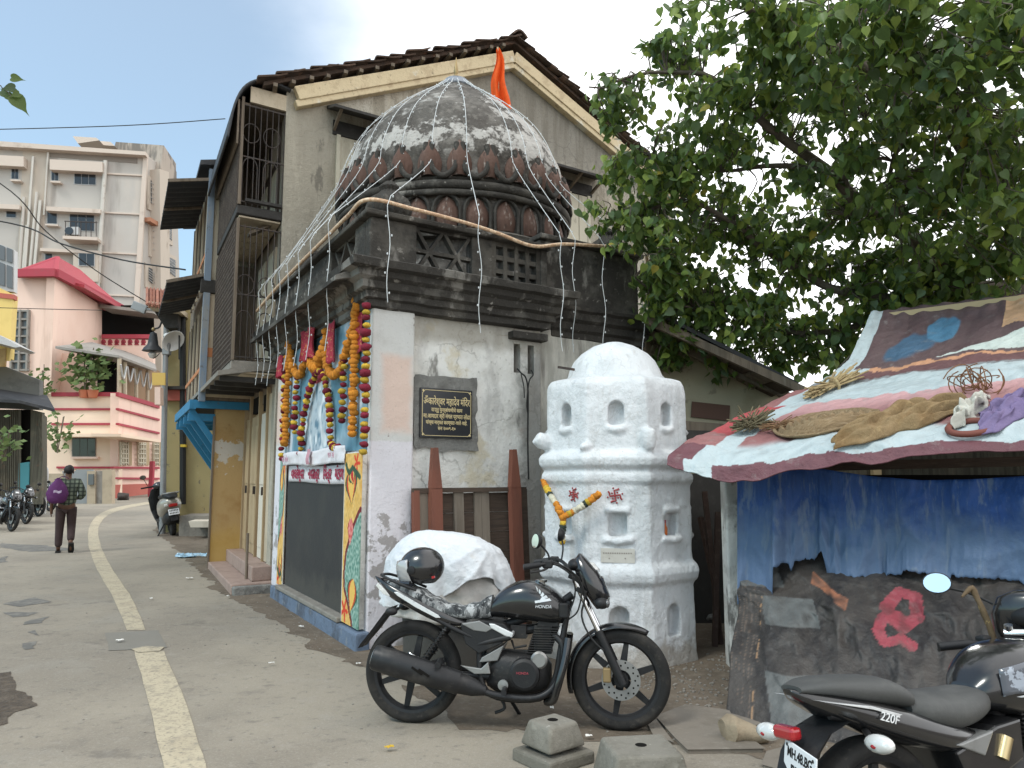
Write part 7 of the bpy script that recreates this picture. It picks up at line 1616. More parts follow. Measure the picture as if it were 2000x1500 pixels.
tubes('handlebar', b2, m_matte, ([st((.46, .06, .86)), st((.44, .14, .855)), st((.33, .36, .84))], .012), ([st((.46, -.06, .86)), st((.44, -.14, .855)), st((.33, -.36, .84))], .012))
tubes('grip', b2, m_matte, ([st((.325, .37, .839)), st((.38, .25, .848))], .019)); tubes('grip', b2, m_matte, ([st((.325, -.37, .839)), st((.38, -.25, .848))], .019))
tubes('clutch_lever', b2, m_engine, ([st((.44, .2, .85)), st((.42, .28, .835)), st((.37, .38, .82))], .007)); MB().box(st((.41, .2, .855)), (.05, .05, .05)).build('switch_box', m_matte, b2, bevel=.01)
tubes('triple_clamp', b2, m_chrome, ([st((.46, -.12, .885)), st((.46, .12, .885))], .02), ([st((.43, 0, .89)), st((.43, 0, .91))], .03))
for s_ in (-1, 1): tubes('fork_tube', b2, m_chrome, ([st((.45, s_ * .1, .92)), st((.62, s_ * .1, .5))], .019))
mb = MB(); S_ = []; n = 18
for z, x0, x1, hw in ((1.06, .53, .58, .06), (1.03, .50, .66, .13), (.96, .50, .74, .165), (.88, .52, .79, .17), (.80, .56, .80, .15), (.74, .60, .76, .1)):
    S_.append([st(((x0 + x1) / 2 + (x1 - x0) / 2 * sgn(math.cos(t)) * abs(math.cos(t)) ** .75, hw * sgn(math.sin(t)) * abs(math.sin(t)) ** .8, z)) for t in [2 * math.pi * j / n for j in range(n)]])
mb.loft(S_); mb.build('fairing', m_gloss, b2, smooth=55)
MB().ball(st((.52, .02, .95)), (.05, .1, .045), 12, 8).build('instrument_pod', m_matte, b2, smooth=60)
mc = st((.56, .36, 1.10)); mirror_part(b2, mc, .062, .048, (-1, -.75, .22), [st((.60, .15, 1.0)), st((.60, .24, 1.05)), mc + V((.02, -.02, -.02))])
wheel('front_wheel', b2, .68, .304, .304, .09, 6, True, m_matte)
Mb2 = Matrix.Translation(B2) @ Matrix.Rotation(R2, 4, 'Z') @ Matrix.Rotation(R(-7), 4, 'X')
rp_ = Mb2 @ st((.56, .22, 1.05)); rg = thing('rag', 'twisted brown and gold rag tied below the mirror of the cut off motorcycle', 'rag', rp_)
m_rag = mat('brown_rag', (.11, .075, .04), .8, [('n', 14, .45, .65, (.10, .07, .04), .8), ('n', 30, .58, .68, (.5, .36, .14), .8)], [(20, .01)])
mb = MB(); mb.tube(catmull([(-.06, -.02, -.01), (0, 0, .02), (.02, -.02, -.06), (.045, -.03, -.14), (.07, -.03, -.22)], 5), [k_ * .5 for k_ in [.012, .016, .02, .024, .026, .03, .03, .024, .022, .022, .024, .026, .026, .024, .024, .024, .024, .026, .028, .03, .02]][:21], 8); mb.jitter(.012, 14).build('cloth', m_rag, rg, smooth=60)

# motorcycles parked along the left side, far up the lane
LBL = ['motorcycle at the far left edge with its front wheel turned to the lane', 'second motorcycle from the left edge in the far parked row', 'third motorcycle from the left edge in the far parked row', 'motorcycle nearest the walking person in the far parked row']
for i, (x, y, hd) in enumerate(((2, 1036, 128), (30, 1022, 126), (54, 1008, 122), (76, 998, 118))):
    c = copy_tree(moto); c['label'] = LBL[i]; c['group'] = 'motorcycles parked along the left side of the lane'; c.location = gp(x, y); c.rotation_euler = (R(-8), 0, R(90 - hd))
# ------------------------------------------------------------------ peepal tree over the stall
m_bark = mat('grey_brown_bark', (.115, .095, .075), .95, [('n', 6, .45, .65, (.07, .058, .046), .8, (1, 1, .3)), ('n', 20, .55, .7, (.18, .155, .13), .6)], [(16, .012)])
LEAFM = [mat('leaf_' + k, c, .42, [('n', 5, .42, .62, tuple(x * .7 for x in c), .6)], spec=.45, trans=.45, rand=.25) for k, c in (('deep_green', (.090, .150, .038)), ('mid_green', (.145, .215, .05)), ('fresh_green', (.23, .30, .06)), ('bluish_green', (.11, .17, .072)), ('yellowing', (.34, .29, .05)))]
LW = (5, 6, 3, 4, .12)
def leaf_pts():                                 # heart shaped leaf with a drip tip, base at origin, tip along -z, folded on the midrib
    L_ = [(0, 0), (.13, .07), (.27, .03), (.355, -.14), (.34, -.32), (.23, -.52), (.10, -.68), (.035, -.82), (.0, -1.02)]
    return L_
LP_ = leaf_pts()
def leaf_mesh_data(curl, fold):
    vs = []; fs = []
    mid = [(0, 0), (0, -.14), (0, -.32), (0, -.52), (0, -.68), (0, -.82), (0, -1.02)]
    def bend(x, z): return V((x, -fold * abs(x) + curl * (z * z) * .35, z))
    for x, z in mid: vs.append(bend(0, z))
    for sg in (1, -1):
        for x, z in LP_[1:8]: vs.append(bend(sg * x, z))
    r0 = 7; l0 = 14
    for b0 in (r0, l0):
        q = [(0, b0, b0 + 1, 1), (1, b0 + 1, b0 + 2), (1, b0 + 2, b0 + 3, 2), (2, b0 + 3, b0 + 4, 3), (3, b0 + 4, b0 + 5, 4), (4, b0 + 5, b0 + 6, 5), (5, b0 + 6, 6)]
        fs += [f if b0 == r0 else tuple(reversed(f)) for f in q]
    return vs, fs
LEAVES = [leaf_mesh_data(c, f) for c, f in ((.3, .25), (-.2, .35), (.5, .12), (.1, .5))]
TB = V((4.6, 9.2, 0))
tree = thing('peepal_tree', 'large peepal tree with hanging heart shaped leaves spreading above the stall', 'tree', TB)
blobs = [  # px, py, depth, radius in px (x, y), depth radius m, clusters
    (1235, 185, 7.6, 80, 55, .35, 14), (1180, 165, 7.4, 42, 34, .2, 5), (1185, 230, 7.6, 30, 26, .2, 4), (1330, 90, 7.8, 80, 60, .5, 24), (1290, 350, 8.2, 115, 70, .7, 50), (1220, 430, 8.3, 75, 55, .5, 22), (1315, 520, 8.4, 50, 60, .4, 24), (1200, 330, 8.3, 45, 40, .4, 8),
    (1420, 230, 7.8, 130, 115, .9, 70), (1560, 120, 7.2, 150, 110, 1.0, 78), (1500, 10, 6.6, 160, 60, .8, 34), (1720, 60, 6.0, 170, 90, .9, 62), (1880, 120, 5.8, 140, 130, .9, 66), (1680, 260, 7.2, 150, 110, 1.0, 68),
    (1420, 430, 8.6, 130, 80, .8, 62), (1330, 620, 8.9, 80, 60, .4, 34), (1480, 600, 8.8, 130, 80, .6, 62), (1560, 480, 8.6, 100, 80, .7, 44), (1600, 670, 9.0, 130, 60, .5, 52), (1740, 590, 8.6, 130, 80, .6, 62), (1660, 380, 8.2, 90, 60, .7, 30), (1400, 560, 8.9, 70, 60, .5, 26), (1720, 500, 8.6, 70, 60, .5, 26), (1300, 560, 8.6, 50, 60, .4, 16),
    (1860, 520, 8.0, 140, 80, .8, 70), (1880, 340, 6.8, 140, 110, .9, 72), (1740, 430, 7.8, 90, 70, .8, 26), (1980, 460, 7.4, 100, 130, .8, 50), (2080, 250, 6.4, 120, 180, 1.0, 50), (2000, 0, 5.6, 120, 80, .8, 36), (1450, 700, 9.2, 120, 26, .3, 16), (1330, 5, 6.8, 26, 14, .2, 3), (1300, 690, 9.3, 40, 30, .2, 6), (1290, 460, 8.0, 50, 50, .4, 10)]
limbs = [  # main boughs: paths of (px, py, depth, radius)
    [(2120, 760, 8.9, .22), (2080, 560, 8.4, .19), (1960, 380, 7.6, .13), (1800, 200, 6.9, .09), (1620, 90, 6.8, .06), (1460, 20, 6.7, .035)],
    [(2080, 560, 8.4, .16), (1930, 560, 8.3, .12), (1760, 470, 8.1, .085), (1600, 330, 7.7, .055), (1440, 200, 7.6, .035), (1300, 130, 7.6, .018), (1150, 170, 7.4, .008)],
    [(1930, 560, 8.3, .09), (1780, 590, 8.5, .07), (1620, 560, 8.6, .05), (1470, 480, 8.5, .035), (1330, 390, 8.2, .022), (1200, 430, 8.2, .01)],
    [(1780, 590, 8.5, .05), (1640, 650, 8.8, .035), (1480, 620, 8.8, .025), (1330, 590, 8.7, .014), (1240, 540, 8.3, .008)],
    [(1960, 380, 7.6, .09), (1900, 240, 6.6, .06), (1760, 60, 6.1, .04), (1680, -60, 6.0, .02)],
    [(1600, 330, 7.7, .04), (1500, 330, 7.9, .028), (1380, 330, 8.1, .016), (1250, 300, 8.2, .008)],
    [(2080, 560, 8.4, .1), (2160, 300, 7.0, .07), (2050, 60, 5.9, .04)], [(1660, 420, 7.9, .03), (1640, 300, 7.5, .022), (1720, 150, 6.8, .012)], [(1800, 200, 6.9, .04), (1740, 330, 7.2, .02), (1760, 420, 7.6, .01)]]
mb = MB(); mb.tube(catmull([(0, 0, -.1), (-.05, 0, 1.2), (.1, -.05, 2.4), at(2120, 760, 8.9) - TB], 5), [.42 - .012 * i for i in range(16)], 14); mb.jitter(.05, 2.2).build('trunk', m_bark, tree, smooth=60)
nodes = []
for k, lb in enumerate(limbs):
    P = [at(*q[:3]) for q in lb]; path = catmull(P, 6); rr = []
    for i in range(len(path)):
        t = i / 6; j = min(int(t), len(lb) - 2); rr.append(lerp(lb[j][3], lb[j + 1][3], t - j))
    path = [p + V((nv3(p, 1.3, 1), nv3(p, 1.3, 2), nv3(p, 1.3, 3))) * .12 if 0 < i < len(path) - 1 else p for i, p in enumerate(path)]
    mb = MB(); mb.tube([p - TB for p in path], rr, 8); mb.build('bough', m_bark, tree, smooth=60)
    nodes += [(p, r_) for p, r_ in zip(path, rr)]
lr = random.Random(11); leaves = []; tw_mb = MB()
for (px, py, Y, rx, ry, rd, n_) in blobs:
    c0 = at(px, py, Y); sc = Y / FPX
    for k in range(n_):
        while True:
            q = V((lr.uniform(-1, 1), lr.uniform(-1, 1), lr.uniform(-1, 1)))
            if q.length < 1: break
        q = q * (.6 + .4 * q.length)
        c = c0 + V((q.x * rx * sc, q.y * rd, q.z * ry * sc))
        nd = min(nodes, key=lambda a_: (a_[0] - c).length + (0 if a_[1] < .06 else .3)); nd = nd[0]
        ln_ = (c - nd).length; md = nd.lerp(c, .55) + V((lr.uniform(-.1, .1), lr.uniform(-.1, .1), .12 * ln_ + lr.uniform(-.03, .08)))
        end = c + V((lr.uniform(-.15, .15), lr.uniform(-.15, .15), lr.uniform(-.15, .05))); pth = catmull([nd, md, c, end], 3)
        if ln_ < 1.5: tw_mb.tube([p - TB for p in pth], [.010, .009, .008, .0075, .007, .0065, .006, .005, .004, .003][:len(pth)], 4, cap=False)
        nl_ = lr.randint(9, 15); hue = lr.random()
        for i in range(nl_):
            t = lr.random() ** .7; j = min(int((.35 + .65 * t) * (len(pth) - 1)), len(pth) - 2); p = pth[j].lerp(pth[j + 1], lr.random())
            pet = V((lr.gauss(0, .075), lr.gauss(0, .075), lr.uniform(-.11, .03)))
            size = lr.uniform(.085, .15) * (.85 if px < 1260 and py < 260 else 1)
            yaw = lr.uniform(0, 6.283); pitch = lr.gauss(.45, .38); roll = lr.gauss(0, .35)
            M3 = Matrix.Rotation(yaw, 3, 'Z') @ Matrix.Rotation(pitch, 3, 'X') @ Matrix.Rotation(roll, 3, 'Y')
            w_ = lr.random() * sum(LW); mi = 0
            ww = [LW[0], LW[1], LW[2] * (.5 + hue * 1.2), LW[3], LW[4]]; w_ = lr.random() * sum(ww)
            while w_ > ww[mi]: w_ -= ww[mi]; mi += 1
            leaves.append((p + pet, p, M3, size, mi, lr.randrange(4)))
tag(tw_mb.build('twig', m_bark, tree, smooth=60), kind='stuff')
def vis_size(l):
    p = l[0]; d = p - V((0, 0, CAM_H)); yc = d.y * CP + d.z * SP; x = 1000 + FPX * d.x / yc; y = 750 - FPX * (-d.y * SP + d.z * CP) / yc
    return (l[3] / yc) if -10 < x < 2010 and -10 < y < 800 else 0
order = sorted(range(len(leaves)), key=lambda i: -vis_size(leaves[i])); solo = set(order[:300])
lms = {}
for i in solo:
    p, st_, M3, size, mi, kind = leaves[i]
    if (mi, kind) not in lms:
        vs, fs = LEAVES[kind]; mb = MB(); mb.add(vs, fs); lms[(mi, kind)] = mb.mesh('leaf', LEAFM[mi], 80)
    o = bpy.data.objects.new('leaf', lms[(mi, kind)]); COL.objects.link(o); o.parent = tree; o.location = p - TB; o.rotation_euler = M3.to_euler(); o.scale = (size, size, size)
mb = MB(); pm_ = MB()
for i, (p, st_, M3, size, mi, kind) in enumerate(leaves):
    pm_.add([st_ - TB + V((.0015, 0, 0)), p - TB + V((.0015, 0, 0)), p - TB - V((.0015, 0, 0)), st_ - TB - V((.0015, 0, 0))], [(0, 1, 2, 3)])
    if i in solo: continue
    vs, fs = LEAVES[kind]; mb.add([M3 @ (v * size) + (p - TB) for v in vs], fs, mi)
tag(mb.build('crown', LEAFM, tree, smooth=80), kind='stuff'); tag(pm_.build('leaf_stalk', LEAFM[2], tree), kind='stuff')
# sprig reaching in from the left edge
sp0 = at(-40, 160, 4.2); sp_ = thing('leafy_sprig', 'small leafy sprig poking in at the left edge against the blue sky', 'sprig', sp0)
pth = catmull([at(-700, 60, 4.6) - sp0, at(-350, 120, 4.4) - sp0, V((0, 0, 0)), at(5, 172, 4.2) - sp0, at(25, 192, 4.2) - sp0], 4); MB().tube(pth, .003, 5).build('stem', m_bark, sp_)
for px, py, sz, yw, tl, mi in ((22, 152, .075, 1.4, 1.5, 1), (30, 172, .08, 4.7, -1.2, 3), (26, 188, .125, 4.2, .75, 1), (12, 185, .07, 2.2, 1.1, 0), (2, 178, .07, 3, .9, 3), (38, 182, .06, 4.4, -.9, 1)):
    vs, fs = LEAVES[0]; m2 = MB(); m2.add([v * sz for v in vs], fs); o = m2.build('leaf', LEAFM[mi], sp_, smooth=80); o.location = at(px, py, 4.2) - sp0; o.rotation_euler = (0, -tl, yw * .15)

# ------------------------------------------------------------------ the person walking up the lane
PPx = gp(124, 1080); PS_ = 1.0
person = thing('person', 'person seen from behind walking up the lane in green checked shirt and dark trousers', 'person', PPx, R(28))
m_skin = mat('brown_skin', (.11, .055, .034), .6)
m_hair = mat('black_hair', (.012, .010, .010), .6)
m_shirt = mat('green_checked_shirt', (.15, .175, .13), .9, [('w', 7, (.06, .072, .06), .7, (1, .02, 1)), ('n', 3, .5, .7, (.15, .165, .13), .5)], [(30, .004)])
def checked(m):                                     # woven check: two sets of stripes
    t = m.node_tree; n = t.nodes.new; b = [q for q in t.nodes if q.type == 'BSDF_PRINCIPLED'][0]; cur = b.inputs['Base Color'].links[0].from_socket
    tc_ = n('ShaderNodeTexCoord')
    for ax in ('X', 'Z'):
        w_ = n('ShaderNodeTexWave'); w_.bands_direction = ax; w_.inputs['Scale'].default_value = 4.2; t.links.new(tc_.outputs['Object'], w_.inputs[0])
        r_ = n('ShaderNodeMapRange'); t.links.new(w_.outputs['Fac'], r_.inputs[0]); r_.inputs[1].default_value = .62; r_.inputs[2].default_value = .72; r_.inputs[4].default_value = .75
        x = n('ShaderNodeMix'); x.data_type = 'RGBA'; t.links.new(r_.outputs[0], x.inputs[0]); t.links.new(cur, x.inputs['A']); x.inputs['B'].default_value = (.018, .024, .02, 1); cur = x.outputs['Result']
    t.links.new(cur, b.inputs['Base Color'])
checked(m_shirt)
m_trs = mat('dark_maroon_trousers', (.042, .026, .026), .9, [('n', 8, .5, .7, (.065, .045, .042), .6)], [(20, .006)])
def skin_obj(name, verts, edges, m, parent, sub=2, root=0):
    me = bpy.data.meshes.new(name); me.from_pydata([v[:3] for v in verts], edges, []); me.materials.append(m)
    o = bpy.data.objects.new(name, me); COL.objects.link(o); o.parent = parent
    q = o.modifiers.new('skin', 'SKIN'); q.use_smooth_shade = True
    for i, v in enumerate(verts):
        sv = me.skin_vertices[0].data[i]; sv.radius = (v[3], v[4] if len(v) > 4 else v[3]); sv.use_root = (i == root)
    s_ = o.modifiers.new('sub', 'SUBSURF'); s_.levels = s_.render_levels = sub
    apply_mods(o); o.data.materials.clear(); o.data.materials.append(m); o.data.shade_smooth(); return o
# local frame: facing +y (away from the camera), x to the right; left foot behind lifting
body_v = [(0, 0, .92, .12, .10), (0, .0, 1.10, .115, .09), (0, .01, 1.28, .13, .095), (0, .0, 1.38, .08, .07), (0, .015, 1.44, .05, .05), (0, .03, 1.52, .072, .082), (0, .03, 1.60, .055, .07),
          (-.09, 0, .84, .085), (-.095, .02, .46, .055), (-.095, .03, .09, .04), (-.095, .16, .035, .035),
          (.09, 0, .84, .085), (.10, .06, .48, .055), (.11, -.16, .17, .04), (.12, -.06, .055, .035),
          (-.17, 0, 1.34, .055), (-.24, -.03, 1.08, .042), (-.25, .03, .86, .032), (-.25, .05, .77, .03),
          (.17, 0, 1.34, .055), (.25, -.05, 1.08, .042), (.17, .17, 1.02, .032), (.11, .24, 1.04, .03)]
body_e = [(0, 1), (1, 2), (2, 3), (3, 4), (4, 5), (5, 6), (0, 7), (7, 8), (8, 9), (9, 10), (0, 11), (11, 12), (12, 13), (13, 14), (2, 15), (15, 16), (16, 17), (17, 18), (2, 19), (19, 20), (20, 21), (21, 22)]
for s_, hx, hy, hz, d in ((-1, -.25, .05, .77, V((0, .02, -1))), (1, .11, .24, 1.04, V((-.7, .5, .1)))):
    base = 18 if s_ < 0 else 22
    for f_ in range(4):
        o_ = V(((f_ - 1.5) * .018 if s_ > 0 else .0, (f_ - 1.5) * .018 if s_ < 0 else 0, 0)); p1 = V((hx, hy, hz)) + d.normalized() * .045 + o_; p2 = p1 + d.normalized() * (.035 + .01 * (f_ in (1, 2))) + V((.008, 0, 0))
        body_v += [(*p1, .0085), (*p2, .0075)]; k = len(body_v); body_e += [(base, k - 2), (k - 2, k - 1)]
    p1 = V((hx, hy, hz)) + V((.02 * -s_, .03, 0)); p2 = p1 + d.normalized() * .04; body_v += [(*p1, .009), (*p2, .008)]; k = len(body_v); body_e += [(base, k - 2), (k - 2, k - 1)]
bodyo = skin_obj('body', body_v, body_e, m_skin, person)
skin_obj('trousers', [(0, 0, .93, .155, .125), (-.09, 0, .82, .105, .105), (-.095, .03, .46, .078), (-.095, .02, .10, .068), (.09, 0, .82, .105, .105), (.10, .07, .50, .08), (.11, -.13, .22, .066)], [(0, 1), (1, 2), (2, 3), (0, 4), (4, 5), (5, 6)], m_trs, person)
sh_ = skin_obj('shirt', [(0, 0, .86, .185, .14), (0, 0, 1.05, .17, .125), (0, .01, 1.26, .18, .125), (0, .005, 1.385, .09, .075), (-.18, 0, 1.34, .082), (-.25, -.03, 1.12, .075), (-.255, .0, .97, .06), (.18, 0, 1.34, .082), (.265, -.05, 1.10, .075), (.20, .11, 1.03, .058)], [(0, 1), (1, 2), (2, 3), (2, 4), (4, 5), (5, 6), (2, 7), (7, 8), (8, 9)], m_shirt, person)
mb = MB(); mb.ball((0, .012, 1.575), (.088, .098, .095), 16, 10); mb.v = [p + V((0, 0, 0)) if p.z > 1.5 else V((p.x * .85, min(p.y, .04), p.z)) for p in mb.v]; mb.jitter(.012, 30).build('hair', m_hair, person, smooth=80)
for s_ in (-1, 1): MB().ball((s_ * .078, .035, 1.53), (.012, .022, .032), 8, 6).build('ear', m_skin, person, smooth=60)
mb = MB(); mb.ball((0, .115, 1.53), (.012, .02, .02), 8, 6); mb.build('nose', m_skin, person, smooth=60)
for s_ in (-1, 1): MB().ball((s_ * .03, .098, 1.555), (.012, .008, .007), 8, 5).build('eye', m_white, person, smooth=60)
MB().ball((0, .10, 1.485), (.025, .008, .006), 8, 5).build('mouth', m_red, person, smooth=60)
for x, y, z, rx in ((-.095, .10, .012, 0), (.12, -.13, .09, R(-48))):
    mb = MB(); Rm = Matrix.Rotation(rx, 3, 'X')
    mb.prism([V((x, y, z)) + Rm @ V((dx, dy, 0)) for dx, dy in ((-.04, -.13), (.04, -.13), (.05, .05), (.03, .13), (-.03, .13), (-.045, .05))], Rm @ V((0, 0, .025))); mb.build('sandal', m_matte, person, bevel=.006)
m_bag = mat('purple_bag_cloth', (.085, .02, .095), .8, [('n', 8, .5, .7, (.13, .04, .14), .7)], [(16, .012)])
bagM = Matrix.Translation(PPx) @ Matrix.Rotation(R(28), 4, 'Z'); bg_ = thing('drawstring_bag', 'purple drawstring bag with pale print slung on the walking person’s back', 'bag', bagM @ V((-.10, -.19, .95)), R(28))
mb = MB(); shell_ = [(0.0, .10, .05), (.05, .17, .09), (.18, .18, .10), (.32, .14, .075), (.42, .06, .035), (.47, .02, .015)]
mb.loft([[V((-.06 + w_ * math.cos(2 * math.pi * j / 18), -.0 + d_ * math.sin(2 * math.pi * j / 18), z)) for j in range(18)] for z, w_, d_ in shell_]); mb.jitter(.02, 9).build('bag_body', m_bag, bg_, smooth=60)
MB().grid(6, 2, lambda u, v: V((-.12 + u * .13, -.098 - .004 * math.sin(u * 9), .19 + v * .045 + .01 * math.sin(u * 7)))).build('pale_print', mat('pale_lilac_print', (.42, .34, .46), .8), bg_, solid=.003)
tubes('bag_cord', bg_, m_bag, ([(-.06, 0, .46), (.03, .06, .5), (.16, .20, .42)], .007), ([(-.06, 0, .46), (-.12, .12, .44)], .007))

# ------------------------------------------------------------------ scooter and neighbours by the olive house
m_beige = mat('silver_beige_scooter_paint', (.34, .315, .27), .3, metal=.3, coat=.5)
sc = thing('scooter', 'silver grey scooter with black seat and white plate parked in front of the olive wall', 'scooter', gp(338, 1046), 0, rot=(0, R(-9), R(34))); sc.scale = (1.18, 1.18, 1.18)
# local: forward +y, x right, rear wheel at the origin
def whl(y, parent, name):
    o = MB(); o.lathe([(.10, -.03), (.15, -.035), (.15, .035), (.10, .03), (.03, .04), (.03, -.04), (.10, -.03)], 24, (0, 0, 0), RY, cap=False); w_ = o.build(name, m_engine, parent, smooth=40); w_.location = (0, y, .225); w_.rotation_euler = (0, 0, math.pi / 2)
    t = MB(); t.lathe([(.145, -.04), (.19, -.05), (.22, -.035), (.226, 0), (.22, .035), (.19, .05), (.145, .04)], 28, (0, 0, 0), RY, cap=False); t.build('tyre', m_tyre, w_, smooth=50)
whl(0, sc, 'rear_wheel'); whl(1.22, sc, 'front_wheel')
def ysec(mb, secs, n=18, e=2.6):
    mb.loft([[V((hw * sgn(math.cos(t)) * abs(math.cos(t)) ** (2 / e), y, (z0 + z1) / 2 + (z1 - z0) / 2 * sgn(math.sin(t)) * abs(math.sin(t)) ** (2 / e))) for t in [2 * math.pi * j / n for j in range(n)]] for y, hw, z0, z1 in secs])
mb = MB(); ysec(mb, [(-.36, .07, .66, .74), (-.30, .15, .56, .78), (-.15, .20, .46, .80), (.1, .215, .38, .78), (.35, .19, .34, .74), (.5, .15, .32, .62), (.55, .1, .3, .5)]); mb.build('rear_body', m_beige, sc, smooth=60)
mb = MB(); ysec(mb, [(-.40, .05, .76, .80), (-.3, .12, .76, .85), (-.1, .15, .76, .87), (.2, .16, .74, .85), (.42, .13, .73, .82), (.52, .06, .74, .79)]); mb.build('seat', m_matte, sc, smooth=60)
mb = MB(); ysec(mb, [(-.30, .09, .30, .50), (-.2, .14, .24, .52), (.05, .15, .22, .46), (.3, .12, .2, .4)]); mb.build('under_body', m_matte, sc, smooth=60)
MB().bx(-.14, .14, .5, .95, .26, .32).build('footboard', m_matte, sc, bevel=.01)
mb = MB(); mb.loft([[V((-w_, y, z)), V((w_, y, z)), V((w_ * .8, y + .1, z)), V((-w_ * .8, y + .1, z))] for y, z, w_ in ((.95, .28, .15), (1.0, .5, .21), (.97, .75, .24), (.93, .95, .16))]); mb.build('front_apron', m_gloss, sc, bevel=.02)
mb = MB(); mb.ball((0, .92, 1.0), (.13, .11, .085), 14, 9); mb.build('handlebar_cowl', m_gloss, sc, smooth=60)
tubes('handlebar', sc, m_matte, ([(-.36, .84, 1.0), (-.15, .9, 1.0), (.15, .9, 1.0), (.36, .84, 1.0)], .017))
mirror_part(sc, V((-.3, .86, 1.22)), .06, .045, (.1, -1, .1), [(-.22, .88, 1.02), (-.26, .88, 1.12), (-.29, .865, 1.2)]); mirror_part(sc, V((.3, .86, 1.22)), .06, .045, (-.1, -1, .1), [(.22, .88, 1.02), (.26, .88, 1.12), (.29, .865, 1.2)])
mb = MB(); mb.box((0, -.375, .63), (.16, .05, .06)); mb.build('tail_lamp', m_redlens, sc, bevel=.012)
for s_ in (-1, 1): MB().box((s_ * .125, -.345, .645), (.07, .05, .05)).build('rear_indicator', m_clear, sc, bevel=.012)
p_ = MB().box((0, 0, 0), (.20, .008, .12)).build('number_plate', MATS['white_plate'], sc, bevel=.003); p_.location = (0, -.385, .50); p_.rotation_euler = (R(-14), 0, 0)
mb = MB()
for r_ in range(2):
    for k in range(6): mb.box((-.07 + k * .028, -.0052, .025 - r_ * .05), (.016, .002, .03))
tag(mb.build('plate_lettering', m_blkt, p_), kind='stuff')
MB().loft([[V((-.07, y, z)), V((.07, y, z)), V((.07, y + .01, z + .01)), V((-.07, y + .01, z + .01))] for y, z in ((-.30, .52), (-.37, .42), (-.40, .33))]).build('rear_mudguard', m_matte, sc)
tubes('grab_rail', sc, m_alloy, ([(-.14, -.05, .83), (-.15, -.3, .87), (-.08, -.42, .88), (.08, -.42, .88), (.15, -.3, .87), (.14, -.05, .83)], .012)); tubes('muffler', sc, m_muff, ([(.17, -.25, .26), (.17, .25, .24)], .055)); tubes('side_stand', sc, m_matte, ([(-.1, .2, .25), (-.32, -.05, .0)], .014))
c = copy_tree(moto); c['label'] = 'dark motorcycle parked nose out behind the scooter'; c.location = gp(362, 1028); c.rotation_euler = (R(-8), 0, R(100)); c['group'] = 'motorcycles beside the olive wall'
c = copy_tree(moto); c['label'] = 'half hidden motorcycle beside the blue brackets on the right of the lane'; c.location = gp(392, 1022); c.rotation_euler = (R(-8), 0, R(30)); c['group'] = 'motorcycles beside the olive wall'

# ------------------------------------------------------------------ street lamp, cables, odd posts
m_pole = mat('galvanised_pole', (.26, .265, .265), .55, [('n', 4, .5, .7, (.19, .18, .17), .6)], metal=.4)
lp0 = at(320, 985, 19); lp0.z = gz(19); lamp = thing('street_lamp', 'galvanised street lamp pole with a hanging bell lantern and a white dish floodlight', 'street lamp', lp0)
top = at(325, 612, 19) - lp0
MB().tube([(0, 0, -.1), top], [.075, .06], 12).build('pole', m_pole, lamp, smooth=60)
def la(x, y, dy=0.0): return at(x, y, 19 + dy) - lp0
m_lblk = mat('black_lantern', (.03, .03, .032), .5)
tubes('scroll_bracket', lamp, m_lblk, ([la(330, 640), la(334, 622), la(328, 614), la(318, 622), la(312, 638), la(303, 642)], .022), ([la(326, 630), la(340, 618), la(348, 628), la(350, 650), la(350, 702)], .02))
MB().lathe([(.01, .0), (.08, -.04), (.12, -.26), (.13, -.33), (.21, -.42), (.25, -.49), (.22, -.50)], 20, la(300, 648)).build('lantern_shade', m_lblk, lamp, smooth=40)
MB().ball(la(300, 643), .05, 10, 8).build('brass_knob', m_brass, lamp, smooth=60)
MB().lathe([(.0, -.48), (.11, -.56), (.06, -.66), (.0, -.68)], 14, la(300, 648)).build('lamp_globe', m_clear, lamp, smooth=60)
tubes('lamp_arm', lamp, m_pole, ([la(325, 616), la(300, 606), la(284, 604)], .03))
MB().bar(la(286, 606), la(259, 595), .09, .22, up=(0, 0, 1)).build('lamp_head', m_pole, lamp, bevel=.02)
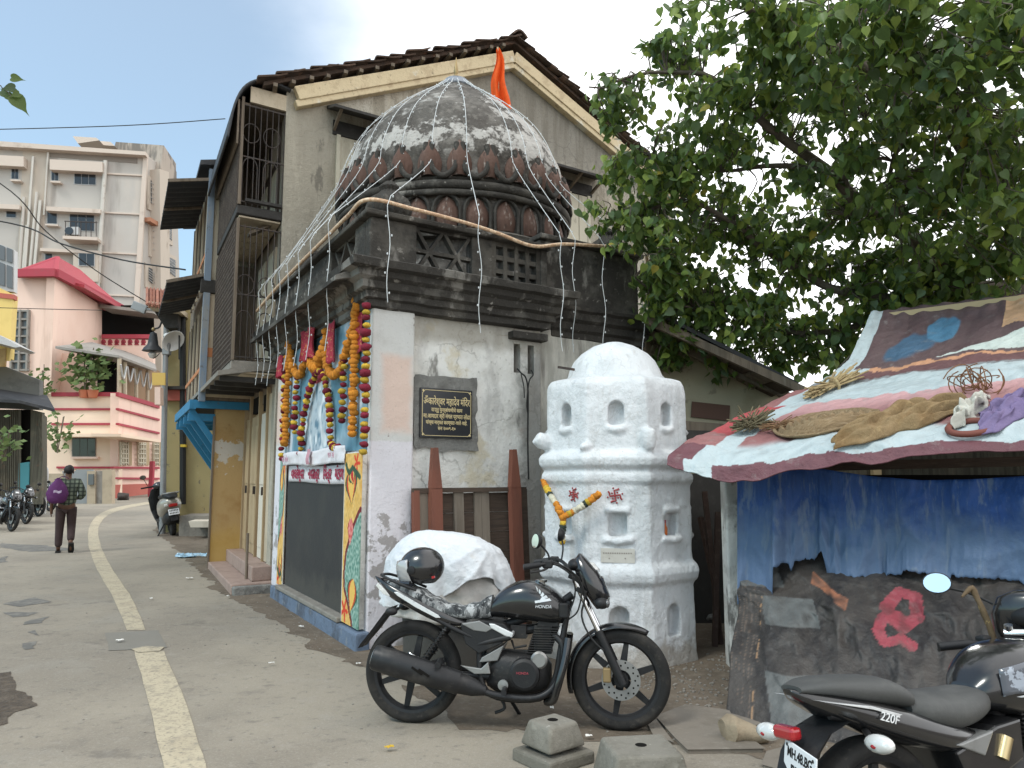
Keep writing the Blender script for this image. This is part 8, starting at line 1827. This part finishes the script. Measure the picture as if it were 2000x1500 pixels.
q = V((.75, -.45, -.55)).normalized().to_track_quat('Z', 'Y').to_matrix(); MB().lathe([(.04, -.3), (.08, -.28), (.09, -.14), (.20, -.06), (.29, .06), (.28, .065), (.19, -.03), (.05, -.08)], 22, la(336, 664, -.1), q).build('floodlight_dish', mat('white_enamel', (.66, .66, .64), .35), lamp, smooth=40)
MB().box(la(326, 682), (.18, .16, .3)).build('junction_box', m_pole, lamp, bevel=.02)
tubes('loose_wire', lamp, m_cable, ([la(294, 690), la(300, 700), la(312, 690)], .01), ([la(326, 680), la(330, 695), la(322, 700)], .01))
def cable(label, pts, r_=.012):
    P = [at(*q) for q in pts]; g = thing('cable', label, 'cable', P[0], 0, 'overhead cables')
    mb = MB(); mb.tube([p - P[0] for p in catmull(P, 8)], r_, 5); mb.build('wire', m_cable, g, smooth=60)
cable('topmost thin cable crossing the blue sky to the curved hood', [(-900, 262, 12), (-300, 258, 12), (200, 247, 12), (440, 232, 12)], .008)
cable('cable slanting down across the apartment block to the lamp', [(-700, 20, 16), (-300, 190, 16), (0, 358, 16), (90, 452, 17), (190, 530, 18), (290, 592, 19)], .013)
cable('thick twisted cable sagging from the left edge to the timber house', [(-800, 330, 15), (-300, 390, 15), (20, 436, 15), (120, 476, 14.5), (240, 508, 14), (362, 527, 13)], .015)
cable('low pale cable across the pink house wall', [(-800, 580, 16), (-300, 592, 16), (30, 602, 17), (200, 606, 19)], .009)
p0 = PS.pt(294, 970, 1.3); p0.z = gz(p0.y); g = thing('red_post', 'dark red gate post before the pink house base', 'post', p0); MB().box((0, 0, .95), (.22, .22, 1.9)).build('post_shaft', m_crim, g, bevel=.02)
p0 = gp(240, 977, .0); g = thing('dark_sack', 'small dark bundle lying on the lane before the pink house', 'bundle', p0); mb = MB(); mb.ball((0, 0, .17), (.33, .24, .2), 12, 8); mb.jitter(.12, 4).build('sack_body', m_iron, g, smooth=60)
p0 = gp(96, 945, 0); p0 = at(88, 975, 27); p0.z = gz(27); g = thing('bent_pipe', 'pale bent standpipe beside the sheet shack', 'pipe', p0); tubes('pipe_run', g, m_alu, ([(0, 0, 0), (0, 0, 1.4), (-.1, 0, 1.55), (-.25, 0, 1.5)], .06))
# wind-blown dust sheet of leaves along the right foot of the lane
